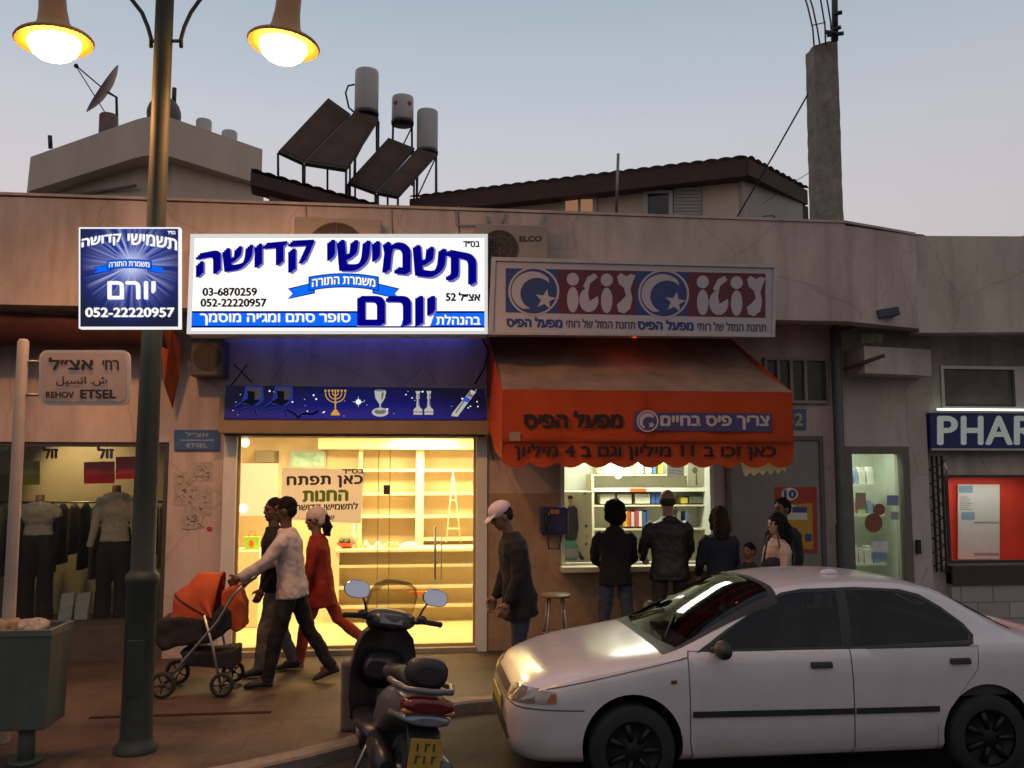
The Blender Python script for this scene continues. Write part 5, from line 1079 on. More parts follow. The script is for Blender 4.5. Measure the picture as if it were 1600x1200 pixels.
p = PD(256, 186, 19.5); t = thing('round_tank', 'large round dark water tank behind the lamp post on the apartment roof', 'water tank', p)
MB(mat('tank_dark', (.12, .1, .1), .6, var=.15)).ell(p + Vector((0, 0, .1)), (.36, .36, .4), 24, 14).build('tank', t); MB(darkm).tube([p + Vector((.2, 0, .3)), p + Vector((.2, 0, .72))], .05, 8).build('vent', t)
for px, py, lab in ((318, 202, 'grey cylinder tank on the apartment roof right of the lamp post'), (358, 220, 'lower grey cylinder tank at the right roof corner of the apartment house')):
    p = PD(px, py + 8, 19.7); tag(MB(tankm).lathe([(.17, -.2), (.17, .3), (.15, .33), (0, .34)], p, 20).build('roof_cylinder'), lab, 'tank')
tag(MB(darkm).tube([PD(79, 232, 20.3), PD(78, 212, 20.3)], .05, 8).build('vent_pipe'), 'small vent pipe at the left corner of the apartment roof', 'pipe')
# left tiled house: eave board falling to the right, wall below
t = thing('tiled_house', 'low rear house with a dark eave board sloping down under the solar heaters', 'house', (-2, 16, 0))
a, b = PD(392, 258, 13.0), PD(652, 318, 15.4); ze = a.z
def house(par, a, b, zt_, zw, roofh, back, wall_m, ov=.35, nnv=None):
    d = Vector((b.x - a.x, b.y - a.y, 0)); L_ = d.length; d.normalize(); nn = Vector((-d.y, d.x, 0))
    if nn.y < 0: nn = -nn
    if nnv: nn = Vector(nnv)
    i0, i1 = a + d * .3 + nn * ov, b - d * .05 + nn * ov
    slabw = MB(wall_m); q = [(i0.x, i0.y, 0), (i1.x, i1.y, 0), (i1.x + nn.x * back, i1.y + nn.y * back, 0), (i0.x + nn.x * back, i0.y + nn.y * back, 0)]
    slabw.prism(q, (0, 0, zw)); slabw.build('wall', par)
    MB(fasciawood).hexa([(a.x, a.y, zw - .05), (b.x, b.y, zw - .05), (b.x + nn.x * .5, b.y + nn.y * .5, zw - .05), (a.x + nn.x * .5, a.y + nn.y * .5, zw - .05), (a.x, a.y, zt_ - .1), (b.x, b.y, zt_ - .1), (b.x + nn.x * .5, b.y + nn.y * .5, zt_ - .1), (a.x + nn.x * .5, a.y + nn.y * .5, zt_ - .1)]).build('eave_board', par)
    # tiled slope with rolled tiles
    rows = 10; cols = int(L_ / .055); vs = []
    for j in range(rows + 1):
        v = j / rows
        for i in range(cols + 1):
            u = i / cols; pt = a + d * (L_ * u) + nn * (back * v - .04); vs.append((pt.x, pt.y, zt_ - .07 + roofh * v + .024 * abs(math.sin(i * math.pi / 4)) + .02 * ((j * 3) % 2)))
    MB(rooftile).add(vs, [(j * (cols + 1) + i, j * (cols + 1) + i + 1, (j + 1) * (cols + 1) + i + 1, (j + 1) * (cols + 1) + i) for j in range(rows) for i in range(cols)], True).build('tiled_roof', par, fixn=False)
    return d, nn
house(t, a, b, ze, ze - .24, .08, 1.6, plaster_far, nnv=(-.12, .99, 0))
# right tiled house
t = thing('rear_house', 'rear house with long brown tiled roof and two small windows', 'house', (3, 15, 0))
a, b = PD(640, 305, 16.1), PD(1166, 238, 14.0); zr = b.z
d, nn = house(t, a, b, zr, zr - .33, 1.1, 5.0, plaster_far, .3)
# hipped side: end wall, eave and roof slope
s0 = PD(1168, 238, 14.0); s1 = PD(1262, 303, 15.6); s1.z = zr - .02
wv = PD(1160, 300, 14.2); we = PD(1254, 320, 15.5)
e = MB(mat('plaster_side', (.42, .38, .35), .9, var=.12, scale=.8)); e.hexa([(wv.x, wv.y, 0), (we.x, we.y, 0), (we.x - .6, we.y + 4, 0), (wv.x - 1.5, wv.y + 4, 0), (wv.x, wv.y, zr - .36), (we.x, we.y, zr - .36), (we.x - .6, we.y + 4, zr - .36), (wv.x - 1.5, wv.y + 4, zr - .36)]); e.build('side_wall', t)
e = MB(fasciawood); dd = (s1 - s0); dd.z = 0; dd.normalize(); n2 = Vector((-dd.y, dd.x, 0)); n2 = n2 if n2.x < 0 else -n2
e.hexa([(s0.x, s0.y, zr - .36), (s1.x, s1.y, zr - .36), (s1.x + n2.x * .4, s1.y + n2.y * .4, zr - .36), (s0.x + n2.x * .4, s0.y + n2.y * .4, zr - .36), (s0.x, s0.y, zr - .1), (s1.x, s1.y, zr - .1), (s1.x + n2.x * .4, s1.y + n2.y * .4, zr - .1), (s0.x + n2.x * .4, s0.y + n2.y * .4, zr - .1)])
e.hexa([(s1.x - .1, s1.y, zr - .9), (s1.x + .05, s1.y + .1, zr - .9), (s1.x + .05, s1.y + .6, zr - .9), (s1.x - .1, s1.y + .6, zr - .9), (s1.x - .1, s1.y, zr - .364), (s1.x + .05, s1.y + .1, zr - .364), (s1.x + .05, s1.y + .6, zr - .364), (s1.x - .1, s1.y + .6, zr - .364)]); e.build('side_eave', t)
vs = []; cols = int((s1 - s0).length / .055)
for j in range(6):
    for i in range(cols + 1): fr_j = j / 5 * .9; pt = s0 + dd * ((s1 - s0).length * (fr_j + (1 - fr_j) * i / cols)) + n2 * (1.6 * j / 5 - .03); vs.append((pt.x, pt.y, zr - .07 + .45 * j / 5 + .035 * abs(math.sin(i * math.pi / 4))))
MB(rooftile).add(vs, [(j * (cols + 1) + i, j * (cols + 1) + i + 1, (j + 1) * (cols + 1) + i + 1, (j + 1) * (cols + 1) + i) for j in range(5) for i in range(cols)], True).build('side_roof', t, fixn=False)
# windows of the rear house lie in its front wall plane
o_ = a + nn * .3; pn = nn
def onwall(px, py, off=0.0):
    v = _f + _r * ((px - 800) / FPX) - _u * ((py - 600) / FPX); o0 = o_ - pn * off; tt = ((o0.x) * pn.x + (o0.y) * pn.y) / (v.x * pn.x + v.y * pn.y); return v * tt + Vector((0, 0, EYE))
def wq(mb, q, off, dp=.03): mb.prism([onwall(x, y, off) for x, y in ((q[0], q[3]), (q[2], q[3]), (q[2], q[1]), (q[0], q[1]))], nn * dp)
f = MB(mat('frame_pale', (.42, .43, .45), .6)); 
for q in ((877, 306, 932, 311), (877, 311, 883, 338), (903, 311, 907, 338), (926, 311, 932, 338)): wq(f, q, .05, .06)
wn = f.build('window', t); f = MB(emit('shutter_lit', (.62, .30, .16), .45)); wq(f, (883, 311, 926, 338), .03); f.build('pane', wn)
f = MB(mat('frame_pale'))
for q in ((1005, 297, 1051, 302), (1005, 302, 1012, 338), (1045, 302, 1051, 338)): wq(f, q, .06, .07)
wn = f.build('window', t); f = MB(darkglass); wq(f, (1012, 302, 1045, 338), .03); f.build('pane', wn)
f = MB(mat('shutter_pale', (.36, .34, .33), .7, var=.06)); 
for k in range(8): wq(f, (1053, 293 + k * 5.4, 1095, 297.6 + k * 5.4), .05, .04)
wq(f, (1051, 290, 1097, 338), .015, .014); f.build('shutter', t)
tag(MB(greym).tube([PD(963, 335, 13.3), PD(966, 240, 13.3)], .022, 6).build('aerial_pole'), 'thin upright pole standing before the rear house roof', 'pole')
tag(MB(greym).tube([PD(1190, 342, 12.6), PD(1194, 337, 12.6), PD(1208, 336, 12.6), PD(1212, 342, 12.6)], .018, 6).build('roof_pipe'), 'small bent pipe on the roof edge below the rear house side wall', 'pipe')
# solar heaters
def collector(q, dt, db, lab):
    """q: top-left, top-right, bottom-right, bottom-left pixels; axial depths of top and bottom edge"""
    pts = [PD(*q[0], dt), PD(*q[1], dt), PD(*q[2], db), PD(*q[3], db)]
    t = thing('solar_panel', lab, 'solar panel', (pts[2] + pts[3]) / 2)
    n_ = (pts[1] - pts[0]).cross(pts[3] - pts[0]).normalized()
    if n_.y < 0: n_ = -n_
    MB(mat('panel_case', (.05, .035, .03), .5, metal=.3)).prism(pts, n_ * .08).build('case', t)
    c = sum(pts, Vector()) / 4; ins = [c + (p - c) * .93 - n_ * .003 for p in pts]; MB(panelm).prism(ins, -n_ * .004).build('glass', t)
    rr = Vector((0, 0, 0))
    for p in (pts[2], pts[3]): MB(darkm).tube([p + n_ * .05, (p.x, p.y + .05, p.z - .45)], .022, 6).build('leg', t)
    for p, w_ in ((pts[0], .1), (pts[1], .1)): MB(darkm).tube([p + n_ * .08, (p.x, p.y + .25, min(pts[2].z, pts[3].z) - .4)], .02, 6).build('leg', t)
collector(((513, 153), (548, 178), (474, 254), (435, 236)), 16.3, 15.2, 'leftmost dark solar collector on the tiled roof')
collector(((556, 172), (592, 184), (541, 264), (476, 254)), 16.3, 15.2, 'second solar collector, right below the tallest water tank')
collector(((607, 215), (648, 231), (587, 300), (544, 284)), 16.6, 15.6, 'third solar collector, under the middle short tank')
collector(((652, 232), (682, 240), (622, 306), (590, 300)), 16.6, 15.6, 'rightmost solar collector below the right water tank')
for k, (x0, x1, y0, y1, d_, lab) in enumerate(((554, 591, 109, 174, 16.5, 'tallest white solar water tank at the left of three'), (612, 646, 151, 188, 16.9, 'short white solar water tank in the middle with red marks'), (651, 684, 172, 234, 16.9, 'white solar water tank at the right of three'))):
    bt = PD((x0 + x1) / 2, y1, d_); tp = PD((x0 + x1) / 2, y0, d_); r_ = (x1 - x0) / 2 * d_ / FPX; h = tp.z - bt.z
    t = thing('water_tank', lab, 'water tank', bt); MB(tankm).lathe([(0, -.02), (r_ * .93, -.02), (r_, .01), (r_, h - .04), (r_ * .96, h), (r_ * .5, h + .02), (0, h + .025)], bt, 26).build('tank', t)
    MB(darkm).lathe([(0, -.09), (r_ * 1.02, -.09), (r_ * 1.05, -.03), (r_ * .9, -.022)], bt, 26).build('cradle', t)
    for sg in (-1, 1): MB(darkm).tube([bt + Vector((sg * r_ * .85, 0, -.05)), bt + Vector((sg * r_ * .95, .1, -1.25))], .022, 6).build('leg', t)
    MB(darkm).tube([bt + Vector((-r_ * .8, 0, -.9)), bt + Vector((r_ * .8, 0, -.15))], .015, 6).build('brace', t)
    if k == 1:
        for sg in (-1, 1): MB(mat('tank_red', (.4, .08, .07), .6)).ell(bt + Vector((sg * r_ * .6, -r_ * .78, h * .62)), (.05, .03, .05)).build('mark', t)
    if k == 0: MB(darkm).tube([PD(554, 132, d_), PD(544, 134, d_), PD(540, 145, d_), PD(545, 168, d_), PD(553, 175, d_)], .018, 6).build('pipe', t)
# concrete column with reinforcement and mast
d_ = 11.6; t = thing('concrete_column', 'tall rough concrete column standing on the shop roof at the corner', 'column', PD(1292, 346, d_))
yc_ = PD(1292, 346, d_).y; q = [P(1278, 346, yc_), P(1318, 346, yc_), P(1309, 61, yc_), P(1272, 71, yc_)]
cv = MB(concrete); cv.hexa([(q[0].x, q[0].y, 4.2), (q[1].x, q[1].y, 4.2), (q[1].x, q[1].y + .26, 4.2), (q[0].x, q[0].y + .26, 4.2), (q[3].x, q[0].y, q[3].z), (q[2].x, q[0].y, q[2].z), (q[2].x, q[0].y + .26, q[2].z), (q[3].x, q[0].y + .26, q[3].z)])
o = cv.build('shaft', t); md = o.modifiers.new('sub', 'SUBSURF'); md.subdivision_type = 'SIMPLE'; md.levels = md.render_levels = 5
tx = bpy.data.textures.new('rough', 'CLOUDS'); tx.noise_scale = .18; tx.noise_depth = 4; md = o.modifiers.new('d', 'DISPLACE'); md.texture = tx; md.strength = .035; md.texture_coords = 'GLOBAL'
for pts in (((1272, 72), (1270, 45), (1262, 10), (1255, -12)), ((1281, 70), (1277, 45), (1270, 12), (1263, -10)), ((1290, 70), (1289, 40), (1284, 10), (1280, -12)), ((1300, 66), (1298, 35), (1293, 5), (1290, -12))): MB(mat('rebar', (.09, .06, .05), .8)).tube([PD(x, y, d_ + .15) for x, y in pts], .011, 6).build('reinforcing_bar', t)
MB(mat('rebar')).tube([PD(1268, 40, d_ + .15), PD(1290, 35, d_ + .15)], .008, 5).build('tie_bar', t)
t = thing('antenna_mast', 'thick dark antenna mast with short brackets on top of the concrete column', 'mast', PD(1303, 60, d_)); MB(black).tube([PD(1305, 64, d_ + .1), PD(1304, -15, d_ + .1)], .04, 10).build('mast', t)
for x0, y0, x1, y1 in ((1304, 22, 1316, 19), (1292, 55, 1318, 52), (1300, 48, 1314, 42), (1290, 50, 1306, 52)): MB(black).tube([PD(x0, y0, d_ + .06), PD(x1, y1, d_ + .02)], .028, 8).build('bracket', t)
t = thing('stay_wire', 'dark stay wire slanting from the concrete column to the roof', 'wire', PD(1152, 342, 13.3)); MB(black).tube([PD(1263, 146, d_), PD(1210, 240, 12.4), PD(1150, 342, 13.3)], .012, 6).build('wire', t)
tag(MB(black).tube([PD(1264, 270, d_), PD(1235, 288, 13), PD(1190, 320, 14.3)], .005, 5).build('thin_wire'), 'thin wire running from the column towards the rear house side wall', 'wire')
t = thing('distant_roof', 'dark tiled roof top just showing above the pharmacy canopy', 'roof', PD(1400, 372, 16)); pts = [PD(x, y, 16) for x, y in ((1370, 385), (1392, 366), (1412, 363), (1446, 366), (1456, 385))]
vs = []
MB(rooftile).prism(pts, (0, 2.5, .2)).build('tiles', t, bevel=.03)
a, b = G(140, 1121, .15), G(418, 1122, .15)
t = thing('shadow_strip', 'narrow dark strip of painted shadow across the pavement behind the lamp post', 'painted shadow', (a.x, a.y, .15)); m_ = MB(mat('shadow_dark', (.042, .029, .023), 1, var=0, spec=0)); m_.box(a.x, b.x, a.y - .03, a.y + .03, .147, .152); m_.build('strip_sheet', t)  # thin dark strip that paints a faint shadow line on the paving
# ---------------------------------------------------------------- people
def fk(H, lean=0, thigh=(0, 0), knee=(0, 0), arm=((0, 8), (0, 8)), elbow=(10, 10), turn_in=(0, 0), head=(0, 0), sw=.105, stance=.052):
    V = Vector; J = {}
    legs = []
    for s_ in (0, 1):
        sg = 1 if s_ == 0 else -1; a = R(thigh[s_]); k = R(thigh[s_] - knee[s_])
        hip = V((0, sg * .052 * H, 0)); kn = hip + V((math.sin(a), sg * (stance - .052) / .24, -math.cos(a))) * .245 * H; an = kn + V((math.sin(k), 0, -math.cos(k))) * .24 * H; legs.append((hip, kn, an, k))
    lift = -min(l[2].z for l in legs) + .042 * H
    up = V((0, 0, lift)); J['hips'] = up.copy(); J['legs'] = [(h + up, k_ + up, a_ + up, t_) for h, k_, a_, t_ in legs]
    sp = V((math.sin(R(lean)), 0, math.cos(R(lean)))); J['sp'] = sp; fw = V((sp.z, 0, -sp.x)); J['fw'] = fw
    J['chest'] = up + sp * .2 * H; J['neck'] = up + sp * .305 * H
    arms = []
    for s_ in (0, 1):
        sg = 1 if s_ == 0 else -1; f, ab = R(arm[s_][0]), R(arm[s_][1]); e = f + R(elbow[s_]); ti = R(turn_in[s_])
        shd = up + sp * .275 * H + V((0, sg * sw * H, 0)); el = shd + V((math.sin(f) * math.cos(ab), sg * math.sin(ab), -math.cos(f) * math.cos(ab))) * .172 * H
        d = V((math.sin(e) * math.cos(ti), -sg * math.sin(ti) * max(.25, abs(math.sin(e))) + sg * .0, -math.cos(e))).normalized(); wr = el + d * .148 * H; arms.append((shd, el, wr, d, sg))
    J['arms'] = arms
    hp, hy = R(head[0]), R(head[1]); hd = V((math.sin(R(lean * .4) + hp), 0, math.cos(R(lean * .4) + hp))); J['hd'] = hd; J['neck2'] = J['neck'] + hd * .045 * H; J['head'] = J['neck'] + hd * .113 * H
    J['hrot'] = Matrix.Rotation(hy, 3, 'Z') @ Matrix.Rotation(R(lean * .4) + hp, 3, 'Y')
    return J

SKIN = {k: mat('skin_' + k, v, .5, var=.08, scale=12) for k, v in {'dark': (.10, .052, .03), 'brown': (.2, .105, .06), 'light': (.38, .22, .15)}.items()}
def cloth(name, col=(.02,.02,.03), rough=.9, var=.18): return mat('cloth_' + name, col, rough, var=var, scale=14, bump=.25, bscale=28)
shoe_m = mat('shoe_leather', (.025, .022, .022), .5, var=.2)

def person(label, pos, deg, H, pose, top, legs, skin='brown', hair=(.012, .01, .009), style='short', hat=None, hem=.05, sleeve=True, wide=1.0, skirt=0, shoes=shoe_m, cat='person', hood=False, grip=35):
    k = H / 1.75; J = fk(H, **pose); root = thing('person', label, cat, pos, R(deg)); sk = SKIN[skin]; V = Vector; HR = J['hrot']; hc = J['head']
    hpnt = lambda x, y, z: hc + HR @ V((x * k, y * k, z * k))
    # one continuous body: head, neck, trunk, limbs and five-fingered hands
    b = MB(sk)
    rot4 = HR
    b.ell(hpnt(-.012, 0, .022), V((.098, .077, .098)) * k, 20, 14, rot4); b.ell(hpnt(.022, 0, -.045), V((.068, .058, .07)) * k, 18, 12, rot4); b.ell(hpnt(.062, 0, -.085), V((.026, .032, .024)) * k, 12, 8, rot4)
    b.ell(hpnt(.094, 0, -.012), V((.02, .015, .022)) * k, 10, 8, rot4); b.ell(hpnt(.083, 0, .012), V((.016, .012, .03)) * k, 10, 8, rot4); b.ell(hpnt(.078, 0, .035), V((.016, .05, .012)) * k, 12, 8, rot4)
    b.ell(hpnt(.082, 0, -.055), V((.014, .026, .012)) * k, 10, 8, rot4)
    for sg in (-1, 1): b.ell(hpnt(-.008, sg * .078, -.01), V((.022, .012, .034)) * k, 10, 8, rot4); b.ell(hpnt(.06, sg * .04, -.02), V((.022, .018, .02)) * k, 10, 8, rot4)
    b.tube([J['neck'] - J['sp'] * .05 * k, J['neck2'], hpnt(-.015, 0, -.04)], [.062 * k, .055 * k, .058 * k], 14)
    b.tube([J['hips'], J['chest'], J['neck']], [.1 * k, .1 * k, .055 * k], 16)
    for hip, kn, an, t_ in J['legs']: b.tube([hip, kn, an], [.072 * k, .05 * k, .037 * k], 12); b.tube([an, an + V((.1 * k, 0, -.03 * k))], [.036 * k, .028 * k], 8)
    for sh_, el, wr, d, sg in J['arms']:
        b.tube([sh_ - V((0, sg * .05 * k, .03 * k)), sh_ + (el - sh_) * .3, el, wr], [.03 * k, .038 * k, .036 * k, .027 * k], 12)
        side = V((0, -sg, 0)); pal = (side - d * side.dot(d)).normalized(); fwd = d.cross(pal) * 1.0
        fwd = fwd if fwd.x > 0 else -fwd
        pc = wr + d * .045 * k
        b.tube([wr - d * .01, wr + d * .03 * k], [.027 * k, .03 * k], 10)
        for q in range(4):
            base = wr + fwd * (.03 - .02 * q) * k + d * .02 * k; kn_ = base + d * .065 * k; c1 = R(grip); L1_ = (.042, .048, .044, .034)[q] * k
            d1 = d * math.cos(c1) + pal * math.sin(c1); d2 = d * math.cos(c1 * 2.1) + pal * math.sin(c1 * 2.1)
            b.tube([base, kn_, kn_ + d1 * L1_, kn_ + d1 * L1_ + d2 * L1_ * .9], [.0125 * k, .0115 * k, .0098 * k, .0085 * k], 8)
        tb_ = wr + fwd * .028 * k + d * .02 * k; td = (d * .6 + fwd * .75 + pal * .25).normalized(); b.tube([tb_ - d * .01, tb_ + td * .045 * k, tb_ + td * .05 * k + (d * .8 + pal * .4) * .032 * k], [.015 * k, .012 * k, .009 * k], 8)
    b.build('body', root, local=True, remesh=.0085, smooth=2)
    eye = mat('eye_dark', (.02, .015, .012), .2, var=0)
    for sg in (-1, 1): MB(eye).ell(hpnt(.082, sg * .031, .008), V((.005, .01, .005)) * k, 10, 8, rot4).build('eye', root, local=True); MB(mat('hair_%d' % int(hair[0] * 1e4), hair, .9, var=.3, scale=30, spec=.15)).ell(hpnt(.089, sg * .032, .03), V((.005, .016, .003)) * k, 8, 6, rot4).build('eyebrow', root, local=True)
    MB(mat('lips_' + skin, tuple(c * .55 for c in SKIN[skin].node_tree.nodes['Color Ramp'].color_ramp.elements[0].color[:3]) if 'Color Ramp' in SKIN[skin].node_tree.nodes else (.1, .04, .03), .5, var=0)).ell(hpnt(.094, 0, -.057), V((.006, .022, .005)) * k, 10, 6, rot4).build('lips', root, local=True)
    hm = mat('hair_%d' % int(hair[0] * 1e4), hair, .9, var=.3, scale=30, spec=.15)
    h = MB(hm)
    if style == 'short': h.ell(hpnt(-.022, 0, .042), V((.1, .085, .092)) * k, 20, 14, rot4); h.ell(hpnt(-.06, 0, .0), V((.058, .078, .075)) * k, 16, 12, rot4); wr_ = .02
    elif style == 'bald': h.ell(hpnt(-.03, 0, -.012), V((.085, .085, .062)) * k, 18, 12, rot4); wr_ = .012
    elif style == 'bushy': h.ell(hpnt(-.03, 0, .03), V((.125, .125, .13)) * k, 22, 16, rot4); h.ell(hpnt(-.06, 0, -.04), V((.1, .125, .1)) * k, 16, 12, rot4); wr_ = .05
    elif style == 'long':
        h.ell(hpnt(-.025, 0, .04), V((.106, .09, .096)) * k, 20, 14, rot4)
        h.tube([hpnt(-.05, 0, .04), hpnt(-.08, 0, -.06), hpnt(-.09, 0, -.17), hpnt(-.085, 0, -.27)], [.09 * k, .098 * k, .1 * k, .06 * k], 16)
        for sg in (-1, 1): h.tube([hpnt(-.01, sg * .07, .05), hpnt(-.005, sg * .088, -.04), hpnt(-.02, sg * .09, -.16)], [.035 * k, .036 * k, .026 * k], 10)
        wr_ = .03
    elif style == 'tied': h.ell(hpnt(-.022, 0, .04), V((.104, .088, .094)) * k, 20, 14, rot4); h.ell(hpnt(-.09, 0, -.0), V((.07, .075, .085)) * k, 14, 10, rot4); h.tube([hpnt(-.1, 0, -.02), hpnt(-.125, 0, -.1), hpnt(-.11, 0, -.2)], [.06 * k, .062 * k, .03 * k], 12); wr_ = .03
    h.build('hair', root, local=True, remesh=.011, smooth=2, wrinkle=wr_ * 1.2, wscale=.035)
    if hat == 'cap':
        c = MB(mat('cap_white', (.62, .5, .5), .8, var=.06)); c.ell(hpnt(-.012, 0, .062), V((.112, .092, .082)) * k, 22, 14, rot4)
        c.loft([[hpnt(.06 + .1 * t_, (.085 - .03 * t_ * t_) * math.cos(a_) , .05 - .035 * t_ + .009 * math.sin(a_)) for a_ in [2 * math.pi * i / 16 for i in range(16)]] for t_ in (0, .35, .7, .9, 1.0)])
        c.build('cap', root, local=True, remesh=.009, smooth=2)
    if hat == 'scarf':
        c = MB(mat('scarf_white', (.55, .45, .42), .85, var=.08)); c.ell(hpnt(-.03, 0, .05), V((.12, .098, .1)) * k, 22, 14, rot4); c.ell(hpnt(-.075, 0, .0), V((.075, .085, .085)) * k, 16, 10, rot4); c.build('headscarf', root, local=True, remesh=.011, smooth=3, wrinkle=.012)
    # top
    sp, fw, W_ = J['sp'], J['fw'], wide
    def ring(base, hw, hd_): return [base + fw * (hd_ * k * math.sin(2 * math.pi * i / 24)) + V((0, hw * k * W_ * math.cos(2 * math.pi * i / 24), 0)) for i in range(24)]
    c = MB(top); hemz = J['hips'] - V((0, 0, hem * H)); hp_ = J['hips']
    rs = [ring(hemz, .198 + skirt, .155 + skirt)] + ([ring(hp_ - V((0, 0, .02)), .192, .148)] if hem > .03 else []) + [ring(hp_ + sp * .06 * H, .178, .132), ring(hp_ + sp * .15 * H, .178, .13), ring(hp_ + sp * .23 * H, .192, .132), ring(hp_ + sp * .28 * H, .168, .11), ring(hp_ + sp * .305 * H, .1, .085), ring(hp_ + sp * .325 * H, .066, .068)]
    c.loft(rs)
    for sh_, el, wr, d, sg in J['arms']:
        if sleeve: c.tube([sh_ - V((0, sg * .045 * k, -.012)), sh_ + (el - sh_) * .2, el, wr - d * .015], [.058 * k, .069 * k, .06 * k, .046 * k], 14)
        else: c.tube([sh_ - V((0, sg * .02, 0)), sh_ + (el - sh_) * .5], [.07 * k, .066 * k], 12)
    c.tube([hp_ + sp * .31 * H + V((0, .07 * k * math.cos(a_), 0)) + fw * (.07 * k * math.sin(a_)) for a_ in [2 * math.pi * i / 14 for i in range(15)]], .022 * k, 8)
    if hood: c.ell(J['neck'] - fw * .07 * k, V((.06, .11, .05)) * k, 14, 8)
    c.build('dress' if skirt else 'jacket', root, local=True, remesh=.0125, smooth=4, wrinkle=.034, wscale=.12)
    # trousers
    c = MB(legs); c.ell(J['hips'] + V((0, 0, .02)), V((.1, .15 * W_, .1)) * k, 20, 12)
    for hip, kn, an, t_ in J['legs']: c.tube([hip + V((0, 0, .03)), hip + (kn - hip) * .4, kn, kn + (an - kn) * .5, an + V((-.005, 0, -.012 * k))], [.082 * k, .085 * k, .07 * k, .064 * k, .06 * k], 14)
    c.build('trousers', root, local=True, remesh=.0125, smooth=3, wrinkle=.03, wscale=.11)
    for hip, kn, an, t_ in J['legs']:
        up_ = max(0, an.z - .045 * H); pt = R(min(40, up_ * 320))        # a lifted heel tips the foot on its toe
        q = lambda x, z: an + V((x * math.cos(pt) + (z) * math.sin(pt) * 1.0, 0, -x * math.sin(pt) + z * math.cos(pt))) * k
        c = MB(shoes); base = -.073
        prof = [(-.062, .025, .03), (-.05, .038, .05), (.0, .04, .055), (.06, .043, .042), (.12, .048, .032), (.17, .044, .024), (.2, .025, .014)]
        rgs = []
        for x, hw, hh in prof:
            rg = []
            for i in range(14):
                a_ = 2 * math.pi * i / 14; p_ = q(x, base + hh + hh * math.sin(a_)); rg.append(V((p_.x, an.y + hw * k * math.cos(a_), max(p_.z, .004))))
            rgs.append(rg)
        c.loft(rgs); c.build('shoe', root, local=True)
    return root, J

def ground(px, py): g = G(px, py, .15); return (g.x, g.y, .15)
walk = lambda f, b, kf=6, kb=18: dict(thigh=(f, b), knee=(kf, kb))
c_white = cloth('pale_jacket', (.48, .40, .38)); c_dark = cloth('charcoal', (.02, .019, .02)); c_black = cloth('black', (.009, .008, .009)); c_jean = cloth('jeans', (.045, .055, .085)); c_jean2 = cloth('grey_jeans', (.13, .115, .11)); c_leather = cloth('brown_leather', (.022, .016, .013), .5); c_red = cloth('red', (.24, .018, .008)); c_redt = cloth('orange_red', (.36, .05, .012)); c_navy = cloth('navy', (.02, .021, .03)); c_pink = cloth('pale_pink', (.46, .33, .3)); c_brown = cloth('brown', (.03, .022, .016))
person('man in a pale jacket and dark trousers pushing the orange stroller', (P(455, 1000, 8.75).x, 8.75, .15), 180, 1.76, dict(lean=7, arm=((38, 4), (34, 4)), elbow=(22, 24), turn_in=(8, 8), head=(4, 0), **walk(16, -20, 4, 12)), c_white, c_black, 'dark', grip=55)
person('man in a black shirt and grey jeans walking behind the pale jacketed man', (P(427, 1000, 9.25).x, 9.25, .15), 195, 1.72, dict(lean=2, arm=((4, 10), (-8, 8)), elbow=(22, 16), head=(3, 20), **walk(12, -10, 4, 10)), c_black, c_jean2, 'dark', hem=.05)
person('woman in a red dress, red trousers and white headscarf striding left before the bright shop', (P(500, 1000, 9.5).x, 9.5, .15), 178, 1.62, dict(lean=6, arm=((10, 6), (-14, 6)), elbow=(22, 20), head=(6, 0), thigh=(20, -26), knee=(10, 26)), c_red, c_redt, 'brown', style='tied', hat='scarf', hem=.13, skirt=.02, shoes=mat('shoe_pale', (.3, .2, .15), .6))
person('older man in a white cap and long black jacket bowing his head by the car', (P(812, 1000, 8.0).x, 8.0, .15), 188, 1.73, dict(lean=9, arm=((-2, 6), (2, 6)), elbow=(26, 24), turn_in=(12, 20), head=(24, 4), thigh=(4, -3), knee=(6, 3)), c_black, c_jean, 'brown', hair=(.03, .025, .02), hat='cap', hem=.11, wide=1.32)
def cust(px, py, Y): return (P(px, 900, Y).x, Y, .15), P(px, py, Y).z - .15
p_, h_ = cust(962, 781, 9.42); person('customer with bushy dark hair, black jacket and jeans at the kiosk counter, seen from behind', p_, 84, h_ - .05, dict(lean=6, arm=((22, 8), (20, 8)), elbow=(50, 45), turn_in=(15, 15), head=(4, 8), thigh=(2, -2), knee=(2, 3), stance=.075), c_black, c_jean, 'brown', style='bushy', hem=.05, hood=True)
p_, h_ = cust(1047, 768, 9.38); person('broad balding man in a dark leather jacket at the kiosk counter, seen from behind', p_, 92, h_ - .0, dict(lean=4, arm=((18, 10), (14, 9)), elbow=(48, 30), turn_in=(18, 12), head=(6, 0), thigh=(1, -2), knee=(2, 3), stance=.08, sw=.118), c_leather, c_brown, 'light', hair=(.06, .055, .05), style='bald', wide=1.12, hem=.06)
p_, h_ = cust(1128, 795, 9.35); person('woman with long brown hair and a dark coat beside the balding man at the kiosk', p_, 98, h_ - .0, dict(lean=4, arm=((12, 8), (10, 8)), elbow=(40, 35), turn_in=(15, 15), head=(4, -6), thigh=(1, -2), knee=(2, 3), stance=.07), c_navy, c_black, 'light', hair=(.045, .025, .014), style='long', hem=.11)
p_, h_ = cust(1171, 851, 9.1); person('small dark haired child standing between the long haired woman and the woman in pink', p_, 215, h_, dict(arm=((4, 8), (4, 8)), elbow=(20, 20), thigh=(1, -1), knee=(2, 2)), c_dark, c_jean, 'brown', style='short')
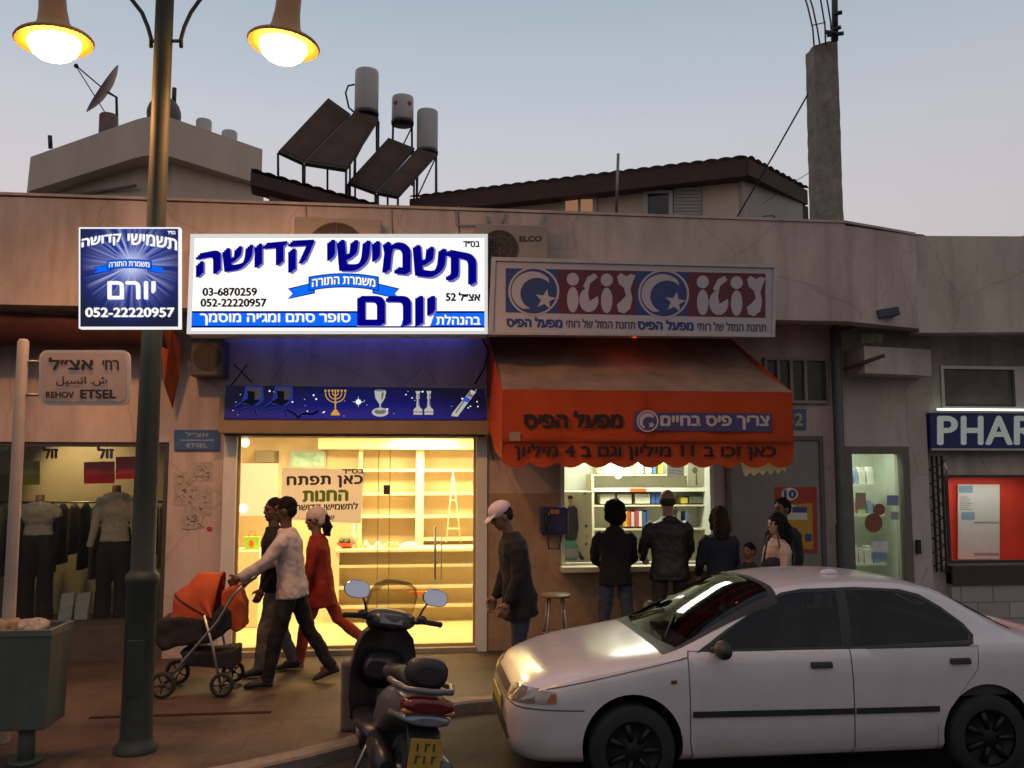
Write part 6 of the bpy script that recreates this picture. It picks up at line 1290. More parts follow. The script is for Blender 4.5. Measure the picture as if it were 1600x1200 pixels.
p_, h_ = cust(1219, 806, 8.95); person('dark haired woman in a pale pink top facing left beside the red poster', p_, 188, h_, dict(lean=2, arm=((14, 6), (10, 6)), elbow=(55, 60), turn_in=(30, 30), head=(4, 0), thigh=(2, -2), knee=(2, 3), stance=.06), c_pink, c_black, 'light', style='long', hem=.04)
p_, h_ = cust(1226, 782, 9.55); person('dark clothed man standing behind the woman in pink, in front of the red poster', p_, 200, h_, dict(arm=((2, 10), (4, 10)), elbow=(14, 18), head=(4, 0), thigh=(1, -1), knee=(2, 2)), c_dark, c_black, 'brown', style='short')
# small bag held by the woman in pink, stool and crate by the kiosk
p = P(1208, 884, 8.8); t = thing('shoulder_bag', 'small dark navy bag held at the front of the woman in pink', 'bag', p); MB(cloth('navy')).ell(p, (.13, .06, .09), 16, 10).build('bag', t, remesh=.012, smooth=2)
MB(black).tube([p + Vector((-.1, 0, .05)), p + Vector((-.05, -.01, .3)), p + Vector((.06, .02, .34)), p + Vector((.1, 0, .05))], .008, 6).build('strap', t)
ps = P(868, 928, 9.5); t = thing('bar_stool', 'thin legged bar stool beside the kiosk counter', 'stool', (ps.x, 9.5, .15)); sz = ps.z
MB(mat('stool_seat', (.2, .14, .08), .5)).lathe([(0, sz - .03), (.15, sz - .03), (.17, sz - .015), (.16, sz), (0, sz)], (ps.x, 9.5, 0), 22).build('seat', t)
for a_ in (45, 135, 225, 315): MB(greym).tube([(ps.x + .1 * math.cos(R(a_)), 9.5 + .1 * math.sin(R(a_)), sz - .03), (ps.x + .2 * math.cos(R(a_)), 9.5 + .2 * math.sin(R(a_)), .15)], .011, 8).build('leg', t)
MB(greym).tube([(ps.x + .155 * math.cos(R(a_)), 9.5 + .155 * math.sin(R(a_)), .15 + (sz - .18) * .45) for a_ in range(0, 361, 20)], .008, 6).build('foot_ring', t)
pc = P(1003, 990, 9.6); t = thing('plastic_crate', 'small dark blue plastic crate on the pavement between two kiosk customers', 'crate', (pc.x, 9.65, .15)); m_ = MB(mat('crate_blue', (.03, .045, .14), .5))
x0, y0 = pc.x - .14, 9.53
for kz in range(3): z0 = .15 + kz * .13; m_.box(x0, x0 + .28, y0, y0 + .02, z0, z0 + .09).box(x0, x0 + .28, y0 + .26, y0 + .28, z0, z0 + .09).box(x0, x0 + .02, y0 + .02, y0 + .26, z0, z0 + .09).box(x0 + .26, x0 + .28, y0 + .02, y0 + .26, z0, z0 + .09)
for cx in (x0, x0 + .25):
    for cy in (y0 - .004, y0 + .254): m_.box(cx - .002, cx + .032, cy, cy + .03, .149, .53)
m_.build('body', t)

# ---------------------------------------------------------------- stroller
YSt = 8.62
so = mat('stroller_orange', (.50, .085, .02), .8, var=.1, scale=8, trans=.15); sb = mat('stroller_black', (.018, .016, .016), .85, var=.2); 
t = thing('stroller', 'baby stroller with orange hood and black seat pushed by the man in a pale jacket', 'stroller', (P(310, 1060, YSt).x, YSt, .15))
S_ = lambda px, py, dy=0.0: P(px, py, YSt) + Vector((0, dy, 0))
hw_ = .23
for dy in (-hw_, hw_):
    MB(greym).tube([S_(386, 910, dy), S_(372, 925, dy), S_(348, 965, dy), S_(300, 1020, dy), S_(270, 1058, dy)], .013, 8).build('frame', t)
    MB(alum).tube([S_(328, 955, dy), S_(340, 1000, dy), S_(353, 1062, dy)], .012, 8).build('frame', t)
MB(black).tube([S_(386, 910, -hw_), S_(394, 905, -hw_ * .8), S_(396, 904, 0), S_(394, 905, hw_ * .8), S_(386, 910, hw_)], .017, 10).build('handle', t)
def wheel(par, c, r, w_, nm='wheel', ax=(0, 1, 0), spokes=5, rimm=darkm):
    c = Vector(c); a = Vector(ax).normalized(); wv_ = MB(rubber).lathe([(r * .78, -w_ / 2), (r * .95, -w_ / 2), (r, -w_ * .3), (r, w_ * .3), (r * .95, w_ / 2), (r * .78, w_ / 2), (r * .78, -w_ / 2)], c, 28, ax=a); o = wv_.build(nm, par)
    rm = MB(rimm).lathe([(r * .78, -w_ * .35), (r * .7, -w_ * .3), (r * .7, w_ * .3), (r * .78, w_ * .35)], c, 28, ax=a).lathe([(0, -w_ * .5), (r * .2, -w_ * .5), (r * .22, -w_ * .3), (r * .22, w_ * .3), (r * .2, w_ * .5), (0, w_ * .5)], c, 14, ax=a)
    o1 = a.orthogonal().normalized(); o2 = a.cross(o1)
    for k in range(spokes): q = 2 * math.pi * k / spokes; dv = o1 * math.cos(q) + o2 * math.sin(q); rm.tube([c + dv * r * .2, c + dv * r * .72], r * .07, 6)
    rm.build('rim', o); return o
for (px, py, r) in ((266, 1058, .115), (356, 1052, .105)):
    for dy in (-hw_ - .03, hw_ + .03): c = S_(px, py, dy); c.z = .15 + r + .002; wheel(t, c, r, .045)
MB(greym).tube([S_(270, 1058, -hw_), S_(270, 1058, hw_)], .01, 6).build('axle', t); MB(greym).tube([S_(353, 1060, -hw_), S_(353, 1060, hw_)], .01, 6).build('axle', t)
# seat, basket, hood
def shell(mb, prof, half): mb.loft([[S_(x, y, dy) for x, y in prof] for dy in (-half, -half * .97, half * .97, half)], close=True, caps=True, smooth=False)
m_ = MB(sb); shell(m_, [(258, 962), (300, 958), (330, 962), (352, 940), (366, 948), (368, 975), (352, 988), (330, 1000), (286, 1003), (262, 1012), (250, 996), (250, 975)], .2); m_.build('seat', t, remesh=.016, smooth=4, wrinkle=.03)
m_ = MB(sb); shell(m_, [(285, 1010), (300, 1035), (372, 1040), (374, 1008), (340, 1014)], .18); m_.build('basket', t, remesh=.016, smooth=3, wrinkle=.02)
m_ = MB(so); n_a = 14; rows = []
piv = S_(338, 962)
for i in range(13):      # hood ribs fan round the pivot
    a_ = R(200 - 118 * i / 12); rad = .41 + .02 * math.sin(i * math.pi / 2.0); dirv = Vector((math.cos(a_), 0, math.sin(a_)))
    rows.append([piv + dirv * rad * (math.sin(math.pi * j / 12) ** .45 if 0 < j < 12 else .0) + Vector((0, -.2 * math.cos(math.pi * j / 12), 0)) for j in range(13)])
m_.loft(rows, close=False, caps=False); o = m_.build('hood', t); md = o.modifiers.new('t', 'SOLIDIFY'); md.thickness = .008
MB(sb).tube([piv + Vector((math.cos(R(150)), 0, math.sin(R(150)))) * .425 * (math.sin(math.pi * j / 12) ** .45 if 0 < j < 12 else 0) + Vector((0, -.2 * math.cos(math.pi * j / 12), 0)) for j in range(13)], .008, 6).build('hood_rib', t)
m_ = MB(so); shell(m_, [(352, 920), (372, 912), (384, 940), (385, 978), (374, 984), (360, 975), (350, 950)], .17); m_.build('back_pouch', t, remesh=.014, smooth=4, wrinkle=.02)
# ---------------------------------------------------------------- white saloon car
CX, CY, CZ = .68, 6.69, ROADZ
def crv(pts, x):
    """smooth interpolation (monotone-ish Catmull-Rom) of (x, value) pairs"""
    if x <= pts[0][0]: return pts[0][1]
    if x >= pts[-1][0]: return pts[-1][1]
    for i in range(len(pts) - 1):
        if pts[i][0] <= x <= pts[i + 1][0]:
            x0, y0 = pts[i]; x1, y1 = pts[i + 1]; h = x1 - x0; s = (y1 - y0) / h
            sl = (y0 - pts[i - 1][1]) / (x0 - pts[i - 1][0]) if i > 0 else s; sr = (pts[i + 2][1] - y1) / (pts[i + 2][0] - x1) if i + 2 < len(pts) else s
            m0 = 0 if sl * s <= 0 else 2 * sl * s / (sl + s); m1 = 0 if sr * s <= 0 else 2 * sr * s / (sr + s)
            t = (x - x0) / h; return y0 * (2 * t ** 3 - 3 * t * t + 1) + h * m0 * (t ** 3 - 2 * t * t + t) + y1 * (-2 * t ** 3 + 3 * t * t) + h * m1 * (t ** 3 - t * t)
TOPZ = [(0, .50), (.02, .58), (.06, .65), (.12, .70), (.25, .755), (.5, .82), (.8, .862), (1.02, .89), (1.08, .905), (1.3, 1.035), (1.6, 1.18), (1.85, 1.282), (2.0, 1.312), (2.25, 1.335), (2.5, 1.342), (2.8, 1.332), (3.05, 1.295), (3.2, 1.25), (3.45, 1.13), (3.72, .985), (3.8, .962), (4.0, .945), (4.1, .92), (4.16, .88), (4.2, .74)]
BELT = [(0, .46), (.06, .58), (.12, .63), (.25, .685), (.5, .755), (.8, .81), (1.08, .86), (1.5, .885), (2.3, .90), (3.2, .92), (3.7, .91), (4.0, .885), (4.16, .82), (4.2, .68)]
HALF = [(0, .50), (.02, .58), (.06, .655), (.15, .73), (.3, .785), (.6, .825), (1.0, .842), (2.0, .848), (3.0, .842), (3.6, .825), (3.95, .785), (4.1, .735), (4.17, .67), (4.2, .58)]
BOT = [(0, .27), (.04, .22), (.2, .19), (.5, .19), (3.6, .2), (4.0, .24), (4.2, .33)]
ROOFW = [(1.05, .72), (1.3, .69), (1.85, .60), (2.2, .585), (2.8, .575), (3.1, .56), (3.45, .60), (3.75, .68)]
def ring(x):
    W = crv(HALF, x); zb = crv(BOT, x); zt = crv(TOPZ, x); ze = min(crv(BELT, x), zt - .02)
    mz = zb + (ze - zb) * .52
    side = [(0, zb), (W * .7, zb), (W * .92, zb + .015), (W * .985, zb + .07), (W * .998, zb + (mz - zb) * .65), (W, mz), (W * .996, mz + (ze - mz) * .45), (W * .978, mz + (ze - mz) * .8), (W * .955, ze - .004)]
    yb = W * .945
    c = max(0.0, min(1.0, (zt - ze - .06) / .25))
    rw = crv(ROOFW, x)
    hood = [(yb, ze), (W * .86, ze + (zt - ze) * .45), (W * .74, ze + (zt - ze) * .72), (W * .6, ze + (zt - ze) * .86), (W * .42, ze + (zt - ze) * .95), (W * .2, ze + (zt - ze) * .99), (0, zt)]
    zs = zt - .055
    cab = [(yb * .985, ze + .008), (yb * .985 + (rw - yb * .985) * .5 + .012, ze + (zs - ze) * .52), (rw + .012, zs - .02), (rw - .025, zs + .016), (rw * .8, zt - .017), (rw * .42, zt - .004), (0, zt)]
    up = [(hood[i][0] * (1 - c) + cab[i][0] * c, hood[i][1] * (1 - c) + cab[i][1] * c) for i in range(7)]
    return side + up
XS = [0, .006, .015, .03, .05, .08, .12, .17, .23] + [.3 + .06 * i for i in range(13)] + [1.05, 1.08, 1.12] + [1.18 + .06 * i for i in range(42)] + [3.68, 3.72, 3.76, 3.82, 3.9, 3.98, 4.04, 4.09, 4.13, 4.16, 4.18, 4.195, 4.2]
def body_mesh(mb):
    rings = []
    for x in XS:
        r_ = ring(x); rings.append([(x, -y, z) for y, z in r_] + [(x, y, z) for y, z in r_[-2:0:-1]])
    mb.loft(rings)
carp = bpy.data.materials.new('car_paint'); carp.use_nodes = True; b_ = carp.node_tree.nodes['Principled BSDF']
b_.inputs[0].default_value = (.50, .46, .47, 1); b_.inputs['Roughness'].default_value = .27; b_.inputs['Coat Weight'].default_value = .7; b_.inputs['Coat Roughness'].default_value = .16
nz = carp.node_tree.nodes.new('ShaderNodeTexNoise'); nz.inputs['Scale'].default_value = 5; nz.inputs['Detail'].default_value = 6; rp = carp.node_tree.nodes.new('ShaderNodeValToRGB'); rp.color_ramp.elements[0].color = (.54, .505, .53, 1); rp.color_ramp.elements[1].color = (.58, .545, .575, 1); rp.color_ramp.elements[0].position = .35; rp.color_ramp.elements[1].position = .6
tcn = carp.node_tree.nodes.new('ShaderNodeTexCoord'); carp.node_tree.links.new(tcn.outputs['Object'], nz.inputs[0]); carp.node_tree.links.new(nz.outputs[0], rp.inputs[0]); carp.node_tree.links.new(rp.outputs[0], b_.inputs[0])
trim = mat('car_trim', (.018, .018, .02), .55, var=.1); archm = mat('wheel_arch', (.01, .01, .01), .9, var=0); seam = mat('panel_gap', (.06, .055, .055), .7, var=0)
cglass = glass('car_glass', (.36, .40, .41), .025, .03)
car = thing('parked_car', 'white four door saloon car parked along the kerb on the right', 'car', (CX, CY, CZ))
mb = MB(carp); body_mesh(mb); body = mb.build('body', car, local=True)
for wx in (.80, 3.31):
    cu = MB(archm).lathe([(0, -1.2), (.335, -1.2), (.335, 1.2), (0, 1.2)], (wx, 0, .315), 40, ax=(0, 1, 0)).build('cutter', None, local=True)
    md = body.modifiers.new('arch', 'BOOLEAN'); md.object = cu; md.operation = 'DIFFERENCE'; md.solver = 'EXACT'; md.material_mode = 'TRANSFER'
    cu.parent = car
    dg = bpy.context.evaluated_depsgraph_get(); me = bpy.data.meshes.new_from_object(body.evaluated_get(dg)); body.modifiers.clear(); body.data = me; me.name = 'body'
    bpy.data.objects.remove(cu)
bsrc = bmesh.new(); tmp = MB(carp); body_mesh(tmp)
_vs = [bsrc.verts.new(v) for v in tmp.v]
for f in tmp.f:
    try: bsrc.faces.new([_vs[i] for i in f])
    except ValueError: pass
bmesh.ops.recalc_face_normals(bsrc, faces=bsrc.faces)
def shrink(poly, d):
    n = len(poly); cx, cy = sum(p[0] for p in poly) / n, sum(p[1] for p in poly) / n; o = []
    for x, y in poly: l = math.hypot(x - cx, y - cy); o.append((cx + (x - cx) * (1 + d / l), cy + (y - cy) * (1 + d / l)))
    return o
def cut_holes(bm, polys, ax, keep):
    """open convex outlines (projected along axis ax) in a skin"""
    ia = [i for i in range(3) if i != ax]
    for poly in polys:
        n = len(poly); cx, cy = sum(p[0] for p in poly) / n, sum(p[1] for p in poly) / n; pl_ = []
        for i in range(n):
            a, b = poly[i], poly[(i + 1) % n]; no = (b[1] - a[1], -(b[0] - a[0]))
            if (cx - a[0]) * no[0] + (cy - a[1]) * no[1] > 0: no = (-no[0], -no[1])
            pl_.append((a, no)); pco = [0, 0, 0]; pno = [0, 0, 0]; pco[ia[0]], pco[ia[1]] = a; pno[ia[0]], pno[ia[1]] = no
            fs = [f for f in bm.faces if keep(f.calc_center_median(), f.normal)]
            gm = list({e for f in fs for e in f.edges}) + list({v for f in fs for v in f.verts}) + fs
            bmesh.ops.bisect_plane(bm, geom=gm, plane_co=pco, plane_no=pno)
        dl = []
        for f in bm.faces:
            c = f.calc_center_median()
            if keep(c, f.normal) and all((c[ia[0]] - a[0]) * no[0] + (c[ia[1]] - a[1]) * no[1] < 1e-6 for a, no in pl_): dl.append(f)
        bmesh.ops.delete(bm, geom=dl, context='FACES')
side = {-1: lambda c, n: c.y < -.3 and n.y < -.25, 1: lambda c, n: c.y > .3 and n.y > .25}
FRONTK = lambda c, n: n.z > .15 and 1.0 < c.x < 2.0
REARK = lambda c, n: n.z > .15 and 3.1 < c.x < 3.8
FG = [(1.33, .915), (1.42, .97), (1.62, 1.085), (1.84, 1.2), (1.93, 1.237), (2.02, 1.255), (2.35, 1.268), (2.29, .915)]
RG = [(2.36, .915), (2.42, 1.268), (2.62, 1.265), (2.82, 1.248), (2.95, 1.218), (3.08, 1.148), (3.2, 1.05), (3.25, .975), (3.22, .935)]
WS = [(1.10, -.4), (1.09, 0), (1.10, .4), (1.14, .66), (1.86, .585), (1.895, .36), (1.905, 0), (1.895, -.36), (1.86, -.585), (1.14, -.66)]
RW = [(3.24, -.54), (3.22, 0), (3.24, .54), (3.66, .62), (3.69, 0), (3.66, -.62)]
def open_windows(bm):
    for s_ in (-1, 1): cut_holes(bm, [FG, RG], 1, side[s_])
    cut_holes(bm, [WS], 2, FRONTK); cut_holes(bm, [RW], 2, REARK)
bmb = bmesh.new(); bmb.from_mesh(body.data); bmb.normal_update(); open_windows(bmb); bmb.to_mesh(body.data)
lin_m = mat('cabin_lining', (.035, .033, .033), .9, var=.1)
bmb.clear(); tmp2 = MB(carp); body_mesh(tmp2); v2 = [bmb.verts.new(v) for v in tmp2.v]
for f in tmp2.f:
    try: bmb.faces.new([v2[i] for i in f])
    except ValueError: pass
bmesh.ops.recalc_face_normals(bmb, faces=bmb.faces); bmb.normal_update(); open_windows(bmb)
bmesh.ops.delete(bmb, geom=[f for f in bmb.faces if not (1.0 < f.calc_center_median().x < 3.85 and f.calc_center_median().z > .55)], context='FACES'); bmb.normal_update()
for v in bmb.verts: v.co -= v.normal * .02
ml = bpy.data.meshes.new('cabin_lining'); bmb.to_mesh(ml); bmb.free(); ml.materials.append(lin_m); lo = bpy.data.objects.new('cabin_lining', ml); COL.objects.link(lo); lo.parent = car
bsrc.normal_update(); bsrc.faces.ensure_lookup_table()
from mathutils.bvhtree import BVHTree
from mathutils.interpolate import poly_3d_calc
bvh = BVHTree.FromBMesh(bsrc); me = body.data; nrm = []
arch_i = [i for i, mm_ in enumerate(me.materials) if mm_ == archm]
for pl_ in me.polygons:          # keep the uncut body's smooth shading round the wheel arches
    for li in pl_.loop_indices:
        if pl_.material_index in arch_i: nrm.append(pl_.normal.copy()); continue
        co = me.vertices[me.loops[li].vertex_index].co; loc, nn_, fi, dd_ = bvh.find_nearest(co); fc = bsrc.faces[fi]
        if fc.normal.x < -.98 and co.x < .01: nrm.append(fc.normal.copy()); continue
        wts = poly_3d_calc([v.co for v in fc.verts], loc); nrm.append(sum((v.normal * w_ for v, w_ in zip(fc.verts, wts)), Vector()).normalized())
me.normals_split_custom_set(nrm)
def patch(name, par, m, polys, ax, off, keep, smooth=True, holes=None):
    polys = polys if isinstance(polys[0], list) else [polys]
    outm = bpy.data.meshes.new(name); acc = bmesh.new()
    for poly in polys: _patch(acc, poly, ax, off, keep)
    if holes: acc.normal_update(); cut_holes(acc, holes, ax, lambda c, n: True)
    acc.to_mesh(outm); acc.free(); outm.materials.append(m); outm.polygons.foreach_set('use_smooth', [smooth] * len(outm.polygons))
    o = bpy.data.objects.new(name, outm); COL.objects.link(o); o.parent = par
    return o
def _patch(acc, poly, ax, off, keep):
    """the piece of body skin inside a convex outline (projected along axis ax), lifted by off"""
    bm = bsrc.copy(); ia = [i for i in range(3) if i != ax]; n = len(poly)
    cx, cy = sum(p[0] for p in poly) / n, sum(p[1] for p in poly) / n
    bmesh.ops.delete(bm, geom=[f for f in bm.faces if not keep(f.calc_center_median(), f.normal)], context='FACES')
    for i in range(n):
        a, b = poly[i], poly[(i + 1) % n]; e = (b[0] - a[0], b[1] - a[1]); no = (e[1], -e[0])
        if (cx - a[0]) * no[0] + (cy - a[1]) * no[1] > 0: no = (-no[0], -no[1])
        pco = [0, 0, 0]; pno = [0, 0, 0]; pco[ia[0]], pco[ia[1]] = a; pno[ia[0]], pno[ia[1]] = no
        bmesh.ops.bisect_plane(bm, geom=bm.verts[:] + bm.edges[:] + bm.faces[:], plane_co=pco, plane_no=pno, clear_outer=True)
    bm.normal_update()
    for v in bm.verts: v.co += v.normal * off
    me = bpy.data.meshes.new('piece'); bm.to_mesh(me); bm.free(); acc.from_mesh(me); bpy.data.meshes.remove(me)
for s_ in (-1, 1):
    near_ = s_ == -1
    patch('window_trim', car, trim, [(1.24, .896), (1.5, 1.03), (1.84, 1.217), (1.95, 1.258), (2.1, 1.28), (2.5, 1.288), (2.84, 1.268), (2.99, 1.229), (3.12, 1.148), (3.24, 1.04), (3.28, .968), (3.25, .918), (3.2, .904)], 1, .0025, side[s_], holes=[FG, RG])
    patch('front_door_glass', car, cglass, FG, 1, .001, side[s_]); patch('rear_door_glass', car, cglass, RG, 1, .001, side[s_])
    # doors as body coloured skins with dark gaps round them
    for nm, outl in (('front_door', [(1.19, .33), (1.19, .86), (1.21, .9), (2.325, .9), (2.325, .22), (1.21, .22)]), ('rear_door', [[(2.333, .22), (2.333, .9), (2.93, .9), (2.93, .22)], [(2.93, .9), (3.27, .9), (3.245, .755), (2.93, .385)]])):
        patch(nm + '_gap', car, seam, [shrink(q_, .008) for q_ in (outl if isinstance(outl[0], list) else [outl])], 1, .0012, side[s_])
        dr_ = patch(nm, car, carp, outl, 1, .0028, side[s_])
        hx_ = 2.11 if nm == 'front_door' else 3.12
        yy = -crv(HALF, hx_) if near_ else crv(HALF, hx_)
        h = MB(trim); h.obox((hx_, yy * .992, .81), (.075, 0, 0), (0, .014, .002), (0, .004, .019)); h.build('handle', dr_, local=True, bevel=.006)
    patch('side_moulding', car, trim, [(1.2, .495), (2.322, .485), (2.322, .525), (1.2, .535)], 1, .016, side[s_]); patch('side_moulding', car, trim, [(2.336, .485), (2.94, .482), (2.94, .52), (2.336, .525)], 1, .016, side[s_])
    patch('side_repeater', car, mat('repeater', (.12, .03, .01), .3, var=0), [(1.06, .71), (1.1, .712), (1.1, .735), (1.06, .733)], 1, .008, side[s_])
    hl = patch('headlight', car, mat('lamp_glass', (.30, .29, .28), .08, metal=.55, var=.15, scale=20, spec=.8), [(s_ * -.42 * -1 * 1, .555), (s_ * .80, .59), (s_ * .80, .655), (s_ * .70, .672), (s_ * .42, .655)] if True else [], 0, .006, lambda c, n, s=s_: c.x < .30 and c.y * s > .3)
    patch('indicator', hl, mat('indicator_amber', (.35, .1, .02), .2, var=.1), [(s_ * .757, .592), (s_ * .80, .60), (s_ * .80, .65), (s_ * .757, .65)], 0, .009, lambda c, n, s=s_: c.x < .32 and c.y * s > .3)
    # wing mirror
    mr_ = MB(trim); yy = s_ * .84; mr_.ell((1.40, yy + s_ * .06, .935), (.055, .10, .062), 14, 10); mr_.tube([(1.36, s_ * .79, .915), (1.39, yy + s_ * .02, .94)], .022, 8); mr_.build('wing_mirror', car, local=True)
    patch('sill_line', car, seam, [(1.19, .213), (2.92, .21), (2.92, .218), (1.19, .22)], 1, .003, side[s_])
    patch('wing_gap', car, seam, [(.24, .672), (1.19, .868), (1.19, .874), (.24, .678)], 1, .0015, side[s_])
top_k = lambda c, n: n.z > .15
patch('windscreen_trim', car, trim, [(1.04, -.70), (1.04, .70), (1.9, .63), (1.93, .4), (1.945, 0), (1.93, -.4), (1.9, -.63)], 2, .0035, FRONTK, holes=[WS])
patch('windscreen', car, cglass, WS, 2, .003, FRONTK)
patch('rear_window', car, cglass, RW, 2, .003, REARK)
seatm = mat('car_seat', (.05, .05, .055), .9, var=.15)
MB(lin_m).box(1.0, 3.8, -.70, .70, .27, .30).box(1.04, 1.07, -.70, .70, .30, .82).build('cabin_floor', car, local=True)
MB(trim).hexa([(1.08, -.68, .62), (1.5, -.68, .62), (1.5, .68, .62), (1.08, .68, .62), (1.1, -.66, .875), (1.42, -.66, .86), (1.42, .66, .86), (1.1, .66, .875)]).build('dashboard', car, local=True, bevel=.02)
MB(trim).tube([(1.52 + .06 * math.sin(R(a_)), -.36 + .18 * math.cos(R(a_)), .86 + .17 * math.sin(R(a_))) for a_ in range(0, 361, 20)], .014, 8).tube([(1.42, -.36, .8), (1.54, -.36, .86)], .03, 8).build('steering_wheel', car, local=True)
for yy in (-.36, .36):
    o = MB(seatm).hexa([(1.85, yy - .24, .42), (2.38, yy - .24, .40), (2.38, yy + .24, .40), (1.85, yy + .24, .42), (1.87, yy - .23, .58), (2.36, yy - .23, .54), (2.36, yy + .23, .54), (1.87, yy + .23, .58)]).hexa([(2.3, yy - .24, .5), (2.44, yy - .24, .5), (2.44, yy + .24, .5), (2.3, yy + .24, .5), (2.46, yy - .19, 1.0), (2.57, yy - .19, 1.0), (2.57, yy + .19, 1.0), (2.46, yy + .19, 1.0)]).build('front_seat', car, local=True, bevel=.03)
    MB(seatm).box(2.49, 2.58, yy - .12, yy + .12, 1.04, 1.19).box(2.53, 2.545, yy - .06, yy - .045, .98, 1.05).box(2.53, 2.545, yy + .045, yy + .06, .98, 1.05).build('headrest', o, local=True, bevel=.02)
MB(seatm).hexa([(2.75, -.62, .42), (3.25, -.62, .40), (3.25, .62, .40), (2.75, .62, .42), (2.77, -.62, .58), (3.2, -.62, .55), (3.2, .62, .55), (2.77, .62, .58)]).hexa([(3.15, -.62, .5), (3.3, -.62, .5), (3.3, .62, .5), (3.15, .62, .5), (3.3, -.58, .98), (3.42, -.58, .98), (3.42, .58, .98), (3.3, .58, .98)]).build('rear_seat', car, local=True, bevel=.03)
MB(trim).box(3.4, 3.74, -.62, .62, .86, .885).build('parcel_shelf', car, local=True)
patch('grille', car, trim, [(-.36, .565), (.36, .565), (.34, .625), (-.34, .625)], 0, .005, lambda c, n: c.x < .2)
patch('bumper_gap', car, seam, [(0, .545), (.5, .545), (.5, .553), (0, .553)], 1, .002, lambda c, n: c.x < .46 and c.z < .6)
patch('bumper_intake', car, trim, [(-.5, .30), (.5, .30), (.46, .39), (-.46, .39)], 0, .005, lambda c, n: c.x < .2)
pl = MB(mat('car_plate', (.5, .38, .04), .5, var=.05)).box(-.022, -.012, -.26, .26, .43, .53); pl.build('number_plate', car, local=True, bevel=.004)
for yy in (-.66, .66): MB(trim).tube([(1.13, yy * .7, .94), (1.3, yy * .2, 1.048)], .007, 6).build('wiper', car, local=True)
# roof drip rails, aerial base and tail lights
for s_ in (-1, 1): patch('tail_light', car, mat('tail_red', (.3, .02, .02), .2, var=.1), [(s_ * .42, .7), (s_ * .8, .7), (s_ * .8, .84), (s_ * .42, .82)], 0, .006, lambda c, n, s=s_: c.x > 4.0 and c.y * s > .3)
MB(carp).ell((2.5, -.2, 1.348), (.07, .05, .03)).build('roof_aerial', car, local=True)
hub = mat('wheel_cover', (.022, .022, .023), .45, metal=.6, var=.15)
for wx in (.80, 3.31):
    for s_ in (-1, 1):
        c = Vector((wx, s_ * .755, .29)); w_o = MB(rubber).lathe([(.19, -.085), (.27, -.09), (.288, -.06), (.29, 0), (.288, .06), (.27, .09), (.19, .085)], c, 40, ax=(0, 1, 0)).build('tyre', None, local=True)
        wl = bpy.data.objects.new('wheel', None); COL.objects.link(wl); wl.parent = car; w_o.parent = wl
        r_ = MB(hub); yo = s_ * .07; r_.lathe([(.2, s_ * .06), (.185, s_ * .075), (.17, s_ * .05), (.06, s_ * .075), (.035, s_ * .085), (0, s_ * .085)], c, 32, ax=(0, 1, 0))
        for k in range(7): q = 2 * math.pi * k / 7; r_.tube([c + Vector((math.cos(q) * .06, s_ * .078, math.sin(q) * .06)), c + Vector((math.cos(q) * .172, s_ * .066, math.sin(q) * .172))], [.018, .024], 6)
        ro = r_.build('rim', wl, local=True)
bsrc.free()
MB(archm).box(.3, 3.9, -.6, .6, .17, .19).build('underbody', car, local=True)

# ---------------------------------------------------------------- scooter seen from behind
r0 = P(690, 1190, 5.62); f0 = P(578, 1000, 6.75)
sx0, sy0 = r0.x - .27, 5.80
hd_ = math.atan2(f0.y - sy0, f0.x - sx0)
sct = thing('scooter', 'dark and silver motor scooter parked at the kerb, seen from behind', 'motor scooter', (sx0, sy0, ROADZ), hd_); sct.rotation_euler = (R(9), 0, hd_)
sdk = mat('scooter_dark', (.022, .02, .024), .35, var=.12, spec=.6); ssv = mat('scooter_silver', (.15, .145, .155), .32, metal=.3, var=.1); sst = mat('seat_vinyl', (.02, .018, .019), .6, var=.2, bump=.2, bscale=100)
def oval(x, cy, cz, hw, hh, n=18, p=2.6):
    o = []
    for i in range(n):
        a = 2 * math.pi * i / n; c_, s_ = math.cos(a), math.sin(a); o.append((x, cy + hw * math.copysign(abs(c_) ** (2 / p), c_), cz + hh * math.copysign(abs(s_) ** (2 / p), s_)))
    return o
def lofts(m, rows, name, par=sct, **k):
    return MB(m).loft([oval(*r_) for r_ in rows]).build(name, par, local=True, **k)
lofts(ssv, [(-.36, 0, .70, .05, .03), (-.33, 0, .695, .13, .065), (-.24, 0, .685, .165, .085), (-.05, 0, .655, .18, .105), (.2, 0, .6, .175, .14), (.45, 0, .5, .14, .16), (.55, 0, .44, .12, .15)], 'tail_body')
lofts(sst, [(-.2, 0, .80, .09, .03), (-.14, 0, .81, .125, .05), (.05, 0, .82, .14, .055), (.18, 0, .79, .15, .06), (.3, 0, .765, .15, .055), (.5, 0, .75, .12, .05), (.6, 0, .73, .07, .035)], 'seat')
lofts(sst, [(-.25, 0, .875, .08, .05), (-.23, 0, .885, .125, .085), (-.16, 0, .885, .135, .09), (-.08, 0, .86, .12, .06)], 'backrest')
MB(ssv).tube([(.05, .17, .78), (-.15, .185, .80), (-.3, .14, .80), (-.34, 0, .80), (-.3, -.14, .80), (-.15, -.185, .80), (.05, -.17, .78)], .02, 10).build('grab_rail', sct, local=True)
tl = lofts(mat('scooter_tail_red', (.12, .012, .012), .2, var=.15), [(-.385, 0, .72, .11, .025), (-.37, 0, .72, .15, .042), (-.3, 0, .715, .175, .05)], 'tail_light')
for s_ in (-1, 1): MB(mat('scooter_amber', (.45, .13, .02), .25, var=.1)).ell((-.345, s_ * .125, .685), (.03, .045, .018)).build('indicator', sct, local=True)
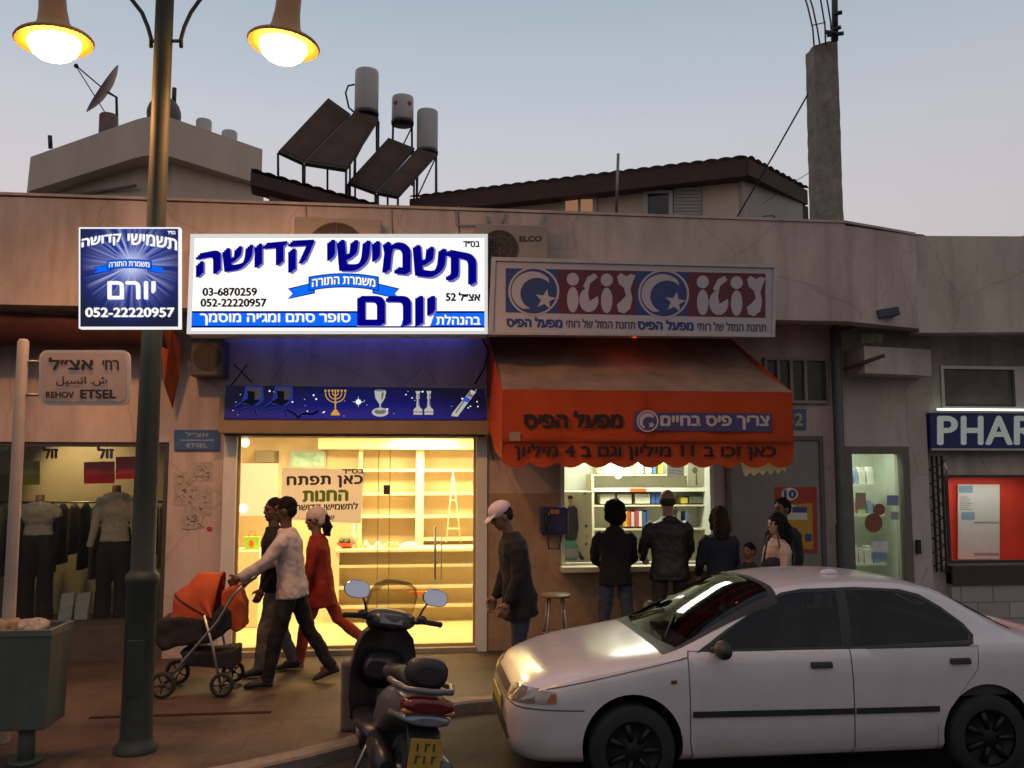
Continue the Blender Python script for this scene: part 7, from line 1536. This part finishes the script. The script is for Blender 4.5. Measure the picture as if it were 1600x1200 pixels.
lofts(mat('scooter_band', (.2, .22, .27), .25, metal=.4, var=.1), [(-.395, 0, .64, .08, .02), (-.385, 0, .64, .13, .03), (-.3, 0, .64, .165, .035), (-.1, 0, .62, .19, .03)], 'rear_panel')
m_ = MB(sdk); m_.loft([oval(x, 0, z, hw, .012) for x, z, hw in ((-.18, .6, .1), (-.32, .56, .105), (-.38, .46, .1), (-.4, .34, .1), (-.4, .28, .095))]); m_.build('mudguard', sct, local=True)
plm = mat('plate_mustard', (.40, .24, .03), .5, var=.2, scale=30)
np_ = MB(plm).box(-.425, -.417, -.1, .1, .37, .55).build('number_plate', sct, local=True, bevel=.004)
m_ = MB(ink)
for r_ in range(2):
    for q in range(3):
        y = .055 - q * .05; z = .50 - r_ * .07; m_.box(-.4275, -.4252, y - .006, y + .006, z - .02, z + .025)
        if (q + r_) % 2: m_.box(-.4275, -.4252, y - .022, y - .0065, z + .014, z + .025)
m_.build('plate_marks', np_, local=True)
MB(mat('lamp_blue', (.12, .2, .45), .3, var=.1)).ell((-.42, -.02, .27), (.02, .045, .03)).build('reflector', sct, local=True)
def wheel_l(x, r, nm):
    c = Vector((x, 0, r)); o = MB(rubber).lathe([(r * .62, -.05), (r * .86, -.056), (r * .97, -.03), (r, 0), (r * .97, .03), (r * .86, .056), (r * .62, .05)], c, 34, ax=(0, 1, 0)).build(nm, sct, local=True)
    k_ = MB(greym).lathe([(r * .62, -.045), (r * .5, -.03), (r * .5, .03), (r * .62, .045)], c, 30, ax=(0, 1, 0)).lathe([(0, -.06), (.05, -.055), (.05, .055), (0, .06)], c, 16, ax=(0, 1, 0))
    for q in range(5): a = 2 * math.pi * q / 5; k_.tube([c + Vector((math.cos(a) * .04, 0, math.sin(a) * .04)), c + Vector((math.cos(a) * r * .55, 0, math.sin(a) * r * .55))], .018, 6)
    k_.build('rim', o, local=True)
wheel_l(0, .235, 'rear_wheel'); wheel_l(1.28, .235, 'front_wheel')
MB(mat('exhaust_steel', (.12, .11, .11), .35, metal=.7, var=.2)).lathe([(0, 0), (.06, 0), (.075, .03), (.078, .3), (.06, .4), (.03, .5)], (-.24, -.19, .3), 20, ax=(1, 0, .02)).build('exhaust', sct, local=True)
lofts(sdk, [(-.05, .12, .25, .05, .06), (.15, .12, .27, .07, .09), (.42, .1, .3, .07, .08)], 'engine_cover')
lofts(sdk, [(.4, 0, .33, .17, .06), (.7, 0, .32, .19, .05), (.95, 0, .34, .19, .06)], 'floorboard')
m_ = MB(sdk); m_.loft([[(x + .12 * (1 - abs(math.cos(a))) - .03, hw * math.cos(a), z) for a in [math.pi * i / 12 for i in range(13)]] + [(x + .10 + .10 * (1 - abs(math.cos(a))), hw * .97 * math.cos(a), z) for a in [math.pi * i / 12 for i in range(12, -1, -1)]] for x, z, hw in ((.96, .3, .19), (.97, .45, .23), (.99, .62, .245), (1.0, .78, .23), (1.0, .9, .19), (1.0, .96, .13))]); m_.build('leg_shield', sct, local=True, bevel=.01)
lofts(sdk, [(.86, .07, .68, .08, .06), (.93, .05, .68, .11, .09), (1.0, 0, .66, .16, .14)], 'glove_box')
lofts(sdk, [(1.18, 0, .42, .05, .04), (1.28, 0, .5, .075, .04), (1.45, 0, .44, .06, .03)], 'front_mudguard')
MB(greym).tube([(1.28, .08, .235), (1.1, .07, .75)], .024, 8).build('fork', sct, local=True); MB(greym).tube([(1.28, -.08, .235), (1.1, -.07, .75)], .024, 8).build('fork', sct, local=True)
hb = lofts(sdk, [(.88, 0, 1.0, .05, .02), (.91, 0, 1.01, .13, .05), (.99, 0, 1.02, .19, .075), (1.1, 0, 1.0, .17, .09), (1.2, 0, .95, .1, .08), (1.24, 0, .93, .05, .05)], 'handlebar_cowl')
MB(mat('dash_glass', (.10, .11, .16), .12, var=.2)).obox((.905, .02, 1.035), (.03, 0, .035), (0, .085, 0), (-.006, 0, .006)).build('dashboard', hb, local=True, bevel=.004)
for s_ in (-1, 1):
    MB(sdk).tube([(.98, s_ * .15, 1.02), (.95, s_ * .23, 1.035)], .022, 8).build('handlebar', sct, local=True)
    MB(rubber).tube([(.95, s_ * .23, 1.035), (.92, s_ * .36, 1.03)], [.02, .019], 10).ell((.919, s_ * .362, 1.03), .022, 8, 6).build('grip', sct, local=True)
    MB(alum).tube([(1.0, s_ * .2, 1.04), (1.0, s_ * .3, 1.035), (.97, s_ * .36, 1.03)], .007, 6).build('brake_lever', sct, local=True)
    MB(sdk).ell((.955, s_ * .225, 1.05), (.03, .04, .03)).build('switch_block', sct, local=True)
    my, mz_ = s_ * .30, 1.22 + (.0 if s_ > 0 else .0)
    mr_ = MB(sdk).tube([(.96, s_ * .2, 1.06), (.955, s_ * .225, 1.13), (.95, s_ * .255, 1.18)], .008, 8).ell((.955, my, mz_), (.022, .1, .066), 18, 12, Matrix.Rotation(R(20), 3, 'Y')); mo = mr_.build('mirror', sct, local=True)
    MB(mat('mirror_glass', (.62, .68, .8), .03, metal=1, var=0)).loft([[(.928 - k_ + .4 * .06 * w_ * math.sin(a), my + .094 * w_ * math.copysign(abs(math.cos(a)) ** .7, math.cos(a)), mz_ + .06 * w_ * math.copysign(abs(math.sin(a)) ** .7, math.sin(a))) for a in [2 * math.pi * i / 24 for i in range(24)]] for k_, w_ in ((-.004, .97), (0, 1), (.001, .9))]).build('mirror_glass', mo, local=True)
m_ = MB(glass('screen_plastic', (.86, .84, .78), .05)); rows = []
for z, hw, x in ((.98, .15, 1.13), (1.08, .19, 1.1), (1.2, .19, 1.05), (1.27, .16, 1.01), (1.31, .09, .99)):
    rows.append([(x - .05 * (1 - (abs(t) / 1.0) ** 2) * -1, hw * t, z) for t in [-1 + i / 6 for i in range(13)]])
m_.loft(rows, close=False, caps=False); o = m_.build('windscreen', sct, local=True); md = o.modifiers.new('t', 'SOLIDIFY'); md.thickness = .003
MB(greym).tube([(.45, .14, .3), (.4, .24, .03)], .014, 8).build('side_stand', sct, local=True)
# pale stub bollard by the scooter
bb = P(550, 1110, 7.25); t = thing('bollard', 'short pale square bollard on the pavement left of the scooter', 'bollard', (bb.x, 7.25, .15)); tz = P(550, 1030, 7.25).z
MB(mat('bollard_grey', (.13, .115, .10), .8, var=.15)).box(bb.x - .085, bb.x + .085, 7.17, 7.33, .146, tz).build('post', t, bevel=.03, seg=3)
